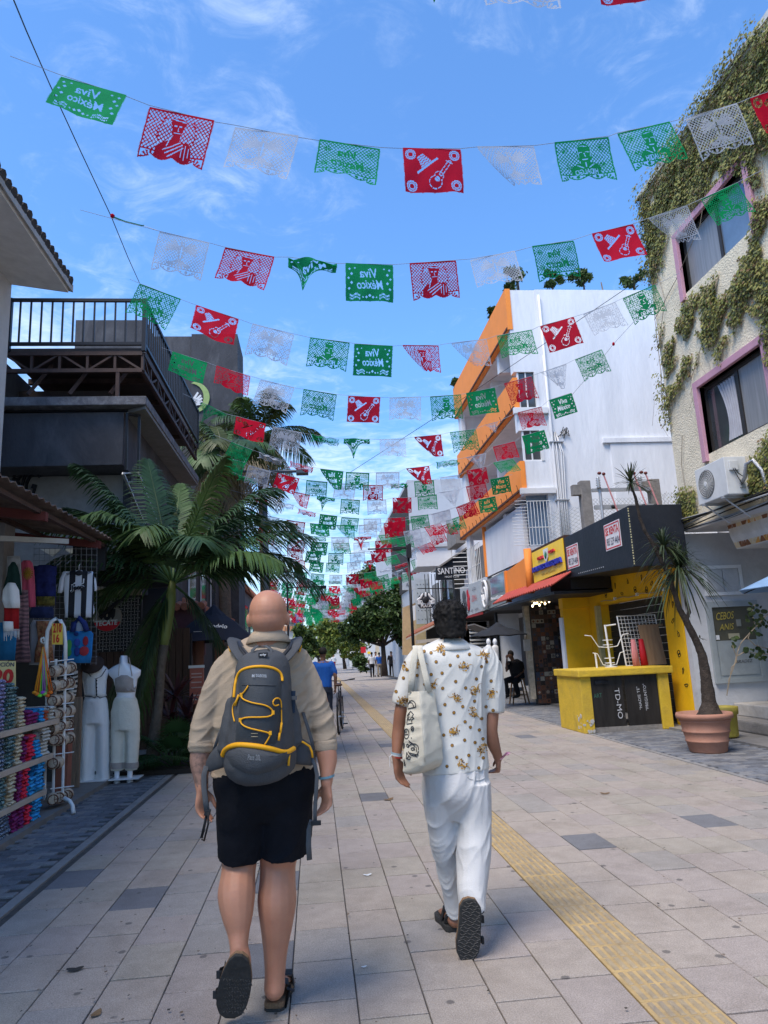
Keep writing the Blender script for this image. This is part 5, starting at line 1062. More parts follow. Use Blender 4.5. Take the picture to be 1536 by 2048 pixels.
for r,(py,kk)in enumerate(rows_):
 for k in range(4 if kk!=2 else 2):
  p=P(110+k*10+rnd(-2,2)+(kk==1)*1-r*.8,py+rnd(-2,2)-k*2+4,Y=Yr-.12+k*.09); e=thing('straw_purse','straw purse with brown rim, %s from left in %s row of the rack'%(['first','second','third','fourth'][k],['the top','the second','the third','the fourth','the fifth','the sixth','the seventh','the bottom'][r]),'purse',tuple(p),'straw purses hanging on the white rack')
  for nm,me in(('body',pa),('rim',pc)):o=bpy.data.objects.new(nm,me); COL.objects.link(o); o.parent=e
  e.rotation_euler=(rnd(-.3,.3),rnd(-.3,.3),rnd(-.5,.6)); e.scale=(1,1,1)
 MB().tube([P(100,py-14,Y=Yr-.1),P(148,py-20,Y=Yr)],.006,4).build('hanging_rod',steel_w,rkm)
bx=MB().box(P(116,1500,Y=9.2).x,P(139,1500,Y=9.2).x,9.15,9.3,P(120,1583,Y=9.2).z,P(120,1452,Y=9.2).z); single(bx,'clay_panel',mat('clay_panel',(.26,.10,.07),bump=.3),'ribbed clay red panel standing behind the purse rack','panel')
bx=MB(); 
for k in range(5):bx.box(P(140+k*4,1500,Y=9.9).x,P(143.4+k*4,1500,Y=9.9).x,9.9+.01*(k%2),9.95,.06,P(140,1395,Y=9.9).z)
single(bx,'tan_curtain',mat('curtain_tan',(.24,.17,.12),bump=.4,stretch=(6,6,.5)),'tan curtain hanging between the purse rack and the mannequins','curtain')
tassel=thing('neon_tassels','bunch of neon orange, green and purple cord necklaces hanging from the rack scroll','necklaces',tuple(P(85,1395,Y=8.55)))
for k,(dx,cc)in enumerate(((-17,(.75,.3,.02)),(-12,(.7,.2,.02)),(-6,(.2,.7,.06)),(0,(.35,.08,.5)),(4,(.25,.6,.1)),(9,(.8,.16,.02)),(15,(.85,.2,.02)))):
 b=MB(); q=P(86,1294,Y=8.58); e=P(86+dx,1385+(k%3)*3,Y=8.5); b.tube([q,q.lerp(e,.5)+Vector((0,0,-.01)),e],.007,5); b.tube([q+Vector((.01,0,0)),e+Vector((.02,0,.02))],.006,4); b.ell(e,(.028,.02,.02),8,5); b.build('neon_cord',mat('neon_%d'%k,cc,rough=.6),tassel,smooth=True)
def sign_card(name,label,q,Y,face,lines,cat='price card'):
 (x0,y0,x1,y1)=q; t=thing(name,label,cat,tuple(P((x0+x1)/2,y1,Y=Y))); MB().prism([P(x0,y1,Y=Y),P(x1,y1,Y=Y),P(x1,y0,Y=Y),P(x0,y0,Y=Y)],(0,.008,0)).build('card',face,t,fixn=True)
 for s,a0,b0,yb,h,m,bd in lines:text(s,P(a0,yb,Y=Y-.003),P(b0,yb-1,Y=Y-.003),(0,0,1),'lettering',m,t,h=h,bold=bd,depth=.003)
 return t
cy=mat('card_yellow',(.72,.48,.06),rough=.6); cw_=mat('card_cream',(.62,.50,.22),rough=.6); rd=mat('brush_red',(.50,.02,.015),rough=.6)
sign_card('price_card','yellow price card with red brushed 210 hanging inside the rack arch',(104,1247,125,1289),8.6,cy,[('210',106,123,1266,.11,rd,.04),('16',107,119,1286,.10,rd,.04)])
sign_card('promotion_card','cream PROMOCION 120 price card on the blanket shelf at the left edge',(-42,1322,31,1374),7.4,cw_,[('PROMOCIÓN',-38,28,1334,.05,ink,.02),('120',-30,26,1370,.15,rd,.05)])
XS=-2.88
sh_=thing('blanket_shelf','four tier wooden shelf of folded blankets along the left shop','shelf',(-3.05,7.2,0))
wboard=mat('shelf_board',(.50,.42,.34),rough=.7,var=.1,dirt=.3)
lv=[(P(0,1464,X=XS),P(109,1439,X=XS)),(P(0,1544,X=XS),P(102,1508,X=XS)),(P(0,1620,X=XS),P(92,1581,X=XS)),(P(0,1683,X=XS),P(91,1633,X=XS))]
zs=[(a.z+b_.z)/2 for a,b_ in lv]; ye=[8.62,8.47,8.32,8.27]
for z,y in zip(zs,ye):MB().box(-3.32,XS,4.8,y,z-.055,z).build('board',wboard,sh_,bevel=.004)
MB().box(-3.34,-3.30,4.8,8.3,.06,zs[0]).build('back_panel',inter,sh_); MB().box(-3.3,-2.9,4.8,8.2,.051,zs[3]-.06).build('base',dk_in,sh_)
def blanket_mat(name,cols,sc=60):
 m=mat(name,cols[0],rough=.95,bump=.7,bscale=90); nt=m.node_tree; L=nt.links; bb_=nt.nodes['Principled BSDF']; g=N(nt,'ShaderNodeNewGeometry'); mpn=N(nt,'ShaderNodeMapping'); mpn.inputs['Scale'].default_value=(1,1.6,1.2); L.new(g.outputs['Position'],mpn.inputs[0])
 v=N(nt,'ShaderNodeTexNoise'); v.inputs['Scale'].default_value=sc; v.inputs['Detail'].default_value=2; L.new(mpn.outputs[0],v.inputs['Vector']); r=N(nt,'ShaderNodeValToRGB'); r.color_ramp.interpolation='CONSTANT'; n=len(cols)
 while len(r.color_ramp.elements)<n:r.color_ramp.elements.new(.5)
 for i,cc in enumerate(cols):r.color_ramp.elements[i].position=0 if i==0 else .36+.28*(i-1)/max(1,n-2+1); r.color_ramp.elements[i].color=(*cc,1)
 L.new(v.outputs[0],r.inputs[0]); L.new(r.outputs[0],bb_.inputs['Base Color']); return m
BM={'navy':blanket_mat('blanket_navy',[(.0145,.029,.0725),(.0435,.087,.145),(.029,.0435,.116),(.406,.478,.551)]),'green':blanket_mat('blanket_green',[(.0145,.058,.0725),(.029,.145,.116),(.029,.0435,.116),(.362,.522,.464)]),'lilac':blanket_mat('blanket_lilac',[(.029,.029,.087),(.058,.058,.174),(.435,.435,.652)]),'cream':blanket_mat('blanket_cream',[(.029,.029,.029),(.652,.58,.406),(.652,.58,.406),(.58,.522,.377)],26),'purple':blanket_mat('blanket_purple',[(.0725,.0145,.058),(.29,.0217,.145),(.203,.029,.145)],26),'red':blanket_mat('blanket_red',[(.145,0,.029),(.797,.029,.0725),(.8,.0435,.102)],22),'blue':blanket_mat('blanket_blue',[(.0145,.0435,.116),(.029,.319,.696),(.0435,.406,.797)],26),'orange':blanket_mat('blanket_orange',[(.058,.029,.0435),(.725,.145,.029),(.435,.087,.0435)],26),'grey':blanket_mat('blanket_grey',[(.029,.029,.0435),(.609,.594,.522),(.58,.58,.522)],26)}
def bl_mesh(seed):
 random.seed(seed); b=MB(); n=9; vs=[]; L=7
 for i in range(L+1):
  y=-.5+i/L; wob=rnd(-.012,.012); wz=rnd(-.10,.10)
  for j in range(n+1):
   a=-PI/2+PI*j/n; vs.append((.0+wob+(.035 if 0<i<L else .02)*math.cos(a)*1.2,y,.5+.5*math.sin(a)+(wz if 0<j<n else 0)))
  vs.append((-.3,y,1)); vs.append((-.3,y,0))
 w_=n+3; fs=[]
 for i in range(L):
  for j in range(w_):fs.append((i*w_+j,i*w_+(j+1)%w_,(i+1)*w_+(j+1)%w_,(i+1)*w_+j))
 fs+=[tuple(range(w_)),tuple(range(L*w_,(L+1)*w_))[::-1]]; b.add(vs,fs); return b
bms={k:[]for k in BM}
for k in BM:
 for s in range(3):me=bl_mesh(s*7+1).mesh('folded_blanket',smooth=True); me.materials.append(BM[k]); bms[k].append(me)
CN={'navy':'navy blue','green':'dark green','lilac':'navy and lilac','cream':'cream and black','purple':'magenta purple','red':'bright red','blue':'bright blue','orange':'orange striped','grey':'pale grey and black'}
SN=['top','second','third','bottom']
S=[[(-35,-12,'navy',1362),(-12,12,'lilac',1362),(12,35,'green',1366),(35,51,'cream',1392),(51,67,'purple',1424),(67,79,'purple',1430),(78,89,'blue',1420),(89,98,'orange',1420),(98,111,'grey',1414)],[(-35,-12,'green',1470),(-12,14,'navy',1470),(14,34,'green',1470),(34,49,'cream',1464),(48,58,'purple',1475),(58,73,'red',1468),(72,87,'blue',1479),(84,103,'grey',1452)],[(-30,0,'navy',1550),(0,23,'green',1548),(23,40,'cream',1545),(40,51,'purple',1534),(51,64,'red',1532),(64,78,'blue',1549),(78,96,'blue',1525)],[(-28,4,'green',1628),(4,34,'navy',1622),(34,47,'purple',1604),(47,60,'purple',1612),(60,73,'red',1607),(73,92,'blue',1586)]]
ORD=['lowest','second','third','fourth','fifth','sixth','seventh','eighth','ninth','tenth','eleventh','twelfth','thirteenth']
random.seed(77); TH=.036; cnt_=0
for si,row in enumerate(S):
 for gi,(x0,x1,k,top)in enumerate(row):
  y0=P(x0,1500,X=XS).y; y1=P(x1,1500,X=XS).y; zt=P((x0+x1)/2,top,X=XS).z; n=max(3,min(13,round((zt-zs[si])/TH)))
  first=[r[2]for r in row].index(k)==gi and[r[2]for r in row].count(k)==1
  dirn='' if first else(' farther' if gi>[r[2]for r in row].index(k)else ' nearer')
  for q in range(n):
   o=bpy.data.objects.new('folded_blanket',random.choice(bms[k])); COL.objects.link(o); o.location=(XS-.055+rnd(-.012,.012),(y0+y1)/2+rnd(-.006,.006),zs[si]+q*TH+.001); o.scale=(1,(y1-y0)*.97,TH*1.0); o.rotation_euler=(rnd(-.01,.01),0,rnd(-.03,.03))
   tag(o,'%s folded blanket, %s up in the%s such stack on the %s shelf'%(CN[k],ORD[q],dirn,SN[si]),'blanket','%s blankets on the %s shelf%s'%(CN[k],SN[si],dirn)); cnt_+=1
print('blankets',cnt_)
# ------ PAPEL PICADO GARLANDS
def raster_text(s,x0,x1,y0,y1,X,Y,shear=.0,bold=0.):
 "mask of lettering fitted to the box (y down), evaluated at grid X, Y"
 vs,fs=text_polys(s,bold); A=np.array(vs)[:,:2].copy(); A[:,0]+=shear*A[:,1]
 A-=A.min(0); A/=A.max(0); A[:,0]=x0+A[:,0]*(x1-x0); A[:,1]=y1-A[:,1]*(y1-y0); m=np.zeros(X.shape,bool)
 for f in fs:
  for k in range(1,len(f)-1):
   a,b,c=A[f[0]],A[f[k]],A[f[k+1]]
   d1=(X-b[0])*(a[1]-b[1])-(a[0]-b[0])*(Y-b[1]); d2=(X-c[0])*(b[1]-c[1])-(b[0]-c[0])*(Y-c[1]); d3=(X-a[0])*(c[1]-a[1])-(c[0]-a[0])*(Y-a[1])
   m|=~(((d1<0)|(d2<0)|(d3<0))&((d1>0)|(d2>0)|(d3>0)))
 return m
def seg(X,Y,a,b):
 ax,ay=a; bx,by=b; t=np.clip(((X-ax)*(bx-ax)+(Y-ay)*(by-ay))/((bx-ax)**2+(by-ay)**2),0,1); return np.hypot(X-ax-t*(bx-ax),Y-ay-t*(by-ay))
def motif(kind,nx,ny):
 "boolean grid of paper (True) in a 1.0 x 0.8 sheet"
 x=(np.arange(nx)+.5)/nx; y=(np.arange(ny)+.5)/ny*.8; X,Y=np.meshgrid(x,y)
 E_=lambda cx,cy,rx,ry:((X-cx)/rx)**2+((Y-cy)/ry)**2<1
 scal=.010*np.abs(np.sin(Y*PI/.022)); edge=(X>scal*1.0)&(X<1-scal)
 u=(X+Y*.95)%.062; v=(X-Y*.95)%.062; lat=(np.minimum(u,.062-u)<.0095)|(np.minimum(v,.062-v)<.0095)
 border=(X<.032)|(X>.968)|(Y<.035)
 if kind in('viva','guitar'):
  bot=.775-.008*np.abs(np.sin(X*PI/.022)); paper=edge&(Y<bot)
  if kind=='viva':
   cut=raster_text('Viva',.36,.70,.10,.30,X,Y,.25,.015)|raster_text('México',.22,.76,.34,.53,X,Y,.25,.012)
   D=lambda cx,cy,r:(np.abs(X-cx)+np.abs(Y-cy))<r
   for cx,cy,r in((.09,.12,.028),(.13,.22,.032),(.07,.31,.026),(.13,.40,.03),(.08,.52,.03),(.91,.12,.028),(.87,.22,.032),(.93,.31,.026),(.87,.40,.03),(.92,.52,.03),(.5,.66,.032),(.43,.69,.026),(.57,.69,.026),(.2,.10,.02),(.8,.10,.02),(.36,.69,.02),(.64,.69,.02)):cut|=D(cx,cy,r)
   for s in(0,1):
    for k in range(9):
     cx=.1+k*.024; cx=1-cx if s else cx; cut|=E_(cx,.64+.02*math.sin(k*.9),.010,.022)|E_(cx,.70+.02*math.sin(k*.9),.009,.02)
   return paper&~cut
  cut=np.zeros(X.shape,bool)
  for cx,cy in((.13,.12),(.87,.12),(.13,.66),(.87,.66)):
   r=np.hypot(X-cx,Y-cy); an=np.arctan2(Y-cy,X-cx); cut|=(r<.092)&(r>.066)&(np.abs(np.sin(an*9))>.25)|(np.abs(r-.048)<.009)
  a=.62; hx=(X-.60)*math.cos(a)+(Y-.30)*math.sin(a); hy=-(X-.60)*math.sin(a)+(Y-.30)*math.cos(a)
  crown=(np.abs(hx)<.105-.22*np.clip(-hy,0,1))&(hy<-.015)&(hy>-.20)&(np.abs(((hy*30+.6*np.abs(((hx*22)%2)-1)))%1.25)>.42); brim=(np.abs(hx)<.215)&(np.abs(hy-.012)<.018); cut|=crown|brim
  for(a_,b_,r_)in(((.22,.24),(.38,.47),.034),):
   d=seg(X,Y,a_,b_); cut|=(np.abs(d-.026)<.0075)&(np.sin((X+Y)*60)>-.7)
  d=np.minimum(np.hypot(X-.415,Y-.50)-.075,np.hypot(X-.475,Y-.60)-.105); cut|=(np.abs(d)<.0075)&(np.sin(np.arctan2(Y-.56,X-.45)*11)>-.8); cut|=E_(.445,.55,.042,.042)&~((np.abs(X-.445+(Y-.55))<.008))
  for k in range(3):cut|=seg(X,Y,(.17+k*.03,.27-k*.012),(.215+k*.03,.245-k*.012))<.007
  return paper&~cut
 bot=.66+.055*np.abs(np.sin((X-.5)*PI*3.0))+.04*(np.abs(X-.5)>.33); paper=edge&(Y<bot)
 solid=border|lat; rim=Y>bot-.022
 fan=np.zeros(X.shape,bool)
 for cx in(.17,.5,.83):
  r=np.hypot(X-cx,(Y-.74)); an=np.arctan2(Y-.74,X-cx); fan|=(r<.12)&(np.sin(an*12)<.1)
 low=Y>.60; solid=np.where(low,fan|(np.hypot(X-.33,Y-.66)<.03)|(np.hypot(X-.67,Y-.66)<.03)|(np.abs(Y-.605)<.012),solid)|rim|border
 def cuts(*L):
  c=np.zeros(X.shape,bool)
  for a,b,r in L:c|=seg(X,Y,a,b)<r
  return c
 if kind=='hidalgo':
  fig=E_(.5,.24,.13,.17)|E_(.5,.52,.27,.12)|E_(.5,.40,.08,.12)
  c=cuts(((.42,.22),(.47,.215),.008),((.54,.215),(.59,.22),.008),((.50,.24),(.485,.30),.007),((.46,.345),(.54,.345),.008),((.38,.18),(.40,.30),.006),((.61,.16),(.60,.30),.006),((.44,.12),(.56,.11),.006),((.36,.44),(.45,.50),.008),((.64,.44),(.55,.50),.008),((.5,.40),(.5,.48),.006))
  c|=raster_text('HIDALGO',.30,.70,.52,.62,X,Y,0,.02); band=E_(.5,.57,.25,.075)
  for cx,cy in((.18,.16),(.82,.16),(.2,.46),(.8,.46)):
   r=np.hypot(X-cx,Y-cy); solid|=(r<.055)&(np.sin(np.arctan2(Y-cy,X-cx)*8)>0)
  return paper&((solid|fig|band)&~c)
 if kind=='lattice_viva':
  txt=raster_text('Viva',.38,.68,.13,.30,X,Y,.3,.03)|raster_text('Mexico',.22,.76,.33,.52,X,Y,.3,.03)
  for cx,cy in((.15,.16),(.85,.16),(.16,.46),(.86,.48),(.5,.57)):
   r=np.hypot(X-cx,Y-cy); solid|=(r<.06)&(np.sin(np.arctan2(Y-cy,X-cx)*9)>-.1)
  return paper&(solid|txt)
 if kind=='bust':
  fig=E_(.5,.22,.09,.13)|E_(.5,.16,.12,.075)|E_(.5,.62,.27,.22)&(Y>.38)|E_(.5,.38,.06,.1)|E_(.33,.56,.09,.14)
  c=cuts(((.45,.20),(.48,.20),.007),((.53,.20),(.56,.20),.007),((.5,.22),(.49,.27),.006),((.46,.30),(.54,.30),.008),((.40,.13),(.60,.11),.007),((.44,.08),(.58,.07),.005),((.38,.46),(.62,.60),.008),((.42,.43),(.66,.56),.007),((.36,.50),(.58,.65),.008),((.58,.36),(.62,.5),.006))
  c|=(np.sin(X*120)>.8)&E_(.33,.56,.07,.1)
  for s in(-1,1):
   for k in range(8):cx,cy=.5+s*(.22+.06*math.sin(k*.45)),.12+k*.055; solid|=E_(cx,cy,.022,.014)
  return paper&((solid|fig)&~c)
 if kind=='eagle':
  fig=E_(.5,.30,.06,.17)|E_(.5,.15,.045,.05)
  for s in(-1,1):
   for k in range(6):
    a=-.2+k*.26; fig|=seg(X,Y,(.5+s*.04,.26),(.5+s*(.06+.24*math.cos(a)),.26-.20*math.sin(a)+.02))<.016
  for k in range(5):a=.6+k*.45; fig|=seg(X,Y,(.5,.45),(.5+.16*math.cos(a),.45+.12*math.sin(a)))<.016
  fig|=E_(.33,.55,.07,.035)|E_(.67,.55,.07,.035)
  c=cuts(((.5,.2),(.5,.42),.006),((.46,.28),(.54,.28),.005),((.46,.34),(.54,.34),.005),((.485,.14),(.49,.15),.008))
  return paper&((solid|fig)&~c)
FW,FH=.60,.50
def flag_mesh(kind,variant,nx,mirror):
 ny=int(nx*.8); M=motif(kind,nx,ny); vid={}; vs=[]; fs=[]
 ph={'viva':.3,'guitar':1.1,'hidalgo':2.,'bust':2.8,'eagle':3.7,'lattice_viva':4.4}[kind]
 def pos(i,j):
  u,v=i/nx,j/ny; wv=.018*math.sin(u*7+v*2+ph)+.010*math.sin(u*13-v*5+ph); x,y,z=u,v*(wv*1.6),v
  if variant=='a':x=u+.02*v*math.sin(ph); y+=.10*v*v; z=v*.99
  elif variant=='b':x=u+.05*v; y+=-.08*v*v+.03*math.sin(u*9)*v; z=v*(1-.10*u*v)
  elif variant=='taper':k=max(0,u-.25)/.75; x=u-.62*k*v*v**.2; y+=.20*k*v; z=v*(1-.05*k)-.10*k*k*v
  elif variant=='tri':k=abs(u-.42)/.58; x=.42+(u-.42)*(1-.80*v); y+=.10*math.sin(u*16)*v; z=v*(1-.35*k*k)
  elif variant=='fold':z=v*.34+.03*math.sin(u*17+v*4); y+=.11*math.sin(v*8+u*3); x=u+.02*math.sin(v*9)
  elif variant=='crumple':k=math.exp(-((u-.62)/.16)**2); z=v*(.22+.75*k); x=u+(.62-u)*.35*v*k*2; y+=.12*math.sin(v*7+u*8)
  elif variant=='swing':x=u-.14*v; y-=.34*v; z=v*.84+.06*math.sin(u*5)*v
  return((x-.5)*FW*(-1 if mirror else 1),y*FW*.8,-z*FH)
 jj,ii=np.nonzero(M)
 for j,i in zip(jj.tolist(),ii.tolist()):
  f=[]
  for a,b in((i,j),(i+1,j),(i+1,j+1),(i,j+1)):
   k=vid.get((a,b))
   if k is None:k=len(vs); vid[a,b]=k; vs.append(pos(a,b))
   f.append(k)
  fs.append(f)
 me=bpy.data.meshes.new('paper_flag'); me.from_pydata(vs,[],fs); me.polygons.foreach_set('use_smooth',[True]*len(fs)); me.update(); me.materials.append(FM['green']); return me
def paper(name,col,al,tr):
 m=mat(name,col,rough=.8,var=.08,scale=4,trans=tr,alpha=al,spec=.08); return m
FM={'green':paper('paper_green',(.006,.27,.09),.99,.45),'red':paper('paper_red',(.52,.006,.028),.99,.45),'white':paper('paper_white',(.46,.49,.55),.78,.30)}
_fc={}
def flag(parent,a,b,col,kind,variant,res,mirror=True,sz=1.0):
 key=(kind,variant,res,mirror)
 if key not in _fc:_fc[key]=flag_mesh(*key)
 o=bpy.data.objects.new('paper_flag',_fc[key]); COL.objects.link(o); o.parent=parent
 a,b=Vector(a),Vector(b); mid=(a+b)/2; d=b-a; w=d.length; k=w/FW
 ang=math.atan2(d.z,math.hypot(d.x,d.y)); o.location=mid-wloc(parent); o.scale=(k*sz,k*sz*rnd(.93,1.05),k*sz); o.rotation_euler=(rnd(-.12,.16),-ang,math.atan2(d.y,d.x)+rnd(-.10,.10))
 o.material_slots[0].link='OBJECT'; o.material_slots[0].material=FM[col]; return o
G,R_f,Wh='green','red','white'
K={'v':(G,'viva'),'l':(G,'lattice_viva'),'h':(G,'hidalgo'),'r':(R_f,'bust'),'q':(R_f,'guitar'),'w':(Wh,'eagle')}
ROWS=[(3.75,[(790,-75,905,-77,'v','tri'),(955,-78,1105,-84,'w','b'),(1170,-98,1310,-115,'q','a'),(1310,-110,1420,-125,'l','tri')]),(6.1,[(119,149,256,194,'v','swing'),(297,210,431,244,'r','a'),(468,250,599,275,'w','b'),(638,281,762,295,'l','b'),(804,297,923,297,'q','a'),(952,294,1069,291,'w','taper'),(1107,286,1219,272,'h','b'),(1234,266,1339,244,'h','a'),(1371,236,1472,208,'w','a'),(1500,196,1590,165,'q','b')]),(8.2,[(318,462,420,486,'w','a'),(449,494,550,514,'r','b'),(577,514,675,527,'v','crumple'),(690,527,787,529,'v','a'),(818,527,913,520,'r','a'),(940,518,1029,503,'w','b'),(1062,494,1149,479,'l','a'),(1182,468,1268,447,'q','b'),(1295,437,1376,410,'w','taper'),(1402,398,1475,365,'h','b')]),(10.6,[(278,566,363,599,'l','b'),(392,610,478,638,'q','swing'),(505,648,589,668,'w','a'),(620,675,700,685,'h','a'),(708,687,786,692,'v','a'),(804,691,878,690,'r','taper'),(902,686,973,678,'w','taper'),(994,671,1063,660,'l','b'),(1080,652,1147,634,'q','a'),(1166,628,1230,604,'w','b'),(1246,596,1309,570,'h','a')]),(13.0,[(345,703,415,725,'v','swing'),(433,732,501,752,'r','swing'),(520,758,590,776,'w','b'),(607,778,674,789,'l','a'),(696,791,761,795,'q','a'),(779,795,842,794,'w','b'),(860,793,922,789,'h','a'),(931,787,991,774,'v','b'),(1007,768,1063,752,'r','a'),(1079,746,1134,727,'w','tri'),(1150,719,1203,699,'l','a')]),(15.2,[(403,804,453,828,'l','crumple'),(472,832,532,848,'q','swing'),(545,853,605,866,'w','a'),(624,869,679,878,'l','fold'),(687,877,740,878,'v','crumple'),(759,879,811,877,'w','b'),(828,874,882,869,'q','taper'),(899,865,952,858,'l','a'),(970,850,996,843,'w','tri'),(1035,825,1083,813,'r','b'),(1098,800,1143,786,'v','a')]),(16.7,[(463,884,505,900,'l','b'),(520,905,565,920,'w','fold'),(582,923,627,935,'r','fold'),(640,937,687,943,'v','taper'),(692,944,739,946,'h','a'),(752,945,799,944,'w','b'),(812,937,858,932,'q','taper'),(872,925,917,918,'l','fold'),(932,915,973,906,'w','tri'),(986,893,1029,883,'r','b'),(1044,872,1088,860,'v','a')]),(17.4,[(450,915,490,925,'l','a'),(497,930,542,943,'w','a'),(555,946,599,957,'q','b'),(613,960,655,964,'l','a'),(670,966,712,969,'w','b'),(726,970,766,970,'r','a'),(781,968,815,966,'v','fold'),(828,963,868,960,'h','a'),(880,955,919,950,'w','b'),(933,941,972,934,'q','a'),(986,926,1026,918,'l','swing')]),(18.4,[(478,950,515,960,'l','fold'),(528,969,568,980,'w','b'),(583,982,620,990,'r','taper'),(634,992,670,997,'v','crumple'),(682,998,720,1000,'h','a'),(734,1000,772,999,'w','a'),(785,996,823,995,'q','a'),(835,993,873,989,'l','b'),(879,985,920,979,'w','tri'),(932,973,970,965,'r','a'),(980,959,1018,951,'v','a')]),(19.7,[(505,992,540,1000,'r','fold'),(550,1003,588,1010,'w','fold'),(598,1018,632,1026,'r','fold'),(640,1028,675,1032,'v','a'),(683,1034,718,1037,'h','b'),(727,1038,762,1037,'w','a'),(776,1036,810,1035,'q','a'),(821,1033,856,1029,'l','a'),(866,1027,900,1019,'w','b'),(912,1015,946,1004,'r','a'),(956,1000,991,992,'v','b')]),]
random.seed(41)
cordm=mat('cord',(.30,.34,.40),rough=.6)
def cord(parent,pts,r=.003,name='cord',m=None):return MB().tube(pts,r,4).build(name,m or cordm,parent)
ORDN=['first','second','third','fourth','fifth','sixth','seventh','eighth','ninth','tenth']
for ri,(Y,fl)in enumerate(ROWS):
 A=[(P(f[0],f[1],Y=Y),P(f[2],f[3],Y=Y))for f in fl]; x0=-2.75 if ri<6 else-2.3
 x1=6.4 if Y<12 else(5.9 if Y<17 else 5.5); first,last=A[0][0],A[-1][1]
 g=thing('flag_garland','string of cut paper flags across the street, %s garland counting from the camera'%(ORDN[ri]),'garland',(first.x,Y,first.z),'garlands of green, white and red cut paper flags over the street')
 sl0=(A[0][0].z-A[1][0].z)/max(.1,A[1][0].x-A[0][0].x); sl1=(A[-1][1].z-A[-2][1].z)/max(.1,A[-1][1].x-A[-2][1].x)
 pts=([Vector((x0,Y,first.z+sl0*1.1*(first.x-x0)))]if first.x>x0+.05 else[])+[p for q in A for p in q]+([Vector((x1,Y,last.z+sl1*1.1*(x1-last.x)))]if last.x<x1-.05 and ri else[])
 cord(g,pts,.0035)
 for(a,b),f in zip(A,fl):
  c,k=K[f[4]]; flag(g,a,b,c,k,f[5],96 if ri<3 else(72 if ri<6 else 48),mirror=not(f[4]in 'v' and ri in(5,6,8)and f[0]>900)and not(ri==1 and f[0]==1234),sz=1.0)
ORD2=['eleventh','twelfth','thirteenth','fourteenth','fifteenth','sixteenth','seventeenth','eighteenth','nineteenth','twentieth']+['twenty '+q for q in ORDN[:9]]+['thirtieth']+['thirty '+q for q in ORDN[:9]]
Ys=[21.2,22.6,24.2,26.2,29.5]+[31.5+2.3*k for k in range(21)]
seqk=['l','w','r','v','h','w','q','l','w','r','h']
for ri,Y in enumerate(Ys):
 zc=5.35-(.25 if ri>4 else 0)+rnd(-.08,.08); xa,xb=rnd(-2.6,-2.1),5.1 if Y<37 else rnd(4.3,5.0); sag=rnd(.55,.85); xm=(xa+xb)/2
 zf=lambda x:zc+sag*((x-xm)/((xb-xa)/2))**2
 g=thing('flag_garland','string of small paper flags down the street, %s garland from the camera'%ORD2[ri],'garland',(xa,Y,zf(xa)),'garlands of green, white and red cut paper flags over the street')
 cord(g,[(x,Y,zf(x))for x in np.linspace(xa,xb,13)],.005)
 n=10 if ri<16 else 9; w=.56; gap=(xb-xa)/n; sh_i=random.randrange(3)
 for k in range(n):
  x=xa+gap*(k+.5)+rnd(-.06,.06); kd=seqk[(k+sh_i*(ri%2))%11]
  if ri>9:kd={0:'r',1:'r',2:'l',3:'v',4:'w',5:'q',6:'w',7:'h',8:'w',9:'r'}[k]if random.random()<.7 else random.choice('vlhwqr')
  c,kk=K[kd]; va=random.choices(('a','b','fold','taper','swing','crumple'),(5,5,1,1,2,1))[0]
  flag(g,(x-w/2,Y,zf(x-w/2)),(x+w/2,Y,zf(x+w/2)),c,kk,va,48 if ri<8 else 30,mirror=True)
wr_=thing('overhead_wire','thin dark wire running overhead from the top left corner to the terrace railing','wire',(-2.7,12.1,8.0))
cord(wr_,[P(15,-30,Y=4.6),P(52,60,Y=5.4),P(100,170,Y=6.6),P(160,300,Y=7.4),P(222,432,Y=8.6),P(256,515,Y=10.2),P(279,566,Y=12.1)],.006,'wire',cable)
rb=thing('loose_ribbon','loose green ribbon with a red knot tied to the overhead wire at left','ribbon',tuple(P(222,432,Y=8.5)))
b=MB(); b.ell(P(225,432,Y=8.5),(.03,.03,.03),8,6); b.build('knot',FM['red'],rb); MB().tube([P(222,432,Y=8.5),P(250,443,Y=8.5),P(282,451,Y=8.5),P(288,451,Y=8.5)],.011,5).build('ribbon',mat('ribbon_green',(.01,.16,.12)),rb)
cord(rb,[P(288,451,Y=8.4),P(318,462,Y=8.2)],.003)
c1=thing('diagonal_cable','long black cable crossing the sky diagonally from the ivy wall to the far left','cable',(0,15,5)); cord(c1,[P(1536,378,Y=9.5),P(1268,566,Y=13),P(1070,700,Y=15),P(855,845,Y=17),P(700,945,Y=19)],.008,'cable',cable)
c2=thing('thin_cable','thin wire with a red knot hanging before the white wall','cable',(4,14,6)); cord(c2,[P(1300,608,Y=12),P(1227,688,Y=13.5),P(1170,760,Y=14.5),P(1135,800,Y=15)],.004,'cable',cable); MB().ell(P(1227,688,Y=13.45),(.03,.03,.04),8,6).build('knot',FM['red'],c2)
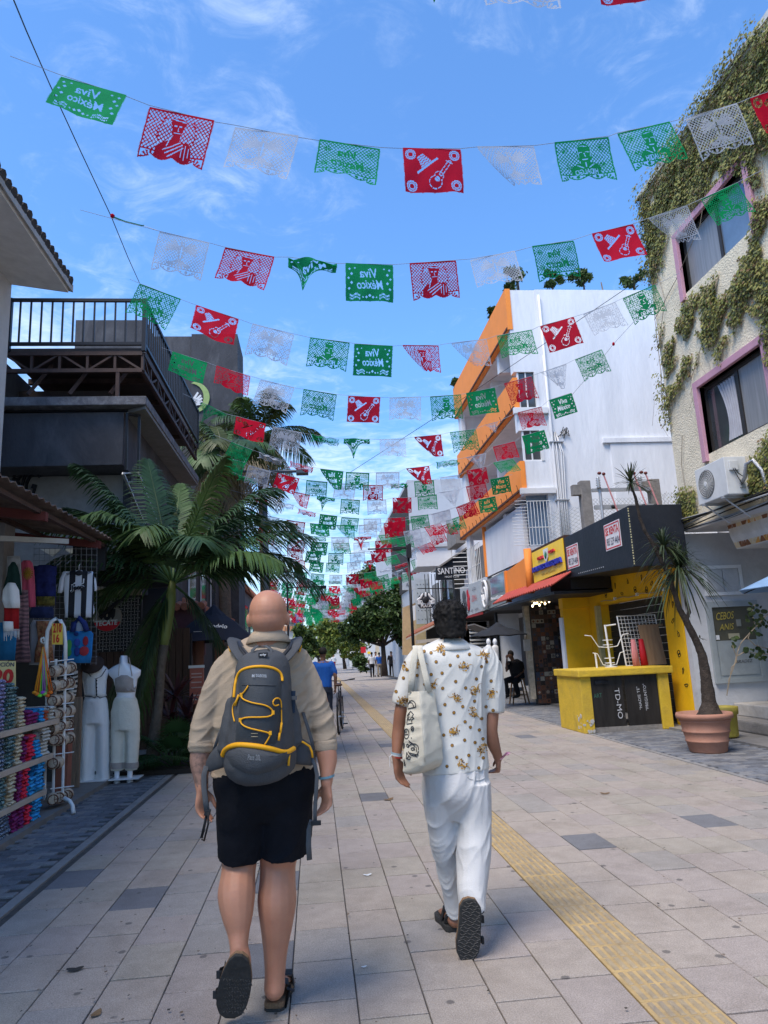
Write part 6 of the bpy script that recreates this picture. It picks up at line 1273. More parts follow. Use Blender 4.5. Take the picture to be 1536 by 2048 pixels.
# ------ VEGETATION
def leafmat(name,col,var=.45,tr=.25,rough=.5):return mat(name,col,rough=rough,var=var,scale=1.7,trans=tr,spec=.35)
lgA=leafmat('leaf_palm',(.065,.12,.035)); lgB=leafmat('leaf_palm_dark',(.035,.078,.03)); lgC=leafmat('leaf_palm_dry',(.17,.13,.06)); lgD=leafmat('leaf_palm_olive',(.07,.085,.025))
bark=mat('bark_grey',(.13,.10,.075),rough=.95,var=.3,scale=14,bump=1,bscale=30,dirt=.4); bark_d=mat('bark_dark',(.05,.038,.03),rough=.95,var=.4,scale=12,bump=1,bscale=45)
def frond(c,az,el,L,droop,m,parent,seed,nl=46,ll=.5,wid=.034,hang=.5,name='frond',twist=0.):
 random.seed(seed); b=MB(); c=Vector(c); h=Vector((math.cos(az),math.sin(az),0)); pts=[]
 for i in range(15):t=i/14; pts.append(c+h*(L*t*math.cos(el)*(1-.15*t*t))+Vector((0,0,L*(math.sin(el)*t-droop*t*t))))
 b.loft(pts,[(.022*(1-.85*i/14),.016*(1-.85*i/14))for i in range(15)],5); b.cm=0
 side=Vector((-h.y,h.x,0))
 for k in range(nl):
  t=.14+.86*k/(nl-1); f=t*14; i=min(13,int(f)); p=pts[i].lerp(pts[i+1],f-i); tg=(pts[min(14,i+1)]-pts[i]).normalized()
  for s in(-1,1):
   ln=ll*(math.sin(PI*min(1,.18+t*.78))**.7)*rnd(.85,1.1); fw=.45+.5*t+rnd(-.08,.08); d=(side*s*(1-.25*t)+tg*fw+Vector((0,0,rnd(.05,.25)))).normalized(); w0=wid*rnd(.8,1.1)
   q=[p+d*ln*u+Vector((0,0,-hang*ln*u*u))+Vector((rnd(-.01,.01),rnd(-.01,.01),0))*u for u in(0,.4,.75,1)]; up=tg.cross(d).normalized()*s; wv=d.cross(up).normalized()
   ww=(.6,1,.7,.05); vs=[]
   for r,q_ in enumerate(q):vs+=[q_-wv*w0*ww[r]/2,q_+wv*w0*ww[r]/2]
   b.add(vs,[(0,1,3,2),(2,3,5,4),(4,5,7,6)])
 return b.build(name,m,parent)
pc_=P(345,1168,Y=11.5); base=P(304,1500,Y=11.5); base.z=.0
pm_=thing('palm_tree','near dark green palm with a yellow green crownshaft beside the mannequins','palm',(base.x,11.5,0))
b=MB(); b.loft([(base.x,11.5,0),(base.x+.03,11.5,.5),P(318,1400,Y=11.5),P(322,1330,Y=11.5),P(328,1290,Y=11.5)],[.12,.085,.07,.068,.075],12); b.build('trunk',bark,pm_,smooth=True)
b=MB(); b.loft([P(326,1300,Y=11.5),P(330,1270,Y=11.5),P(336,1230,Y=11.5),P(341,1200,Y=11.5),pc_+Vector((0,0,.05))],[.06,.085,.092,.085,.05],12); b.build('crownshaft',mat('crownshaft',(.14,.17,.045),rough=.5,var=.3,scale=3,stretch=(3,3,.6)),pm_,smooth=True)
FR=[(200,62,3.2,.38,0),(182,45,3.0,.42,1),(165,30,2.6,.45,1),(212,35,2.4,.50,0),(150,60,2.9,.40,0),(95,66,2.8,.32,1),(70,58,2.7,.40,0),(40,55,3.0,.45,0),(15,48,3.0,.45,1),(352,38,2.9,.42,0),(330,30,2.4,.45,1),(5,22,2.6,.42,0),(300,50,2.0,.55,0),(255,60,2.2,.60,1),(178,-48,1.9,.5,0),(150,-62,2.1,.3,1),(205,-66,1.5,.3,0),(20,-35,1.6,.6,0),(188,18,1.9,.62,1),(345,72,2.9,.35,1),(130,72,3.0,.3,0),(120,50,2.8,.5,1),(60,40,2.7,.5,0),(195,28,2.7,.5,0),(350,56,3.1,.42,0),(25,35,2.8,.48,1),(172,52,3.1,.42,0),(222,55,2.6,.5,1)]
for i,(a,e,L,d,k)in enumerate(FR):frond(pc_,math.radians(a),math.radians(e),L*(1.14 if e>20 else 1),d,(lgB,lgA)[k],pm_,100+i,nl=58,ll=.78 if e>0 else .48,wid=.044 if e>0 else .034,hang=.62)
def far_palm(label,px,py,Y,L,n,seed,skirt=10,lean=0,tr=.16):
 c=P(px,py,Y=Y); t=thing('palm_tree',label,'palm',(c.x+lean,Y,0)); MB().loft([(c.x+lean,Y,0),(c.x+lean*.4,Y,c.z*.5),(c.x,Y,c.z)],[tr*1.3,tr,tr*.85],10).build('trunk',bark,t,smooth=True)
 random.seed(seed); A=[(rnd(0,360),rnd(5,72))for _ in range(n)]
 for i,(a,e)in enumerate(A):frond(c,math.radians(i*360/n+rnd(-15,15)),math.radians(e),L*rnd(.85,1.1),.45,(lgA,lgD,lgB)[i%3],t,seed+i,nl=34,ll=.8,wid=.05,hang=.75)
 for i in range(skirt):frond(c-Vector((0,0,.15)),math.radians(i*360/skirt+20),math.radians(-35-25*(i%2)),L*rnd(.5,.8),.35,lgC,t,seed+50+i,nl=20,ll=.6,wid=.05,hang=.9,name='dry_frond')
 return t
far_palm('tall palm with brown dry skirt standing before the far left buildings',522,868,24,2.7,17,300,12,.15)
far_palm('shorter bushy palm against the black block with the crescent',446,905,20.5,2.2,13,400,9,.1)
def fan_palm(label,base,n,L,R,m,seed):
 t=thing('fan_palm',label,'plant',tuple(base)); random.seed(seed)
 for i in range(n):
  az=rnd(0,2*PI); el=rnd(.35,1.3); d=Vector((math.cos(az)*math.cos(el),math.sin(az)*math.cos(el),math.sin(el))); Ls=L*rnd(.5,1.1); e=Vector(base)+d*Ls
  b=MB(); b.tube([base,Vector(base)+d*Ls*.5+Vector((0,0,.03)),e],.008,4); ax=(d+Vector((0,0,-.5))).normalized(); sd_=ax.cross(Vector((0,0,1))).normalized(); nv=sd_.cross(ax)
  for k in range(22):
   a=-1.9+3.8*k/21; dd=ax*math.cos(a)+sd_*math.sin(a); r=R*(1-.18*abs(a))*rnd(.9,1.05); w_=dd.cross(nv).normalized()*.016; q1=e+dd*r*.55+nv*.03; q2=e+dd*r+Vector((0,0,-.10*r))
   b.add([e-w_*.3,e+w_*.3,q1+w_,q1-w_,q2],[(0,1,2,3),(3,2,4)])
  b.build('fan_leaf',m,t)
 return t
fan_palm('low fan palm in the bed right under the near palm',P(350,1540,Y=11.3),22,.62,.38,leafmat('fan_green',(.025,.06,.018)),51)
fan_palm('small fan palm at the street end of the planting bed',P(392,1545,Y=11.2),12,.4,.3,leafmat('fan_green2',(.03,.065,.02)),52)
def strap_plant(t,c,n,L,w,m,seed,el0=.1,el1=1.45,droop=.5,name='strap_leaf',joined=False,az=None):
 random.seed(seed); bb=MB()
 for i in range(n):
  a=rnd(0,2*PI)if az is None else az[0]+(az[1]-az[0])*random.random(); e=rnd(el0,el1); d=Vector((math.cos(a)*math.cos(e),math.sin(a)*math.cos(e),math.sin(e))); l=L*rnd(.7,1.1); s=d.cross(Vector((0,0,1))); s=s.normalized()if s.length>.01 else Vector((1,0,0)); b=bb if joined else MB(); vs=[]
  dr=droop*(.6+.6*math.cos(e))
  for u,ww in((0,.5),(.3,1),(.6,.9),(.85,.55),(1,.05)):p=Vector(c)+d*l*u+Vector((0,0,-dr*l*u**2.2)); vs+=[p-s*w*ww/2,p+s*w*ww/2]
  b.add(vs,[(0,1,3,2),(2,3,5,4),(4,5,7,6),(6,7,9,8)])
  if not joined:b.build(name,m,t)
 return bb
cd=thing('cordyline','dark maroon strap leaved plant between the palm and the bald man','plant',tuple(P(360,1545,Y=12)))
mar=leafmat('leaf_maroon',(.06,.018,.02),tr=.1); 
for(x,y,s)in((352,1395,61),(340,1440,62),(375,1440,63)):
 c=P(x,y,Y=12); MB().tube([P(x-3,1545,Y=12),c],.018,6).build('stem',bark_d,cd); strap_plant(cd,c,26,.62,.075,mar,s,.0,1.4,.35)
bed=MB().prism([(-2.9,10.95,0),(-1.62,10.9,0),(-1.62,13.7,0),(-2.9,13.7,0)],(0,0,.07)); structure(bed,'planting_bed',mat('soil',(.035,.026,.02),bump=1),fixn=True)
def leaf_cloud(blobs,size,seed,ms,density=1.0,flat=.0):
 random.seed(seed); b=MB(); b.mi=[]
 for(c,r,n)in blobs:
  c=Vector(c); k=0
  sub=[(Vector((rnd(-1,1),rnd(-1,1),rnd(-1,1))).normalized()*rnd(.35,.95))for _ in range(max(6,n//90))]
  for _ in range(int(n*density)):
   q=random.choice(sub); o=q+Vector((random.gauss(0,.16),random.gauss(0,.16),random.gauss(0,.14))); p=c+Vector((o.x*r[0],o.y*r[1],o.z*r[2])); nrm=(Vector((rnd(-1,1),rnd(-1,1),rnd(-.3,1.2)))+o*.4).normalized(); a,s=frame(nrm,Vector((rnd(-1,1),rnd(-1,1),rnd(-1,1)))); l=size*rnd(.6,1.3); w_=l*.42
   b.cm=random.randrange(len(ms)); b.add([p-a*l,p-s*w_+nrm*.08*l,p+a*l,p+s*w_+nrm*.08*l],[(0,1,2,3)])
 b.cm=0; return b
def tree(name,label,base,blobs,size,ms,seed,trunk_r=.12,limbs=None,group=None,cat='tree'):
 t=thing(name,label,cat,tuple(base),group); b=MB(); base=Vector(base); top=Vector(blobs[0][0]); mid=base.lerp(top,.5)+Vector((rnd(-.1,.1),0,0)); b.loft([base,base.lerp(mid,.5),mid],[trunk_r*1.3,trunk_r,trunk_r*.8],9)
 for c,r,n in blobs:c=Vector(c); b.loft([mid-Vector((0,0,.1)),mid.lerp(c,.5)+Vector((0,0,-.1)),c],[trunk_r*.65,trunk_r*.4,trunk_r*.15],6)
 b.build('trunk',bark_d,t,smooth=True); leaf_cloud(blobs,size,seed,ms).build('crown',ms,t); return t
dk1=[leafmat('leaf_dark_a',(.025,.055,.014)),leafmat('leaf_dark_b',(.045,.085,.02)),leafmat('leaf_dark_c',(.075,.12,.028))]
lt1=[leafmat('leaf_light_a',(.16,.22,.04),tr=.4),leafmat('leaf_light_b',(.27,.30,.06),tr=.4),leafmat('leaf_light_c',(.09,.14,.03),tr=.35)]
def B(px,py,Y,rx,rz,n,dy=0):return(P(px,py,Y=Y+dy),(rx*Y/1440,rx*Y/1440*.8,rz*Y/1440),n)
tr_b=P(768,1355,Z=0)
Yt=44; tree('street_tree','large dark leafy tree leaning beside the right lamp post',P(770,1352,Y=Yt)*1,[B(765,1225,Yt,60,52,3800),B(728,1252,Yt,42,38,2200),B(800,1215,Yt,30,60,2000),B(808,1262,Yt,26,32,1300),B(735,1175,Yt,40,35,1500,3),B(700,1270,Yt,26,24,900)],.16,dk1,71,.16)
Yt=66; tree('street_tree','yellow green sunlit tree in the distance left of the dark tree',P(690,1338,Y=Yt),[B(680,1275,Yt,40,30,2200),B(655,1260,Yt,30,25,1400),B(705,1300,Yt,30,22,1200)],.22,lt1,72,.14)
Yt=85; tree('street_tree','far yellowish tree beside the blue topped building',P(640,1330,Y=Yt),[B(628,1290,Yt,26,24,1400),B(610,1262,Yt,22,18,900),B(655,1300,Yt,25,20,900)],.28,lt1,73,.16)
Yt=75; tree('street_tree','tall pale green tree seen behind the hanging flags',P(720,1335,Y=Yt),[B(742,1160,Yt,38,30,1600),B(720,1200,Yt,45,35,1600),B(640,1210,Yt,30,25,900),B(660,1235,Yt,40,20,1000)],.26,[lt1[2],dk1[2],dk1[1]],74,.2)
Yt=38; tree('dark_bush','dark clipped shrub and palm tuft beyond the cyclist',P(612,1335,Y=Yt),[B(612,1285,Yt,26,24,1400),B(600,1262,Yt,14,12,500),B(590,1310,Yt,18,22,700)],.13,dk1,75,.1,cat='bush')
Yt=52; tree('hedge_bush','rounded dark green bush at the foot of the dark tree',P(722,1345,Y=Yt),[B(725,1325,Yt,20,20,900),B(712,1318,Yt,14,16,500)],.13,dk1,76,.08,cat='bush')
for i,(x,y,r)in enumerate(((1035,556,24),(1104,560,18),(1166,556,24),(1266,553,24),(1008,605,16),(988,625,10),(912,765,9),(1020,580,14))):
 Yt=18.2 if i<4 or i==7 else(18.9 if i==4 else 19.6 if i==5 else 25.3); c=P(x,y,Y=Yt); nm=['left corner of the white roof','second from the left along the white roof','middle of the white roof','right end of the white roof by the ivy','upper orange parapet edge','orange parapet edge, lower tuft','far end of the orange parapet','front corner of the orange parapet'][i]
 t=thing('rooftop_shrub','small round dark shrub growing at the '+nm,'shrub',(c.x,c.y,max(c.z-.4,11.4)if i<4 else c.z-.3)); rr=1.25*r*Yt/1440
 leaf_cloud([(c,(rr,rr*.9,rr*1.0),700)],.07,80+i,dk1).build('foliage',dk1,t); MB().loft([(c.x,c.y,c.z-rr),(c.x,c.y,c.z)],[.03,.01],5).build('stem',bark_d,t)
def pr(p):
 v=RC.transposed()@(Vector(p)-Vector((0,0,CAMH))); return 768-FPX*v.x/v.z,1024+FPX*v.y/v.z
def cv(L):return[(1230+x/2.408,200+y/2.408)for x,y in L]
IV=[cv([(330,60),(400,-60),(560,-330),(900,-420),(900,240),(660,250),(700,430),(640,400),(560,335),(350,530),(240,560),(235,660),(205,830),(150,920),(95,480),(250,260)]),cv([(660,480),(900,440),(900,1000),(740,1010),(760,1280),(715,1270),(700,1020),(600,1060),(520,1170),(500,1290),(470,1180),(420,1200),(330,1340),(255,1460),(248,1600),(225,1560),(195,1270),(215,1110),(330,980),(480,860),(570,740),(650,650)]),cv([(900,1500),(737,1620),(640,1760),(585,1790),(600,1880),(640,2010),(700,1950),(900,1850)]),cv([(290,1880),(375,1870),(382,2000),(325,2060),(288,2030)])]
def inside(px,py,poly):
 c=False; n=len(poly)
 for i in range(n):
  (x0,y0),(x1,y1)=poly[i],poly[i-1]
  if(y0>py)!=(y1>py)and px<(x1-x0)*(py-y0)/(y1-y0)+x0:c=not c
 return c
ivm=[mat('ivy_green',(.20,.215,.05),rough=.55,var=.35,scale=5,trans=.15),mat('ivy_olive',(.28,.255,.07),rough=.55,var=.3,scale=5,trans=.15),mat('ivy_dark',(.09,.10,.03),rough=.6,var=.3),mat('ivy_brown',(.18,.11,.05),rough=.7,var=.3)]
random.seed(90); b=MB(); n=0; tries=0
while n<34000 and tries<700000:
 tries+=1; y,z=rnd(4.5,12.35),rnd(3.6,10.6); u,v=pr((6.65,y,z))
 if not(1240<u<1680 and-160<v<1080):continue
 j=[(u+rnd(-9,9),v+rnd(-9,9))][0]
 k=next((q for q,poly in enumerate(IV)if inside(j[0],j[1],poly)),None)
 if k is None:continue
 ns=mnoise.noise(Vector((y*1.6,z*1.6+y*.7,k)))+.4*mnoise.noise(Vector((y*5,z*5,3)))
 if k==1 and ns<-.13:continue
 if k!=1 and ns<-.55:continue
 if(9.25<y<10.9 and 4.65<z<5.7)or(9.05<y<10.9 and 7.65<z<8.5 and random.random()<.97):continue
 thick=.04+.10*max(0,ns+.3)*(1.4 if k==0 else 1); x=6.69-rnd(.01,thick)-(.05 if z>10.1 else 0); s=rnd(.018,.038); a=rnd(-.7,.7)
 zz=z; yy=min(y,12.3)
 if z>10.2:x=rnd(6.5,6.9); zz=10.25+rnd(0,.16)
 if y>12.12:x=rnd(6.55,6.95)
 dn=Vector((rnd(-.5,.2),math.sin(a),-math.cos(a))).normalized(); sd2=Vector((rnd(-.5,.5),math.cos(a),math.sin(a))).normalized(); p=Vector((x,yy,zz)); nz=Vector((-1,0,.3))*s*.3
 b.cm=random.choices((0,1,2,3),(4,5,3,1))[0]; b.add([p-dn*s*.6,p-sd2*s*.8+dn*s*.1,p+dn*s*1.1+nz,p+sd2*s*.8+dn*s*.1],[(0,1,2,3)]); n+=1
b.cm=0; iv=b.build('ivy',ivm); tag(iv,'dense olive green ivy spreading over the cream stucco building','ivy',kind='stuff')
random.seed(91); vn=thing('bare_vines','pale bare vine stems trailing down the cream stucco wall','vine',(6.66,9,4))
vine_m=mat('vine_stem',(.30,.24,.17))
for(pts)in([(1478,215),(1490,320),(1497,420),(1515,520),(1530,640),(1536,700)],[(1304,560),(1310,640),(1320,740),(1326,820),(1332,850)],[(1420,330),(1400,450),(1350,560),(1310,640)],[(1500,250),(1520,300),(1536,420)],[(1300,500),(1330,600),(1316,700)],[(1440,600),(1400,700),(1380,760)],[(1365,870),(1362,930),(1370,980)]):
 MB().tube([P(x+rnd(-2,2),y,X=6.66)for x,y in pts],.007,4).build('vine_stem',vine_m,vn)
for i in range(26):
 x,y=random.choice([(1310,620),(1330,700),(1500,320),(1440,640),(1390,740),(1322,800),(1320,980)]); x+=rnd(-25,25); y+=rnd(-30,30); MB().tube([P(x,y,X=6.67),P(x+rnd(-10,10),y+rnd(10,25),X=6.65),P(x+rnd(-12,12),y+rnd(30,60),X=6.67)],.003,3).build('vine_stem',vine_m,vn)
Yp=9.93; pc=P(1413,1470,Y=Yp); terra=mat('pot_terracotta',(.38,.185,.125),rough=.75,var=.08,scale=6,bump=.2,dirt=.35,dcol=(.45,.33,.27))
pt=thing('terracotta_pot','large ringed terracotta pot in front of the yellow kiosk','pot',(pc.x,Yp,0))
b=MB(); b.lathe((pc.x,Yp,0),[(.235,0),(.25,.02),(.275,.14),(.288,.15),(.288,.165),(.28,.175),(.305,.27),(.318,.28),(.318,.295),(.31,.305),(.33,.41),(.345,.42),(.345,.435),(.338,.44),(.345,.455),(.375,.46),(.38,.50),(.37,.53),(.35,.53),(.335,.47),(.01,.46)],36); b.build('body',terra,pt,smooth=True); MB().lathe((pc.x,Yp,.455),[(.336,0),(.2,.02),(.01,.03)],20).build('soil',mat('soil_pot',(.10,.08,.06),bump=1,bscale=30),pt)
dt=thing('dracaena','leaning dracaena tree with spiky leaf rosettes growing in the terracotta pot','tree',(pc.x,Yp,.47))
C6=lambda x,y,dy=0:P(1050+x/2.885,850+y/2.885,Y=Yp+dy)
b=MB(); b.loft([C6(1070,1705),C6(1068,1660),C6(1062,1600),C6(1050,1500),C6(1035,1400),C6(1020,1320),C6(990,1250),C6(930,1130)],[.235,.16,.10,.085,.07,.062,.052,.05],12)
b.loft([C6(935,1140),C6(890,1060),C6(860,960),C6(830,870),C6(790,790)],[.048,.042,.038,.034,.034],8); b.loft([C6(790,790),C6(740,690),C6(690,610),C6(660,530),C6(640,430),C6(610,340)],[.034,.03,.027,.025,.024,.022],8)
b.loft([C6(930,1130),C6(948,1080),C6(925,990),C6(905,900),C6(890,840)],[.03,.028,.026,.024,.02],8); b.loft([C6(1020,1290),C6(1000,1250),C6(1000,1235)],[.03,.03,.024],8); b.loft([C6(750,690),C6(790,730),C6(800,720)],[.024,.02,.02],6)
fuse(b,'trunk',bark_d,dt,voxel=.014,smooth_it=1,wr=.006,wscale=22)
dl=leafmat('dracaena_leaf',(.03,.05,.02),tr=.15); dl2=leafmat('dracaena_leaf2',(.05,.07,.028),tr=.15)
for(x,y,n,L,s,dr)in((610,330,60,.42,501,.25),(800,705,100,.52,502,.55),(890,830,190,.72,503,.62),(1010,1230,5,.12,504,.2)):strap_plant(dt,C6(x,y),n//2,L,.022,dl,s,-.5,1.5,dr,'strap_leaf'); strap_plant(dt,C6(x,y),n//2,L,.02,dl2,s+9,-.4,1.5,dr,'strap_leaf')
c=P(1446,1440,Y=10.95); yp=thing('yellow_pot','dull yellow cylindrical pot on the step behind the terracotta pot','pot',(c.x,10.95,.1))
b=MB(); b.lathe((c.x,10.95,.05),[(.19,0),(.20,.02),(.21,.33),(.235,.34),(.24,.44),(.23,.45),(.20,.44),(.19,.38),(.01,.37)],28); b.build('body',mat('pot_yellow',(.40,.31,.05),rough=.6,var=.12,dirt=.4),yp,smooth=True)
cp=thing('climbing_plant','thin stemmed climber with round leaves in front of the graffiti door','plant',(c.x,10.95,.45)); C7=lambda x,y,dy=0:P(1360+x/4.267,1000+y/4.267,Y=10.95+dy)
for L in([(400,1670),(430,1500),(440,1430),(480,1385),(490,1300),(520,1220),(600,1130),(690,1040)],[(400,1670),(415,1540),(450,1450),(470,1390),(480,1330),(460,1280),(450,1240)],[(490,1330),(560,1290),(650,1310),(750,1320)],[(690,1040),(740,980),(800,950)],[(600,1130),(580,1180),(640,1240),(750,1270)],[(640,1060),(610,960),(640,890)]):MB().tube([C7(x,y)for x,y in L],.008,5).build('stem',vine_m,cp)
random.seed(55); lp_=[leafmat('climber_a',(.035,.06,.02)),leafmat('climber_b',(.06,.09,.03))]
for(x,y,n,sp)in((480,1200,7,30),(560,1300,9,40),(650,1290,12,50),(720,1320,10,45),(640,1100,12,60),(600,980,8,50),(700,1050,10,50),(640,900,8,50),(740,1000,8,50),(455,1250,2,12)):
 for k in range(n):
  p=C7(x+rnd(-sp,sp),y+rnd(-sp,sp),rnd(-.1,.1)); r=rnd(.025,.045); nr=Vector((rnd(-.6,.6),-1,rnd(-.6,.8))).normalized(); a_,s_=frame(nr); MB().add([p+a_*r*math.cos(t)+s_*r*math.sin(t)*.9 for t in[2*PI*q/7 for q in range(7)]],[tuple(range(7))]).build('round_leaf',lp_[k%2],cp)
# ------ lamp posts, far street
def post(name,label,px,Y,ytop,r,arms=(),m=black,base_py=None):
 c=P(px,1300,Y=Y); zt=P(px,ytop,Y=Y).z; t=thing(name,label,'lamp post',(c.x,Y,0)); MB().cyl((c.x,Y,0),(c.x,Y,zt),r,r*.8,10).build('pole',m,t,smooth=True)
 for(x1,z,rr,lamp)in arms:
  MB().tube([(c.x,Y,z),(x1,Y,z)],rr,6).build('arm',m,t)
  if lamp:MB().box(min(x1,x1+lamp),max(x1,x1+lamp),Y-.15,Y+.15,z-.1,z+.02).build('lamp_head',m,t,bevel=.02)
 return t
gb=mat('pole_bluegrey',(.06,.08,.10),rough=.5)
post('lamp_post','thick blue grey lamp post behind the bald man with a double arm',534,20,955,.085,((-2.1,6.85,.035,0),(-.4,6.83,.045,.35)),gb)
post('lamp_post','thin black lamp post beside the bald mans right ear with a short arm',577,30,1165,.045,((.3,4.45,.025,.25),))
post('lamp_post','thin black lamp post before the bowling sign with a long arm',827,24,1094,.055,((1.9,5.08,.028,0),(2.75,5.1,.04,.3)))
post('lamp_post','far thin black lamp post near the blue topped building',607,70,1225,.06,((1.2,5.6,.04,.4),))
MB().box(P(812,1100,Y=23.9).x,P(822,1100,Y=23.9).x,23.8,23.95,P(815,1116,Y=23.9).z,P(815,1088,Y=23.9).z).build('banner_box',black,bpy.data.objects['lamp_post.002'])
fb=thing('distant_building','pale block with orange arches and a blue tower at the end of the street','building',(-3,120,0))
q=lambda x0,y0,x1,y1,Y:((P(x0,y1,Y=Y).x,P(x1,y1,Y=Y).x,Y,Y+4,max(0,P(x0,y1,Y=Y).z),P(x0,y0,Y=Y).z))
MB().box(*q(540,1232,600,1330,122)).build('wall',mat('far_cream',(.62,.55,.45)),fb); MB().box(*q(584,1228,612,1233,118)).build('blue_cap',mat('far_blue',(.02,.16,.42)),fb); MB().box(*q(591,1233,605,1330,120)).build('blue_tower',mat('far_blue',(.02,.16,.42)),fb)
for i in range(6):MB().box(*q(572+i*5,1240,575+i*5,1248,121.5)).build('window',gl,fb)
for i in range(4):MB().box(*q(566+i*7,1252,571+i*7,1262,121.4)).build('arch',ochrec,fb)
f2=thing('distant_building','low far white building closing the street behind the sunlit trees','building',(3,130,0)); MB().box(*q(604,1262,860,1330,135)).build('wall',mat('far_white',(.55,.53,.5)),f2)
gh=thing('white_kiosk','sunlit white gabled kiosk at the end of the street','kiosk',tuple(P(702,1334,Y=80))); b=MB(); b.prism([P(x,y,Y=80)for x,y in((689,1333),(689,1308),(697,1294),(706,1300),(711,1310),(711,1333))],(0,3,0)); b.build('wall',mat('kiosk_white',(.75,.72,.66)),gh,fixn=True); MB().box(*q(692,1312,697,1332,79.9)[:2],79.9,79.98,*q(692,1312,697,1332,79.9)[4:]).build('door',greyw,gh)
rs_=thing('red_street_sign','small red and white sign board under the far trees','sign',tuple(P(728,1310,Y=58))); MB().box(*q(722,1294,732,1306,58)[:2],58,58.1,*q(722,1294,732,1306,58)[4:]).build('board',redp,rs_); MB().cyl(P(727,1338,Y=58.1),P(727,1296,Y=58.1),.04).build('post',black,rs_)
ys_=thing('yellow_street_sign','small yellow sign beside the far standing people','sign',tuple(P(738,1340,Y=56))); MB().box(*q(735,1303,741,1308,56)[:2],56,56.1,*q(735,1303,741,1308,56)[4:]).build('board',mat('sign_yellow',(.8,.5,.03)),ys_); MB().cyl(P(738,1345,Y=56.1),P(738,1304,Y=56.1),.03).build('post',black,ys_)
rbk=thing('added_sun_block','plain rear block standing behind the kiosk and the ivy building','building',(15,12,0)); MB().box(11,22,-6,37.9,0,10.5).build('wall',greyw,rbk); MB().box(7.2,10.9,12.36,12.5,0,3.3).build('sun_gap_filler',greyw,rbk)  # unseen masses added to stop sun leaking between the right-hand buildings
MB().box(7.6,11,17.9,37.9,0,4).build('sun_gap_filler',greyw,rbk)
# ------ PEOPLE
from mathutils.bvhtree import BVHTree
def bvh(o):
 off=wloc(o); me=o.data; return BVHTree.FromPolygons([v.co+off for v in me.vertices],[tuple(p.vertices)for p in me.polygons])
def hit(tree,px,py,lift=.003):
 d=(RC@Vector((px-768.,1024.-py,-FPX))).normalized(); r=tree.ray_cast(Vector((0,0,CAMH)),d)
 if r[0]is None:return None,None
 n=r[1]if r[1].dot(d)<0 else-r[1]; return r[0]+n*lift,n
def skin_mat(name,col,red):
 m=mat(name,col,rough=.5,var=.07,scale=14,bump=.12,bscale=220,dirt=.35,dscale=5,dcol=red,spec=.35); b=m.node_tree.nodes['Principled BSDF']; b.inputs['Subsurface Weight'].default_value=.12; b.inputs['Subsurface Radius'].default_value=(.02,.008,.004); b.inputs['Subsurface Scale'].default_value=.6; return m
skinA=skin_mat('skin_fair',(.47,.225,.14),(.40,.14,.085)); skinB=skin_mat('skin_tan',(.27,.125,.075),(.20,.085,.05)); skinC=skin_mat('skin_brown',(.16,.08,.05),(.12,.06,.04))
def limb(mb,L,n=14,rb=1.0,ref=(1,0,0),end=True,ek=1.):
 "L: [(px, py, Y, r_px[, depth factor])]"
 if len(L)>3:
  M=[tuple(a)+(rb,)if len(a)==4 else tuple(a)for a in L]; M=[M[0]]+M+[M[-1]]; O=[]
  for i in range(1,len(M)-2):
   for k in range(4):
    t=k/4; O.append(tuple(.5*(2*q1+(q2_-q0_)*t+(2*q0_-5*q1+4*q2_-q3)*t*t+(3*q1-q0_-3*q2_+q3)*t**3)for q0_,q1,q2_,q3 in zip(M[i-1],M[i],M[i+1],M[i+2])))
  L=O+[M[-1]]
 pts=[P(a[0],a[1],Y=a[2])for a in L]; rr=[(a[3]*a[2]/1420,a[3]*a[2]/1420*(a[4]if len(a)>4 else rb))for a in L]; mb.loft(pts,rr,n,ref=ref,roundend=end,ek=ek); return mb
def hand(mb,wrist,down,palm,thumb_side,s=1.0,curl=.5,seed=0):
 "down: direction of the fingers; palm: direction the palm faces; thumb_side: +1/-1 along the spread axis"
 d=Vector(down).normalized(); pn=Vector(palm); pn=(pn-d*pn.dot(d)).normalized(); ax=d.cross(pn).normalized()*thumb_side; w=Vector(wrist); random.seed(seed)
 mb.loft([w-d*.02*s,w+d*.015*s,w+d*.05*s,w+d*.088*s],[(.026*s,.019*s),(.030*s,.019*s),(.041*s,.0165*s),(.040*s,.013*s)],14,ref=ax,roundend=True)
 for i,(o,L,r)in enumerate(((.029,.070,.0088),(.010,.080,.0092),(-.010,.074,.0088),(-.029,.058,.0078))):
  p=w+d*(.078*s)+ax*o*s; dirn=d; pts=[p]; c=curl*(1+.16*i)
  for k,f in enumerate((.46,.30,.24)):
   dirn=(dirn*math.cos(c*(.6,.8,.55)[k])+pn*math.sin(c*(.6,.8,.55)[k])).normalized(); pn2=pn; pts.append(pts[-1]+dirn*L*f*s)
  mb.loft(pts,[r*1.08*s,r*s,r*.92*s,r*.72*s],9,ref=ax,roundend=True)
 q=w+d*.022*s+ax*.026*s; t1=(d*.7+ax*.62+pn*.35).normalized(); t2=(d*.92+ax*.12+pn*.45).normalized()
 mb.loft([q,q+t1*.036*s,q+t1*.036*s+t2*.030*s,q+t1*.036*s+t2*.052*s],[.0145*s,.012*s,.0105*s,.0078*s],9,ref=pn,roundend=True)
def ring_band(c,ra,rb,h,t,m,name,parent,tilt=0.,n=24):
 b=MB(); c=Vector(c); vs=[]
 for dr,dz in((0,-h),(t,-h),(t,h),(0,h)):
  for k in range(n):a=2*PI*k/n; vs.append(c+Vector(((ra+dr)*math.cos(a),(rb+dr)*math.sin(a),dz+tilt*math.cos(a))))
 b.add(vs,[(i*n+j,i*n+(j+1)%n,((i+1)%4)*n+(j+1)%n,((i+1)%4)*n+j)for i in range(4)for j in range(n)]); return b.build(name,m,parent,smooth=False,fixn=True)
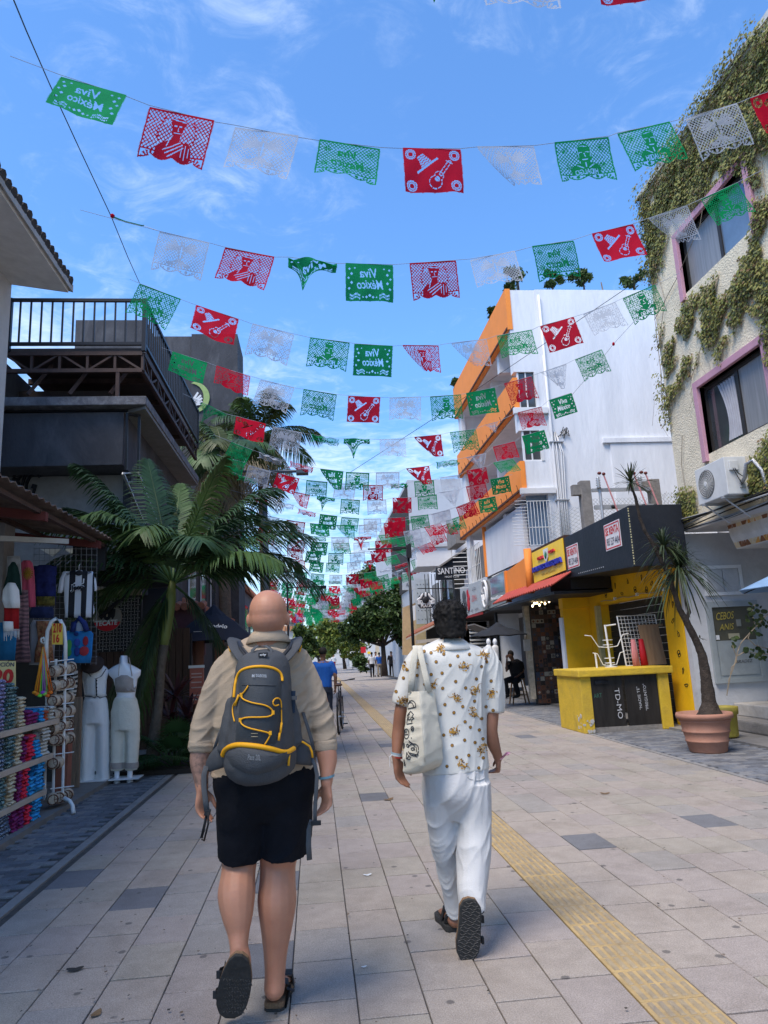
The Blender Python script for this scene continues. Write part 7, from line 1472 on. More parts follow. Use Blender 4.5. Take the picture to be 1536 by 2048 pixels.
def wrinkle(amp,sc=5.5,diag=.6,seed=0.,fine=.35):
 def f(p):
  q=Vector((p.x*sc*.8+p.z*sc*diag+seed,p.y*sc*.8,p.z*sc*1.6-p.x*sc*diag)); n=mnoise.noise(q); r=1-abs(mnoise.noise(q*1.7+Vector((7,3,1))))*2
  return amp*(n*.8+r*.55-.3+fine*mnoise.noise(p*38))
 return f
def folds(amp,ang=35,f1=3.2,f2=13.,seed=0.,soft=.5):
 "sharp elongated cloth folds running at an angle in the x-z plane, warped, plus a soft body"
 ca,sa=math.cos(math.radians(ang)),math.sin(math.radians(ang))
 def f(p):
  s_w=1 if p.x*ca>-9 else 1; wx=mnoise.noise(p*4+Vector((seed,0,5)))*.10; u=(p.x+p.y)*ca+p.z*sa+wx; v=-(p.x+p.y)*sa+p.z*ca+mnoise.noise(p*3.1+Vector((0,seed,0)))*.09
  n1_=mnoise.noise(Vector((u*f1,v*f2,seed))); n2_=mnoise.noise(Vector((u*f1*1.4+9,v*f2*1.7,seed+4))); r1=(1-min(1,abs(n1_)*2.2))**3; r2=(1-min(1,abs(n2_)*2.4))**3
  m_=.5+.8*mnoise.noise(p*5+Vector((3,seed,1)))
  return amp*((r1*.9+r2*.45)*max(.15,m_)-.35+soft*mnoise.noise(p*5.5))
 return f
YA=3.5
A_=thing('person','bald man walking away in a rolled sleeve beige shirt, black shorts and cork sandals','person',(P(520,2030,Y=YA).x,YA,0))
b=MB(); s_=YA/1420
hc=P(536,1222,Y=3.47); b.ell(hc,(.090,.106,.100),20,14); b.ell(hc+Vector((0,-.012,-.035)),(.086,.092,.085),18,12); b.ell(hc+Vector((0,.055,-.075)),(.062,.06,.06),14,10); b.ell(hc+Vector((0,.112,-.045)),(.012,.02,.02),8,6); b.ell(hc+Vector((0,.10,-.005)),(.05,.015,.012),10,6); b.ell(hc+Vector((0,.103,-.078)),(.024,.012,.008),8,6)
for sx in(-1,1):c=hc+Vector((sx*.091,.008,-.042)); b.ell(c,(.012,.020,.034),12,8,rot=Matrix.Rotation(sx*.25,3,'Z')); b.ell(c+Vector((sx*.006,-.012,.004)),(.008,.010,.026),10,6)
limb(b,[(537,1232,3.47,29,1.05),(537,1262,3.47,28,1.0),(537,1285,3.48,31,1.0),(536,1305,3.5,45,.8)])
limb(b,[(535,1300,3.5,55,.5),(533,1340,3.5,78,.5),(530,1400,3.5,78,.5),(528,1470,3.5,76,.55),(528,1560,3.5,78,.6)],n=18,end=False)
limb(b,[(468,1340,3.5,15),(432,1385,3.5,17),(412,1445,3.5,18),(403,1500,3.48,20),(400,1525,3.47,19),(402,1555,3.45,14),(404,1576,3.44,12)]); limb(b,[(598,1340,3.5,15),(632,1385,3.5,17),(646,1445,3.5,18),(652,1500,3.47,19.5),(655,1522,3.46,18.5),(654,1548,3.44,13.5),(653,1566,3.43,11.5)])
hand(b,P(404,1578,Y=3.44),(-.02,.12,-1),(.75,-.55,0),-1,1.0,.62,3); hand(b,P(653,1568,Y=3.43),(.0,.10,-1),(-.78,-.5,0),1,1.0,.72,4)
limb(b,[(482,1580,3.5,38),(480,1640,3.5,40),(479,1690,3.52,37),(479,1722,3.53,32,1.05),(476,1752,3.51,31.5,1.15),(473,1790,3.47,34,1.25),(475,1832,3.44,28,1.2),(477,1868,3.42,19.5,1.2),(478,1900,3.40,15.5,1.4)]); limb(b,[(570,1580,3.5,38),(566,1640,3.54,41),(560,1690,3.57,40),(556,1725,3.59,33.5,1.05),(555,1762,3.58,33,1.15),(554,1802,3.56,35.5,1.25),(553,1850,3.56,29.5,1.2),(551,1900,3.57,22,1.2),(550,1945,3.58,18.5,1.4),(549,1975,3.58,19,1.5)])
limb(b,[(479,1900,3.41,17,1.4),(480,1925,3.395,20,1.3),(476,1955,3.42,19,1.2),(468,1995,3.47,23,.8),(463,2020,3.51,20,.6)],ref=(1,0,0)); rf=P(547,2022,Z=.0)
b.loft([(rf.x,rf.y+.02,.065),(rf.x+.005,rf.y+.05,.075),(rf.x+.02,rf.y+.13,.062),(rf.x+.035,rf.y+.20,.048),(rf.x+.04,rf.y+.25,.042)],[(.032,.035),(.036,.040),(.044,.030),(.046,.020),(.035,.014)],14,ref=(1,0,0),roundend=True)
bodyA=fuse(b,'body',skinA,A_,voxel=.0055,smooth_it=7)
tat=mat('tattoo_skin',(.26,.15,.11),rough=.5,var=.3,scale=40,dirt=.95,dscale=24,dcol=(.05,.045,.045))
def _tat(p):
 u,v=pr(p); return 1 if(u<428 and 1500<v<1571+4*math.sin(u*.8))else 0
paint(bodyA,[skinA,tat],_tat)
for sx in(-1,1):MB().ell(hc+Vector((sx*.034,.098,-.016)),(.012,.01,.01),8,6).build('eye',mat('eye_white',(.7,.7,.68),rough=.2),A_,smooth=True)
linen=crease(mat('linen_beige',(.43,.335,.24),rough=.95,var=.07,scale=14,bump=.5,bscale=260),5,1,(1,1,.8),.035)
b=MB(); limb(b,[(537,1272,3.48,33,.95),(537,1282,3.49,44,.85),(536,1291,3.5,62,.66),(535,1303,3.5,82,.6),(533,1330,3.5,92,.6),(530,1375,3.5,92,.66),(526,1430,3.5,95,.68),(526,1480,3.5,93,.72),(529,1520,3.5,97,.75),(530,1542,3.5,98,.76)],n=30,end=False)
limb(b,[(470,1322,3.5,24),(450,1338,3.5,28),(434,1378,3.5,29),(419,1420,3.5,27.5),(407,1455,3.49,25),(403,1485,3.48,23)],n=18,end=True); limb(b,[(592,1322,3.5,24),(604,1338,3.5,26),(619,1378,3.5,27),(633,1420,3.5,26.5),(645,1455,3.49,24.5),(650,1484,3.48,22)],n=18,end=True)
shA=fuse(b,'shirt',linen,A_,voxel=.0065,smooth_it=4,wfun=folds(.015,28,3.2,13,1.))
for c,r in((P(403,1491,Y=3.48),22.5),(P(650,1490,Y=3.475),21.5)):
 b=MB(); b.loft([c+Vector((0,0,.028)),c+Vector((0,0,.02)),c+Vector((0,.002,0)),c+Vector((0,.0,-.022)),c+Vector((0,0,-.028))],[r*s_*.96,r*s_*1.04,r*s_*1.10,r*s_*1.05,r*s_*.92],20); o_=fuse(b,'rolled_cuff',linen,A_,voxel=.006,smooth_it=2,wfun=folds(.008,5,6,22,2.))
nk=P(537,1281,Y=3.48); b=MB(); n=30; vs=[]
for rr,dz,fy in((.069,.045,0),(.073,.048,0),(.088,.028,.1),(.100,-.004,.2),(.096,-.008,.2),(.078,.01,0)):
 for k in range(n):a=2*PI*k/n; vs.append(nk+Vector((rr*1.08*math.cos(a),rr*math.sin(a)+.0,dz+.014*math.sin(a)*-1-.012)))
b.add(vs,[(i*n+j,i*n+(j+1)%n,((i+1)%6)*n+(j+1)%n,((i+1)%6)*n+j)for i in range(6)for j in range(n)]); b.build('collar',linen,A_,smooth=True,fixn=True)
shrt=crease(mat('shorts_black',(.009,.010,.014),rough=.95,var=.3,scale=4,bump=.3,bscale=200,spec=.15),5,.6,(1,1,.5))
b=MB(); limb(b,[(530,1525,3.5,94,.76),(530,1560,3.5,97,.80),(529,1590,3.5,92,.8),(528,1615,3.5,78,.75),(527,1640,3.5,50,.8)],n=28,end=False); limb(b,[(486,1560,3.5,46,1.3),(484,1610,3.5,49,1.25),(482,1655,3.51,46,1.1),(481,1690,3.52,42.5,1.1),(480,1712,3.53,41,1.1)],n=20,end=False); limb(b,[(574,1560,3.5,48,1.3),(573,1605,3.52,50,1.25),(571,1650,3.54,49,1.1),(568,1680,3.56,47,1.1),(567,1702,3.57,47,1.1)],n=20,end=False)
fuse(b,'shorts',shrt,A_,voxel=.009,smooth_it=3,wfun=folds(.010,70,3,9,5.))
rub=mat('sole_rubber',(.035,.034,.032),rough=.85,var=.2,scale=30,bump=.3); cork=mat('cork',(.19,.115,.065),rough=.9,var=.4,scale=120); lth=mat('strap_black',(.012,.012,.013),rough=.6)
def tilt_sole(parent,outline,ytop,ybot,Yt,Yb,nrm,treadf,sc=1.):
 YY=lambda v:Yt+(Yb-Yt)*(v-ytop)/(ybot-ytop); pts=[P(u,v,Y=YY(v))for u,v in outline]; n=Vector(nrm).normalized()
 MB().prism(pts,n*.016).build('sole',rub,parent,fixn=True,bevel=.003); MB().prism([p+n*.0162 for p in pts],n*.016).build('cork_layer',cork,parent,fixn=True,bevel=.002)
 tb_=MB()
 for L in treadf:tb_.tube([P(u,v,Y=YY(v))for u,v in L],.0022,4)
 tag(tb_.build('tread',mat('tread_pale',(.085,.078,.07),rough=.8),parent),kind='stuff')
 return YY
sdl=lambda lab,c:thing('sandal',lab,'sandal',c)
sA=A_; oL=[(484,1913),(495,1922),(501,1942),(503,1965),(500,1990),(494,2012),(484,2030),(468,2038),(450,2037),(438,2028),(432,2010),(433,1988),(438,1965),(447,1942),(458,1922),(470,1912)]
random.seed(14); TR=[]
for r in range(13):
 for c in range(5):
  x,y=447+c*11+(r%2)*5,1928+r*8; k=random.random()*3
  if inside(x+4,y,[(u*.94+468*.06,v*.97+1975*.03)for u,v in oL])and y>1958:TR.append([(x,y),(x+3,y+3*math.sin(k*3)),(x+6,y-2),(x+8,y+3)])
YL=tilt_sole(A_,oL,1912,2038,3.29,3.425,(.05,1,.35),TR)
for(x,y,w_)in((446,1948,9),(439,1988,9)):
 b=MB(); Yq=YL(y)+.025; b.loft([P(x+2,y+2,Y=Yq),P(x-8,y+2,Y=Yq+.02),P(x-6,y-4,Y=Yq+.06),P(x+14,y-12,Y=Yq+.09)],[(.017,.003)]*4,8,ref=(0,0,1)); b.build('strap',lth,A_)
 MB().box(*(lambda p:(p.x-.014,p.x+.002,p.y-.012,p.y-.004,p.z-.014,p.z+.016))(P(x-6,y,Y=Yq))).build('buckle',black,A_,bevel=.002)
b=MB(); b.loft([P(450,1935,Y=3.40),P(455,1965,Y=3.50),P(470,1985,Y=3.55),P(492,1970,Y=3.50)],[(.03,.004)]*4,8,ref=(0,0,1)); b.build('upper',lth,A_)
def foot_outline(c,d,L,w):
 d=Vector(d).normalized(); s=Vector((d.y,-d.x,0)); return[Vector(c)+d*L*a+s*w*q for a,q in((0,.3),(0,-.3),(.06,-.43),(.2,-.45),(.45,-.42),(.7,-.52),(.88,-.42),(.98,-.15),(1,.08),(.95,.32),(.82,.5),(.65,.52),(.42,.42),(.2,.45),(.06,.43))]
fo=foot_outline((rf.x,rf.y-.012,0),(.16,1,0),.285,.105); MB().prism(fo,(0,0,.012)).build('sole',rub,A_,fixn=True,bevel=.003); MB().prism([p+Vector((0,0,.0122))for p in fo],(0,0,.026)).build('cork_layer',cork,A_,fixn=True,bevel=.005)
b=MB(); 
for t0 in(.09,.19):q0=Vector((rf.x,rf.y,0))+Vector((.16,1,0)).normalized()*t0; b.loft([q0+Vector((-.052,0,.03)),q0+Vector((-.045,0,.075)),q0+Vector((0,0,.105-t0*.12)),q0+Vector((.048,0,.08)),q0+Vector((.055,0,.03))],[(.034,.004)]*5,8,ref=(0,1,0))
b.build('upper',lth,A_); q0=P(574,1985,Y=3.66); b=MB(); b.loft([q0+Vector((-.01,0,-.06)),q0+Vector((.005,-.02,-.01)),q0+Vector((.015,.0,.03))],[(.035,.006),(.035,.006),(.028,.006)],8,ref=(0,1,0)); b.loft([q0+Vector((.0,-.03,.03)),q0+Vector((.035,-.03,.018))],[(.012,.004)]*2,8,ref=(0,1,0)); b.build('strap',lth,A_)
ring_band(P(653,1553,Y=3.44),13.6*s_,14.5*s_,.005,.003,mat('bracelet_blue',(.16,.30,.36)),'bracelet',A_,tilt=.004)
# ---- backpack
BP=thing('backpack','charcoal hiking backpack with yellow zips and bungee cord on the bald mans back','backpack',(P(520,1550,Y=3.25).x,3.25,P(520,1550,Y=3.25).z))
bpm=crease(mat('pack_grey',(.066,.070,.076),rough=.75,var=.12,scale=8,bump=.4,bscale=240),7,.45); bpd=mat('pack_dark',(.038,.045,.052),rough=.6,var=.12,bump=.3,bscale=240); yz=mat('zip_yellow',(.78,.36,.01),rough=.6,var=.08); strapm=mat('webbing_grey',(.10,.105,.11),rough=.85,bump=.5,bscale=300)
b=MB(); limb(b,[(527,1308,3.34,18,.5),(527,1312,3.33,34,.6),(527,1325,3.31,48,.9),(526,1345,3.29,53,1.15),(524,1390,3.27,57,1.3),(523,1440,3.26,60,1.35),(521,1485,3.26,65,1.3),(520,1515,3.27,69,1.25),(519,1530,3.28,64,1.15),(520,1543,3.29,50,1.0),(520,1549,3.29,30,1.0)],n=26,end=False)
limb(b,[(466,1400,3.32,12,1.6),(460,1450,3.31,18,1.6),(455,1500,3.31,20,1.6)],n=12,ek=.5); limb(b,[(578,1400,3.32,12,1.6),(584,1440,3.31,16,1.6),(588,1485,3.31,17,1.6)],n=12,ek=.5)
pk_=fuse(b,'pack_body',bpm,BP,voxel=.0085,smooth_it=4,wfun=wrinkle(.0035,7,.4)); T1=bvh(pk_)
def patch(outline,tree,lift,m,name,parent,sub=7,puff=.0):
 "cloth panel laid on a surface: fan of rings from the outline to its centre"
 cx=sum(p[0]for p in outline)/len(outline); cy=sum(p[1]for p in outline)/len(outline); b=MB(); n=len(outline); R=[]
 for k in range(sub):
  t=1-k/(sub-1)*.97; ring=[]
  for(u,v)in outline:
   q,nn=hit(tree,cx+(u-cx)*t,cy+(v-cy)*t,lift+puff*(1-t**3))
   if q is None:q=ring[-1]if ring else(R[-1][0]if R else P(u,v,Y=3.3))
   ring.append(q)
  R.append(ring)
 b.add([p for r in R for p in r],[(i*n+j,i*n+(j+1)%n,(i+1)*n+(j+1)%n,(i+1)*n+j)for i in range(sub-1)for j in range(n)]+[tuple(range((sub-1)*n,sub*n))]); o=b.build(name,m,parent,smooth=True,fixn=False); return o
C1=lambda x,y:(360+x/3.532,1160+y/3.532)
def dense(L,k=5):
 o=[]
 for(a,b_)in zip(L[:-1],L[1:]):o+=[(a[0]+(b_[0]-a[0])*t/k,a[1]+(b_[1]-a[1])*t/k)for t in range(k)]
 return o+[L[-1]]
def smooth_line(L,it=2):
 for _ in range(it):
  o=[L[0]]
  for a,b_ in zip(L[:-1],L[1:]):o+=[(a[0]*.75+b_[0]*.25,a[1]*.75+b_[1]*.25),(a[0]*.25+b_[0]*.75,a[1]*.25+b_[1]*.75)]
  L=o+[L[-1]]
 return L
def surf_tube(L,tree,r,m,name,parent,lift=.004,flat=None):
 pts=[]
 for u,v in L:
  q,nn=hit(tree,u,v,lift)
  if q is not None:pts.append(q)
 if len(pts)<2:return None
 return MB().loft(pts,[(r,flat or r)]*len(pts),6,ref=(0,0,1)).build(name,m,parent,smooth=True)
front=dense([C1(*p)for p in((415,700),(430,655),(470,630),(560,625),(650,632),(695,655),(712,700),(712,800),(705,900),(700,1000),(690,1080),(670,1150),(560,1160),(430,1150),(395,1145),(400,1050),(420,950),(425,850),(418,780))],3)
fp=patch(front,T1,.003,bpd,'front_panel',BP,puff=.016); T2=bvh(fp)
def hit2(u,v,lift=.003):
 q,nn=hit(T2,u,v,lift)
 return(q,nn)if q is not None else hit(T1,u,v,lift)
class _T:
 def ray_cast(s,o,d):
  r=T2.ray_cast(o,d); return r if r[0]is not None else T1.ray_cast(o,d)
TT=_T()
low=dense([C1(*p)for p in((312,1240),(330,1200),(400,1172),(520,1180),(640,1200),(745,1235),(795,1195),(790,1240),(735,1300),(640,1350),(540,1375),(460,1360),(370,1310))],4)
lpk=patch(low,T1,.003,bpm,'lower_pocket',BP,puff=.022); T3=bvh(lpk)
surf_tube(smooth_line([C1(*p)for p in((387,830),(393,750),(405,690),(430,640),(500,617),(580,613),(650,622),(695,645),(716,680),(718,715))]),TT,.0065,yz,'yellow_zip',BP,.004)
surf_tube(smooth_line([C1(*p)for p in((312,1240),(330,1192),(400,1162),(520,1170),(640,1190),(740,1225),(795,1190))]),T1,.011,yz,'yellow_zip',BP,.006)
surf_tube(smooth_line([C1(*p)for p in((485,750),(462,790),(436,812),(448,845),(520,872),(600,885),(640,908),(655,938),(640,962),(590,971),(465,970),(433,988),(438,1020),(490,1046),(560,1062),(632,1080),(632,1105),(598,1158))]),TT,.0032,yz,'bungee_cord',BP,.005)
surf_tube(smooth_line([C1(*p)for p in((712,1040),(710,960),(708,860),(690,833),(660,842),(648,870),(662,892),(690,882))]),TT,.003,yz,'bungee_cord',BP,.006); surf_tube(smooth_line([C1(*p)for p in((425,815),(405,850),(380,890),(378,940),(392,1000))]),T1,.003,yz,'bungee_cord',BP,.005)
for L in(((708,1010),(700,1080)),((695,1080),(688,1135)),((760,1235),(755,1310)),((425,812),(400,890))):surf_tube([C1(*p)for p in L],T1,.005,yz,'zip_pull',BP,.008)
for p in((440,812),(652,938),(434,990),(634,1080)):
 q,_=hit2(*C1(*p),.006)
 if q:MB().obox(q,(.006,0,0),(0,.004,0),(0,0,.008)).build('cord_loop',yz,BP,bevel=.001)
for y in(1083,1105):surf_tube([C1(505,y),C1(528,y),C1(551,y)],TT,.0014,mat('thread_tan',(.35,.3,.2)),'stitched_line',BP)
surf_tube([C1(x,745+4*math.sin(x*.01))for x in range(440,700,26)],TT,.002,bpm,'seam',BP,.002)
pw=mat('print_grey',(.45,.47,.5))
def surf_text(s,a,b_,h,m,parent,tree,bold=.01,n='lettering'):
 p,n1_=hit(tree,*a,.004); q,_=hit(tree,*b_,.004)
 if p and q:text(s,p+n1_*.004,q+n1_*.004,(0,0,1),n,m,parent,h=h,bold=bold,depth=.001)
surf_text('MOUNTAIN',C1(536,683),C1(608,686),.0075,pw,BP,TT); surf_text('WAREHOUSE',C1(536,693),C1(612,696),.0065,pw,BP,TT); surf_text('M',C1(512,694),C1(530,694),.012,pw,BP,TT,.06); surf_text('Pace 20L',C1(482,1268),C1(572,1272),.022,mat('print_dim',(.22,.23,.24)),BP,T3)
q,_=hit(T1,*C1(587,541),.01); MB().obox(q,(.020,0,0),(0,.003,0),(0,0,.010)).build('label_tag',black,BP); text('oiy',q+Vector((-.014,-.005,-.006)),q+Vector((.014,-.005,-.006)),(0,0,1),'lettering',whitec,BP,h=.012,bold=.02,depth=.001)
MB().loft([P(*C1(515,545),Y=3.22),P(*C1(512,495),Y=3.23),P(*C1(545,466),Y=3.25),P(*C1(610,466),Y=3.25),P(*C1(645,492),Y=3.23),P(*C1(645,540),Y=3.22)],[(.008,.004)]*6,8).build('grab_handle',strapm,BP,smooth=True)
for sd_,pts in((-1,[(473,1280,3.53),(470,1285,3.46),(474,1297,3.38),(486,1313,3.34),(500,1330,3.30)]),(1,[(588,1280,3.53),(590,1285,3.46),(586,1297,3.38),(572,1313,3.34),(556,1330,3.30)])):
 MB().loft([P(*p[:2],Y=p[2])for p in pts],[(.040,.009)]*5,12,ref=(1,0,.35*sd_)).build('shoulder_strap',bpm,BP,smooth=True)
 MB().loft([P(p[0]-sd_*7,p[1]-1,Y=p[2]-.012)for p in pts[1:]],[(.009,.004)]*4,8,ref=(1,0,.35*sd_)).build('strap_padding',black,BP,smooth=True); MB().tube([P(pts[0][0]+sd_*10,pts[0][1]+6,Y=3.50),P(pts[1][0]+sd_*12,pts[1][1]+7,Y=3.44),P(pts[2][0]+sd_*13,pts[2][1]+6,Y=3.40)],.005,6).build('yellow_piping',yz,BP,smooth=True)
b=MB(); b.loft([P(462,1500,Y=3.31),P(445,1512,Y=3.30),P(428,1522,Y=3.31),P(417,1532,Y=3.35)],[(.052,.018),(.050,.018),(.040,.016),(.026,.012)],14,ref=(0,0,1),roundend=True); b.build('hip_belt',bpm,BP,smooth=True)
b=MB(); b.loft([P(583,1498,Y=3.31),P(598,1503,Y=3.31),P(614,1508,Y=3.33),P(624,1516,Y=3.38)],[(.052,.018),(.055,.02),(.048,.018),(.034,.014)],14,ref=(0,0,1),roundend=True); b.build('hip_belt',bpm,BP,smooth=True)
MB().tube([P(*C1(x,y),Y=3.285+.02*(x>900))for x,y in((820,1132),(870,1145),(915,1175),(932,1215),(936,1255))],.005,6).build('yellow_zip',yz,BP,smooth=True)
def ribbon(L,w,m,name='loose_strap',t=.0022):return MB().loft([P(u,v,Y=y)for u,v,y in L],[(w,t)]*len(L),8,ref=(1,.3,0)).build(name,m,BP,smooth=True)
ribbon([(413,1532,3.33),(408,1550,3.32),(408,1575,3.31),(411,1600,3.31),(414,1622,3.31)],.012,strapm); ribbon([(415,1622,3.31),(409,1650,3.31),(403,1676,3.31)],.006,lth); ribbon([(417,1624,3.30),(416,1650,3.30),(408,1682,3.31),(403,1678,3.31)],.004,lth)
MB().obox(P(415,1625,Y=3.305),(.013,0,0),(0,.006,0),(.003,0,.012)).build('buckle',black,BP,bevel=.003)
ribbon([(622,1516,3.35),(630,1530,3.34),(634,1550,3.33),(632,1590,3.33),(630,1620,3.33),(630,1645,3.33)],.009,strapm); ribbon([(624,1640,3.335),(618,1660,3.335),(617,1690,3.335),(619,1720,3.335)],.012,strapm); MB().obox(P(632,1646,Y=3.325),(.022,0,0),(0,.006,0),(0,0,.010)).build('buckle',black,BP,bevel=.003)
ribbon([(606,1425,3.40),(614,1450,3.37),(623,1480,3.36),(627,1500,3.36)],.008,bpm,'side_strap'); ribbon([(448,1445,3.38),(438,1470,3.36),(428,1500,3.35)],.007,bpm,'side_strap')
MB().prism([P(568,1382,Y=3.25),P(591,1382,Y=3.25),P(590,1425,Y=3.25),P(567,1435,Y=3.25)],(0,.02,0)).build('navy_pouch',mat('pouch_navy',(.015,.03,.055),rough=.6),BP,fixn=True); MB().prism([P(566,1404,Y=3.243),P(580,1427,Y=3.243),P(566,1427,Y=3.243)],(0,.003,0)).build('white_print',whitec,BP,fixn=True); MB().box(P(563,1395,Y=3.238).x,P(594,1395,Y=3.238).x,3.232,3.24,P(570,1401,Y=3.238).z,P(570,1393,Y=3.238).z).build('compression_strap',strapm,BP)
MB().prism([P(461,1412,Y=3.31),P(468,1408,Y=3.31),P(468,1425,Y=3.31),P(461,1425,Y=3.31)],(0,.003,0)).build('white_print',whitec,BP,fixn=True)
B_=thing('person','dark haired man walking away in a white gold printed shirt and white trousers','person',(P(905,1920,Y=4.15).x,4.15,0)); s2=4.15/1420; YB=4.15
b=MB(); hc=P(903,1242,Y=4.15); b.ell(hc,(.082,.10,.105),18,12); b.ell(hc+Vector((.012,.05,-.07)),(.058,.058,.055),12,8); b.ell(hc+Vector((.03,.108,-.03)),(.012,.02,.018),8,6); b.ell(hc+Vector((.03,.1,-.075)),(.022,.01,.008),8,6)
for sx in(-1,1):b.ell(hc+Vector((sx*.085,.01,-.035)),(.011,.018,.030),10,8)
limb(b,[(904,1252,4.15,20),(903,1280,4.15,19.5),(902,1300,4.15,26,.9)]); limb(b,[(902,1300,YB,38,.45),(902,1340,YB,56,.45),(903,1420,YB,55,.45),(905,1500,YB,52,.5),(910,1560,YB,54,.6)],n=16,end=False)
limb(b,[(845,1325,YB,12),(818,1370,YB,13),(805,1415,YB,14.5),(799,1455,4.16,13.5),(796,1478,4.15,12.5),(794,1500,4.13,10),(793,1516,4.12,8.5)]); limb(b,[(962,1325,YB,12),(982,1370,YB,13),(984,1425,YB,13.5),(982,1460,YB,13),(986,1485,4.17,13),(993,1505,4.2,10),(996,1515,4.21,9)])
hand(b,P(793,1520,Y=4.12),(.16,.05,-1),(.75,-.6,0),-1,1.06,.45,7); hand(b,P(996,1512,Y=4.21),(.05,.35,-1),(-.7,.2,.1),1,.95,1.15,8)
limb(b,[(885,1580,YB,22),(886,1650,4.2,20),(896,1750,4.28,14),(908,1812,4.33,11),(909,1838,4.34,14,1.4)]); limb(b,[(940,1580,YB,24),(946,1660,4.12,20),(947,1760,4.05,16),(943,1803,4.0,13),(940,1822,3.98,14,1.3)])
limb(b,[(941,1815,3.97,16,1.2),(940,1840,3.98,15),(938,1880,4.0,18,.7),(937,1908,4.02,15,.5)]); lf=P(908,1863,Z=0); b.loft([(lf.x,lf.y+.02,.06),(lf.x-.01,lf.y+.12,.055),(lf.x-.02,lf.y+.22,.04)],[(.030,.032),(.040,.026),(.034,.014)],12,ref=(1,0,0),roundend=True)
fuse(b,'body',skinB,B_,voxel=.0065,smooth_it=4)
for sx in(-1,1):MB().ell(hc+Vector((.02+sx*.03,.096,-.005)),(.011,.009,.009),8,6).build('eye',MATS['eye_white'],B_,smooth=True)
hm=mat('hair_black',(.006,.005,.0045),rough=.75,var=.4,scale=40,spec=.25); b=MB(); h2=P(900,1236,Y=4.13); b.ell(h2+Vector((0,0,.01)),(.094,.106,.096),20,14); b.ell(h2+Vector((-.005,-.025,-.05)),(.088,.085,.075),16,10); random.seed(17)
for i in range(200):
 d=Vector((rnd(-1,1),rnd(-1,.7),rnd(-.5,1))).normalized(); p=h2+Vector((d.x*.094,d.y*.106,d.z*.096+.01)); b.ell(p,(rnd(.007,.013),)*3,7,5)
for i in range(60):a=rnd(-2.6,-.4); p=h2+Vector((.078*math.cos(a),.08*math.sin(a)-.02,rnd(-.115,-.03))); b.ell(p,(rnd(.008,.014),)*3,7,5)
hair=fuse(b,'hair',hm,B_,voxel=.006,smooth_it=3,wr=.0045,wscale=30); b=MB()
for i in range(420):
 d=Vector((rnd(-1,1),rnd(-1,.7),rnd(-.75,1))).normalized(); p=h2+Vector((d.x*.098,d.y*.110,d.z*.102+.01)); t=Vector((rnd(-1,1),rnd(-1,1),rnd(-1,1))).normalized()*.016; b.tube([p-d*.01,p+d*.006+t*.5,p+d*.007+t,p+t*1.6],.0011,3)
tag(b.build('loose_hair',hm,B_),kind='stuff')
C2=lambda x,y:(760+x/4.453,1180+y/4.453)
satin=crease(mat('shirt_satin',(.58,.57,.53),rough=.5,var=.03,scale=3,spec=.4,bump=.15,bscale=200),3.2,.7,(1,1,.3),.022)
b=MB(); limb(b,[(902,1279,YB,26,.9),(902,1286,YB,40,.75),(902,1294,YB,58,.6),(902,1304,YB,70,.56),(902,1325,YB,77,.58),(903,1370,YB,73,.62),(905,1430,YB,69,.66),(907,1490,YB,67,.72),(910,1530,YB,66,.76),(911,1541,YB,66,.77)],n=30,end=False)
limb(b,[(848,1307,YB,22),(831,1330,YB,24),(818,1365,YB,23),(807,1395,YB,21),(802,1411,YB,19)],n=18,end=False); limb(b,[(960,1305,YB,24),(976,1330,YB,25),(984,1365,YB,24),(988,1395,YB,22),(988,1425,YB,19)],n=18,end=False)
shB=fuse(b,'shirt',satin,B_,voxel=.007,smooth_it=4,wfun=folds(.010,68,2.2,8,3.))
nk=P(902,1290,Y=4.14); b=MB(); n=30; vs=[]
for rr,dz in((.062,.03),(.068,.034),(.10,.008),(.122,-.022),(.116,-.026),(.08,.0)):
 for k in range(n):a=2*PI*k/n; vs.append(nk+Vector((rr*1.12*math.cos(a),rr*.9*math.sin(a),dz-.016*math.sin(a)*(1 if rr<.09 else .4)-.01)))
b.add(vs,[(i*n+j,i*n+(j+1)%n,((i+1)%6)*n+(j+1)%n,((i+1)%6)*n+j)for i in range(6)for j in range(n)]); colB=b.build('collar',satin,B_,smooth=True,fixn=True); TS=bvh(shB)
gold=mat('gold_print2',(.42,.22,.03),rough=.6,var=.3,scale=60); goldd=mat('brown_print',(.12,.055,.02),rough=.6,var=.3,scale=60); b=MB()
def decal(b,u,v,ru,rv,cm,n=10,tree=TS,lift=.0022,rot=0.):
 b.cm=cm; vs=[]
 for k in range(n):
  a=2*PI*k/n; du,dv=ru*math.cos(a),rv*math.sin(a); q,_=hit(tree,u+du*math.cos(rot)-dv*math.sin(rot),v+du*math.sin(rot)+dv*math.cos(rot),lift)
  if q is None:return
  vs.append(q)
 b.add(vs,[tuple(range(n))])
DOTS=[(282,530),(642,503),(673,490),(568,572),(692,590),(796,574),(500,640),(625,670),(903,682),(456,752),(553,740),(674,815),(857,792),(558,875),(762,872),(841,990),(578,1020),(736,1038),(538,1107),(658,1092),(904,1145),(757,1173),(804,1222),(883,1246),(568,1292),(915,1325),(753,1337),(845,1358),(643,1384),(790,1473),(683,1490),(918,1495),(597,1570),(878,1585),(240,710),(210,785),(400,840),(990,810),(943,1040),(1008,1072),(950,640),(395,548),(455,560),(145,905),(245,985),(300,620),(330,760)]
for x,y in DOTS:u,v=C2(x,y); decal(b,u,v,3.3,3.5,1,12); decal(b,u,v,2.1,2.2,0,10,lift=.003); decal(b,u,v,1.1,1.1,1,8,lift=.0038)
random.seed(33)
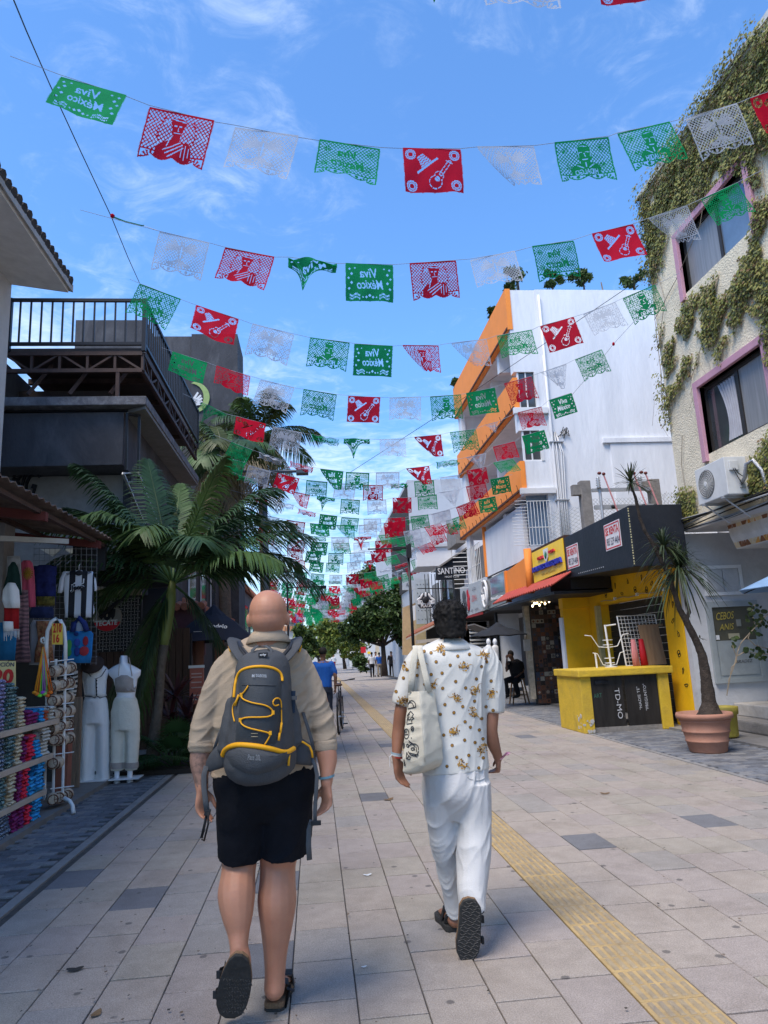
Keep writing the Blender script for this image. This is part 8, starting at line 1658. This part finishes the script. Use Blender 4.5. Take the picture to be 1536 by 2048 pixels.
for(x,y,a0)in((530,515,3.3),(915,570,3.6),(760,685,.3),(860,885,-.4),(480,840,-.4),(670,945,3.7),(835,1110,1.2),(675,1255,-.5),(895,1425,2.4),(740,1565,1.),(205,680,1.2),(180,995,2.5),(985,925,2.7),(365,665,.5)):
 u,v=C2(x,y); ca,sa=math.cos(a0),math.sin(a0); pt=lambda p,q:(u+p*ca-q*sa,v+p*sa+q*ca)
 for k in range(11):t=k/10; p=pt(1+15*t,-8*math.sin(t*2.6)); decal(b,*p,1.2*(1.2-t),1.2*(1.2-t),1 if k>6 else 0,6)
 for k in range(40):
  r,t=rnd(1,11.5),rnd(0,2*PI); p=pt(-4+r*math.cos(t),r*.8*math.sin(t)); decal(b,*p,rnd(1.4,2.8),rnd(.7,1.3),0 if k%3 else 1,7,rot=rnd(0,3),lift=.0024+.00008*k)
b.cm=0; tag(b.build('gold_print',[gold,goldd],B_),kind='stuff')
tw_=crease(mat('trouser_white',(.58,.57,.56),rough=.9,var=.05,scale=6,bump=.35,bscale=240),4.5,1,(1,1,.38),.04); b=MB()
limb(b,[(912,1532,YB,62,.78),(912,1560,YB,63,.85),(912,1590,YB,62,.85),(911,1615,YB,50,.8),(911,1640,YB,32,.8)],n=26,end=False); limb(b,[(880,1560,4.16,33,1.4),(880,1600,4.17,34,1.3),(884,1650,4.2,30,1.15),(893,1710,4.25,26,1.1),(902,1765,4.3,21,1.2),(909,1812,4.33,17.5,1.3),(911,1828,4.34,17,1.3)],n=18,end=False)
limb(b,[(944,1560,4.14,35,1.4),(945,1600,4.14,36,1.3),(948,1650,4.12,33,1.15),(948,1710,4.08,32,1.1),(946,1770,4.03,28,1.15),(946,1805,3.99,24,1.2),(948,1826,3.97,21,1.2)],n=18,end=False)
trB=fuse(b,'trousers',tw_,B_,voxel=.0075,smooth_it=3,wfun=folds(.016,62,2.6,9,9.)); TB=bvh(trB)
surf_tube(smooth_line([C2(*p)for p in((778,1662),(800,1685),(880,1698),(930,1672))]),TB,.0022,tw_,'pocket_seam',B_,.002)
oR=[(938,1799),(952,1802),(962,1816),(964,1838),(962,1862),(962,1885),(958,1905),(948,1920),(935,1926),(922,1922),(914,1906),(913,1885),(917,1862),(919,1838),(920,1815),(927,1803)]
TR=[]; random.seed(15)
for r in range(19):
 y=1806+r*6.2; L=[(u,y+2.2*math.sin(u*.35+r*1.7))for u in range(916,963,4)]; L=[p for p in L if inside(p[0],p[1],[(u*.92+938*.08,v*.97+1862*.03)for u,v in oR])]
 if len(L)>2:TR.append(L)
YR=tilt_sole(B_,oR,1799,1926,3.885,3.955,(0,1,.25),TR)
b=MB(); b.loft([P(925,1806,Y=3.93),P(930,1795,Y=3.97),P(945,1792,Y=3.99),P(958,1806,Y=3.95),P(966,1826,Y=3.92)],[(.013,.004)]*5,8,ref=(0,.3,1)); b.build('heel_strap',lth,B_)
for v in(1838,1880):q0=P(965,v,Y=YR(v)+.03); MB().obox(q0,(.007,0,0),(0,.012,0),(0,0,.017)).build('buckle',lth,B_,bevel=.003)
fo=foot_outline((lf.x,lf.y-.01,0),(-.12,1,0),.28,.105); MB().prism(fo,(0,0,.032)).build('sole',rub,B_,fixn=True,bevel=.004)
b=MB(); b.loft([(lf.x-.045,lf.y+.04,.035),(lf.x-.04,lf.y+.01,.075),(lf.x,lf.y-.012,.085),(lf.x+.036,lf.y+.02,.07),(lf.x+.04,lf.y+.05,.035)],[(.014,.004)]*5,8,ref=(0,.2,1)); b.loft([(lf.x-.055,lf.y+.10,.03),(lf.x-.035,lf.y+.09,.10),(lf.x+.01,lf.y+.09,.115),(lf.x+.045,lf.y+.10,.05)],[(.026,.005)]*4,8,ref=(0,1,0)); b.build('strap',lth,B_)
b=MB(); q0=P(900,1822,Y=4.36); b.obox(q0,(.022,.01,.0),(0,.02,0),(.006,0,.028)); b.build('strap_end',lth,B_,bevel=.004)
for(x,y,c,r)in((793,1507,(.30,.40,.45),9.5),(793,1510,(.55,.55,.55),9.3),(794,1514,(.35,.04,.03),9.2)):ring_band(P(x,y,Y=4.125),r*s2,r*s2*1.1,.0045,.003,mat('bracelet_%d'%int(c[0]*100),c),'bracelet',B_,tilt=-.006)
MB().tube([P(785,1508,Y=4.11),P(779,1514,Y=4.11),P(780,1535,Y=4.11)],.0018,4).build('bracelet_thread',whitec,B_)
nap=MB(); nap.grid(lambda u,v:P(1000+u*19+2*math.sin(v*6),1512-u*9+v*7+2*math.sin(u*7),Y=4.20+.02*math.sin(u*9+v*4)),8,4); o_=nap.build('napkin',mat('napkin_pink',(.62,.30,.38),var=.5,scale=18),smooth=True,loc=P(1003,1510,Y=4.2)); tag(o_,'crumpled pink and white napkin held in the right hand of the printed shirt man','napkin')
# ---- tote bag
canvas=mat('canvas_cream',(.60,.56,.46),rough=.95,var=.05,scale=10,bump=.4,bscale=260,dirt=.15,dcol=(.5,.46,.38)); TG=thing('tote_bag','cream canvas tote bag with black line drawings over the left shoulder','bag',tuple(P(845,1550,Y=3.97)))
def q2(x,y,Y):return P(*C2(x,y),Y=Y)
rings=[[(258,905,4.0),(348,903,3.935),(480,890,4.0),(470,900,4.05),(350,915,4.05),(270,910,4.05)],[(240,1060,3.99),(362,1055,3.90),(510,1060,3.98),(500,1060,4.06),(360,1060,4.08),(250,1060,4.06)],[(222,1220,3.98),(378,1220,3.875),(535,1220,3.975),(525,1220,4.06),(370,1220,4.1),(235,1220,4.07)],[(206,1400,3.975),(392,1390,3.86),(555,1390,3.97),(545,1390,4.05),(380,1400,4.1),(215,1400,4.07)],[(196,1560,3.97),(405,1530,3.87),(568,1535,3.965),(560,1540,4.05),(380,1560,4.1),(210,1560,4.07)],[(198,1632,3.985),(380,1590,3.90),(545,1560,3.98),(540,1570,4.05),(380,1600,4.08),(220,1640,4.06)],[(240,1655,4.0),(360,1640,3.95),(500,1592,4.0),(500,1590,4.04),(380,1650,4.06),(260,1660,4.04)]]
b=MB(); n=6; b.add([q2(*p)for r in rings for p in r],[(i*n+j,i*n+(j+1)%n,(i+1)*n+(j+1)%n,(i+1)*n+j)for i in range(6)for j in range(n)]+[tuple(range(36,42))])
tb2=b.build('bag_body',canvas,TG,fixn=True); me=tb2.data; bm=bmesh.new(); bm.from_mesh(me); cl=bm.edges.layers.float.new('crease_edge')
for e in bm.edges:
 i,j=sorted((e.verts[0].index,e.verts[1].index))
 if(j-i==6 and i%6 in(0,1,2))or(i<6 and j<6):e[cl]=.75
bm.to_mesh(me); bm.free(); mod_apply(tb2,[('SUBSURF',dict(levels=4,render_levels=4))])
me=tb2.data; off=wloc(tb2); wf2=wrinkle(.007,7,.5,2.,.1)
for v in me.vertices:v.co+=v.normal*wf2(v.co+off)
me.polygons.foreach_set('use_smooth',[True]*len(me.polygons)); TTb=bvh(tb2)
for L in([(300,505,4.08),(315,498,4.02),(318,520,4.0),(300,650,3.985),(285,780,3.98),(275,915,3.985)],[(372,498,4.05),(352,498,4.02),(350,520,4.0),(380,650,3.985),(410,780,3.97),(436,910,3.965)]):MB().loft([q2(*p)for p in L],[(.0175,.003)]*6,10,ref=(1,0,0)).build('strap',canvas,TG,smooth=True)
def doodle_t(L):return surf_tube([C2(*p)for p in L],TTb,.0022,mat('ink_line',(.03,.03,.035)),'ink_drawing',TG,.002)
arc=lambda cx,cy,rx,ry,a,b_,n=12:[(cx+rx*math.cos(a+(b_-a)*k/n),cy+ry*math.sin(a+(b_-a)*k/n))for k in range(n+1)]
for L in(arc(285,1040,36,55,PI,2*PI)+[(321,1040),(250,1058)],arc(275,1045,26,42,PI,2*PI),[(262,1000),(270,990),(262,985)],[(250,1110),(275,1080),(300,1110),(285,1130),(305,1140),(280,1160),(290,1185),(240,1195),(245,1150),(262,1130),(250,1110)],arc(262,1130,18,25,0,5),arc(238,1280,22,44,0,2*PI,18),[(225,1265),(240,1262)],[(226,1290),(250,1286)],arc(290,1235,12,20,0,2*PI),[(283,1245),(297,1222)],[(280,1315),(283,1322)],arc(300,1410,45,42,3.3,6.6),arc(300,1430,45,45,.1,3),[(262,1350),(315,1390)],[(256,1340),(300,1372)],arc(248,1385,10,14,0,2*PI),arc(292,1415,14,12,0,2*PI),[(265,1450),(345,1470)],[(272,1465),(335,1485)],arc(208,1385,12,30,0,2*PI),[(205,1350),(215,1365)],[(240,1445),(235,1500),(262,1510),(275,1490),(250,1470),(240,1445)],[(240,1500),(262,1475)],[(215,1510),(228,1560),(220,1565),(215,1510)],[(305,1395),(312,1430)],[(322,1395),(330,1440)]):doodle_t(dense(L,3))
surf_tube([C2(348+52*t,910+620*t)for t in[k/14 for k in range(15)]],TTb,.0025,canvas,'seam',TG,.001)
def figure(name,label,px,pbase,Y,H,cols,pose='stand',facing=1,group=None,seed=0,lean=0.):
 "cols: skin, hair, top, bottom, shoe ; H metres"
 c=P(px,pbase,Y=Y); x,y,z0=c.x,Y,max(0.,c.z)if pose=='sit' else 0.; t=thing(name,label,'person',(x,y,0),group); sk,hr,top,bot,shoe=cols; k=H/1.75; V=lambda a,b_,c_:(x+a*k,y+b_*k*facing,c_*k)
 b=MB(); b.ell(V(0,0,1.64),(.075*k,.09*k,.105*k),12,9); b.ell(V(0,.09,1.61),(.012*k,)*3,6,5); b.loft([V(0,0,1.56),V(0,0,1.45)],[.055*k,.06*k],8); b.loft([V(0,0,1.46),V(0,0,1.38),V(0,0,1.1),V(0,0,.95)],[(.13*k,.08*k),(.19*k,.11*k),(.15*k,.1*k),(.16*k,.11*k)],12)
 random.seed(seed); sw=rnd(-.18,.18)if pose=='stand' else .22
 hands=[]
 for s in(-1,1):
  e=V(s*.25,s*sw*.3-.02,1.14); w_=V(s*.24,s*sw*.6+(.12 if pose!='stand' else .04),.90)if pose=='stand' or s>0 else V(s*.15,.22,1.25); b.loft([V(s*.18,0,1.40),e,w_],[.05*k,.04*k,.028*k],8,roundend=True); hd=Vector(w_); hand(b,hd,(0,.1,-1),(-s,-.2,0),s,.9*k,.6,seed+2); hands.append(hd)
 feet=[]
 for s in(-1,1):f=V(s*.1,s*sw+0,.06); b.loft([V(s*.09,0,.92),V(s*.1,s*sw*.4+.03,.5),f],[.085*k,.055*k,.035*k],9,roundend=True); feet.append(f)
 fuse(b,'body',sk,t,voxel=.011,smooth_it=2)
 b=MB(); b.ell(V(0,-.015,1.67),(.086*k,.098*k,.092*k),12,9); b.build('hair',hr,t,smooth=True)
 b=MB(); b.loft([V(0,0,1.47),V(0,0,1.43),V(0,0,1.36),V(0,0,1.1),V(0,0,.92)],[(.08*k,.07*k),(.17*k,.09*k),(.21*k,.125*k),(.175*k,.12*k),(.18*k,.13*k)],14)
 for s in(-1,1):b.loft([V(s*.17,0,1.40),V(s*.235,s*sw*.15,1.22)],[.07*k,.065*k],10,roundend=True)
 fuse(b,'shirt',top,t,voxel=.02,smooth_it=2,wr=.006,wscale=8)
 b=MB(); b.loft([V(0,0,.98),V(0,0,.82)],[(.17*k,.125*k),(.185*k,.14*k)],14)
 for s in(-1,1):b.loft([V(s*.09,0,.9),V(s*.1,s*sw*.4+.03,.5),V(s*.1,s*sw,.1)],[.1*k,.075*k,.06*k],10)
 fuse(b,'trousers',bot,t,voxel=.02,smooth_it=2,wr=.006,wscale=8)
 for s,f in zip((-1,1),feet):MB().loft([(f[0],f[1]-.04*facing,.05),(f[0]+s*.01,f[1]+.1*facing,.045),(f[0]+s*.015,f[1]+.18*facing,.035)],[(.04,.045),(.045,.04),(.035,.025)],10,ref=(1,0,0),roundend=True).build('shoe',shoe,t,smooth=True)
 return t
hb_=mat('hair_dark',(.01,.008,.007),rough=.8); tb_blue=mat('tee_blue',(.012,.09,.36),rough=.9,bump=.3); jn=mat('jeans_dark',(.02,.025,.04),rough=.9); wt=mat('tee_white',(.6,.6,.6),rough=.9); bk_=mat('tee_black',(.010,.010,.012),rough=.9); shoe_=mat('shoe_dark',(.02,.018,.016)); khaki=mat('cloth_khaki',(.25,.2,.14)); redt=mat('tee_red',(.35,.03,.03))
YC=15.0
figure('person','man in a bright blue T shirt wheeling a bicycle ahead of the bald man',650,1462,YC+.2,1.74,(skinC,hb_,tb_blue,jn,shoe_),seed=4)
bx_=P(678,1462,Y=YC).x; BI=thing('bicycle','old bicycle with a brown saddle pushed by the man in blue','bicycle',(bx_,YC,0)); steel_d=mat('bike_frame',(.03,.03,.035),rough=.4,metal=.4); tyre=mat('tyre',(.02,.018,.016),rough=.9); chrome=mat('chrome',(.4,.4,.4),rough=.3,metal=.8)
def yv(s,dx,z,ang=.13):return Vector((bx_+dx+math.sin(ang)*s*-1*.0+s*.10,YC+s,z))
for s0 in(0.,1.05):
 w_=thing('w',None,None); bpy.data.objects.remove(w_); c=yv(s0,0,.34); ty=MB(); ty.tube([c+Vector((.10*.33*math.cos(a),.33*math.cos(a),.33*math.sin(a)))for a in[2*PI*k/28 for k in range(29)]],.018,6); o_=ty.build('wheel',tyre,BI,smooth=True)
 MB().tube([c+Vector((.10*.30*math.cos(a),.30*math.cos(a),.30*math.sin(a)))for a in[2*PI*k/28 for k in range(29)]],.009,5).build('rim',chrome,o_,smooth=True)
 for k in range(14):a=2*PI*k/14; MB().tube([c+Vector((.02 if k%2 else-.02,0,0)),c+Vector((.03*math.cos(a),.30*math.cos(a),.30*math.sin(a)))],.0025,3).build('spoke',chrome,o_)
 MB().cyl(c-Vector((.05,0,0)),c+Vector((.05,0,0)),.018).build('hub',chrome,o_)
fr_=MB(); bb0=yv(.42,0,.30); st_=yv(.28,0,.80); hd_=yv(.86,0,.82); hl=yv(.90,0,.70)
for a,b_ in((bb0,st_),(st_,hd_),(bb0,hl),(hd_+Vector((0,0,.06)),hl)):fr_.tube([a,b_],.017,7)
for s in(-.035,.035):
 for a,b_ in((bb0,yv(0,0,.34)),(st_,yv(0,0,.34)),(hl,yv(1.05,0,.34))):fr_.tube([a+Vector((s,0,0)),b_+Vector((s,0,0))],.010,6)
fr_.build('frame',steel_d,BI,smooth=True)
MB().tube([st_,st_+Vector((-.005,-.03,.14))],.013,6).build('seat_post',chrome,BI); sdl_=MB(); sp=st_+Vector((-.005,-.03,.16)); sdl_.loft([sp+Vector((0,-.11,0)),sp+Vector((0,-.02,.01)),sp+Vector((0,.14,0))],[(.085,.03),(.07,.03),(.025,.02)],12,ref=(1,0,0),roundend=True); sdl_.build('saddle',mat('saddle_brown',(.07,.035,.025),rough=.5),BI,smooth=True)
hbz=hd_+Vector((0,-.02,.20)); MB().tube([hd_+Vector((0,0,.05)),hbz],.014,6).build('stem',chrome,BI); MB().tube([hbz+Vector((-.28,-.08,.02)),hbz+Vector((-.1,0,0)),hbz+Vector((.1,0,0)),hbz+Vector((.28,-.06,.03))],.012,6).build('handlebar',steel_d,BI,smooth=True)
for s in(-1,1):MB().tube([hbz+Vector((s*.20,-.04,.015)),hbz+Vector((s*.31,-.09,.03))],.017,6).build('grip',black,BI)
MB().tube([bb0+Vector((.06,0,0)),bb0+Vector((.06,-.1,-.13))],.01,6).build('crank',chrome,BI); MB().obox(bb0+Vector((.11,-.1,-.13)),(.045,0,0),(0,.03,0),(0,0,.01)).build('pedal',black,BI); MB().tube([yv(-.30,0,.56),yv(-.1,0,.70),yv(.15,0,.69)],.02,6).build('mudguard',steel_d,BI,smooth=True)
MB().lathe(bb0+Vector((.04,0,0)),[(.01,0),(.085,.003),(.01,.006)],18).build('chainring',chrome,BI)
YS=20.0; c0=P(1035,1356,Y=YS); zs_=c0.z; cx=c0.x
ST=thing('wooden_stool','tall wooden four legged stool under the seated man in black','stool',(cx,YS,0)); wd=mat('stool_wood',(.22,.12,.06),rough=.7,var=.3,scale=6); MB().box(cx-.17,cx+.17,YS-.16,YS+.16,zs_-.05,zs_-.01).build('seat',wd,ST,bevel=.01)
for sx in(-1,1):
 for sy in(-1,1):MB().tube([(cx+sx*.13,YS+sy*.12,zs_-.05),(cx+sx*.23,YS+sy*.18,0.01)],.022,7).build('leg',wd,ST)
for sy in(-1,1):MB().tube([(cx-.2,YS+sy*.16,.25),(cx+.2,YS+sy*.16,.25)],.014,6).build('rung',wd,ST)
SM_=thing('person','man in black sitting on a stool with his hand at his face','person',(cx,YS,0)); b=MB(); hd=P(1021,1310,Y=YS); b.ell(hd,(.08,.095,.11),12,9); b.ell(hd+Vector((-.085,-.02,-.02)),(.02,.015,.02),6,5)
b.loft([hd+Vector((.02,0,-.06)),P(1027,1324,Y=YS)],[.055,.06],8); b.loft([P(1028,1322,Y=YS),P(1032,1335,Y=YS),P(1036,1355,Y=YS)],[(.15,.1),(.18,.12),(.17,.13)],12)
b.loft([P(1017,1328,Y=YS-.15),P(1013,1342,Y=YS-.28),P(1013,1328,Y=YS-.22),P(1014,1318,Y=YS-.12)],[.05,.038,.03,.026],8,roundend=True); hand(b,P(1014,1317,Y=YS-.12),(.1,.1,1),(.6,.6,0),1,.9,.8,3)
b.loft([P(1043,1328,Y=YS),P(1046,1343,Y=YS-.05),P(1037,1351,Y=YS-.2)],[.05,.038,.028],8,roundend=True); hand(b,P(1036,1352,Y=YS-.2),(-.9,-.2,-.1),(0,0,-1),1,.9,.5,5)
for(k_,f_)in(((1010,1362,YS-.35),(1015,1390,YS-.3)),((1030,1366,YS-.3),(1036,1390,YS-.2))):b.loft([P(1036,1356,Y=YS),P(*k_[:2],Y=k_[2]),P(*f_[:2],Y=f_[2])],[.09,.065,.04],9,roundend=True)
fuse(b,'body',skinC,SM_,voxel=.011,smooth_it=2); MB().ell(hd+Vector((.01,.01,.035)),(.092,.105,.10),12,9).build('hair',hb_,SM_,smooth=True)
b=MB(); b.loft([P(1027,1320,Y=YS),P(1029,1326,Y=YS),P(1033,1340,Y=YS),P(1037,1358,Y=YS)],[(.12,.08),(.20,.13),(.20,.14),(.19,.15)],14); b.loft([P(1018,1327,Y=YS-.1),P(1015,1336,Y=YS-.2)],[.075,.07],9,roundend=True); b.loft([P(1042,1327,Y=YS),P(1045,1337,Y=YS)],[.075,.065],9,roundend=True); fuse(b,'shirt',bk_,SM_,voxel=.018,smooth_it=2,wr=.006,wscale=8)
b=MB()
for(k_,f_)in(((1010,1362,YS-.35),(1015,1386,YS-.3)),((1030,1366,YS-.3),(1036,1386,YS-.2))):b.loft([P(1037,1356,Y=YS),P(*k_[:2],Y=k_[2]),P(*f_[:2],Y=f_[2])],[.115,.09,.07],10,roundend=True)
fuse(b,'trousers',bk_,SM_,voxel=.018,smooth_it=2,wr=.006,wscale=8)
for p in((1013,1393,YS-.35),(1034,1393,YS-.25)):q0=P(*p[:2],Y=p[2]); MB().loft([q0+Vector((.05,.02,.02)),q0+Vector((-.02,-.02,.0)),q0+Vector((-.12,-.06,-.02))],[(.045,.045),(.05,.04),(.035,.025)],10,ref=(0,1,0),roundend=True).build('shoe',shoe_,SM_,smooth=True)
for i,(px,pb,Y,H,cols,lab)in enumerate(((745,1352,50,1.7,(skinC,hb_,wt,bk_,shoe_),'distant man in a pale shirt and dark trousers standing by the dark tree'),(753,1351,51,1.72,(skinB,hb_,wt,wt,shoe_),'distant person all in white standing beside the dark tree trunk'),(760,1351,50,1.66,(skinC,hb_,tb_blue,khaki,shoe_),'distant person in pale blue just left of the leaning tree trunk'),(784,1351,50,1.7,(skinC,hb_,bk_,bk_,shoe_),'distant dark dressed person standing right of the leaning tree trunk'),(797,1350,49,1.65,(skinB,hb_,wt,khaki,shoe_),'distant person in a white shirt near the right shops'),(668,1336,80,1.75,(skinB,hb_,wt,redt,shoe_),'tiny figure far down the sunlit end of the street'))):
 figure('person',lab,px,pb,Y,H,cols,seed=20+i,facing=(-1)**i)
bn=thing('waste_bin','pink red bucket bin lined with a black bag beside the tile wall','bin',tuple(P(1085,1408,Z=0))); c=P(1085,1408,Z=0); MB().lathe((c.x,c.y,0),[(.13,0),(.16,.36),(.15,.36),(.12,.03)],20).build('bucket',mat('bin_pink',(.25,.06,.055),rough=.5,dirt=.3),bn,smooth=True); MB().lathe((c.x,c.y,.30),[(.158,-.04),(.175,.02),(.17,.09),(.15,.10),(.13,.02)],20).build('liner',black,bn,smooth=True)
YM=22.0
for k,(px,lab)in enumerate(((977,'white garment display figure outside the pale shopfront behind the printed shirt'),(990,'second white garment display figure nearer the black parasol pole'))):
 m_=thing('shop_mannequin',lab,'mannequin',(P(px,1385,Y=YM).x,YM,0)); b=rows_body([(1290,px-3,px+3),(1296,px-9,px+9),(1320,px-8,px+8),(1335,px-7,px+7),(1350,px-9,px+9),(1375,px-8,px+8)],YM,.11,n=18,fold=.01,seed=k); b.build('robe',wt,m_,smooth=True); MB().cyl((P(px,1385,Y=YM).x,YM,0),(P(px,1385,Y=YM).x,YM,.8),.03).build('stand',black,m_); MB().ell(P(px,1284,Y=YM),(.07,.09,.11)).build('head',mq_w,m_,smooth=True)
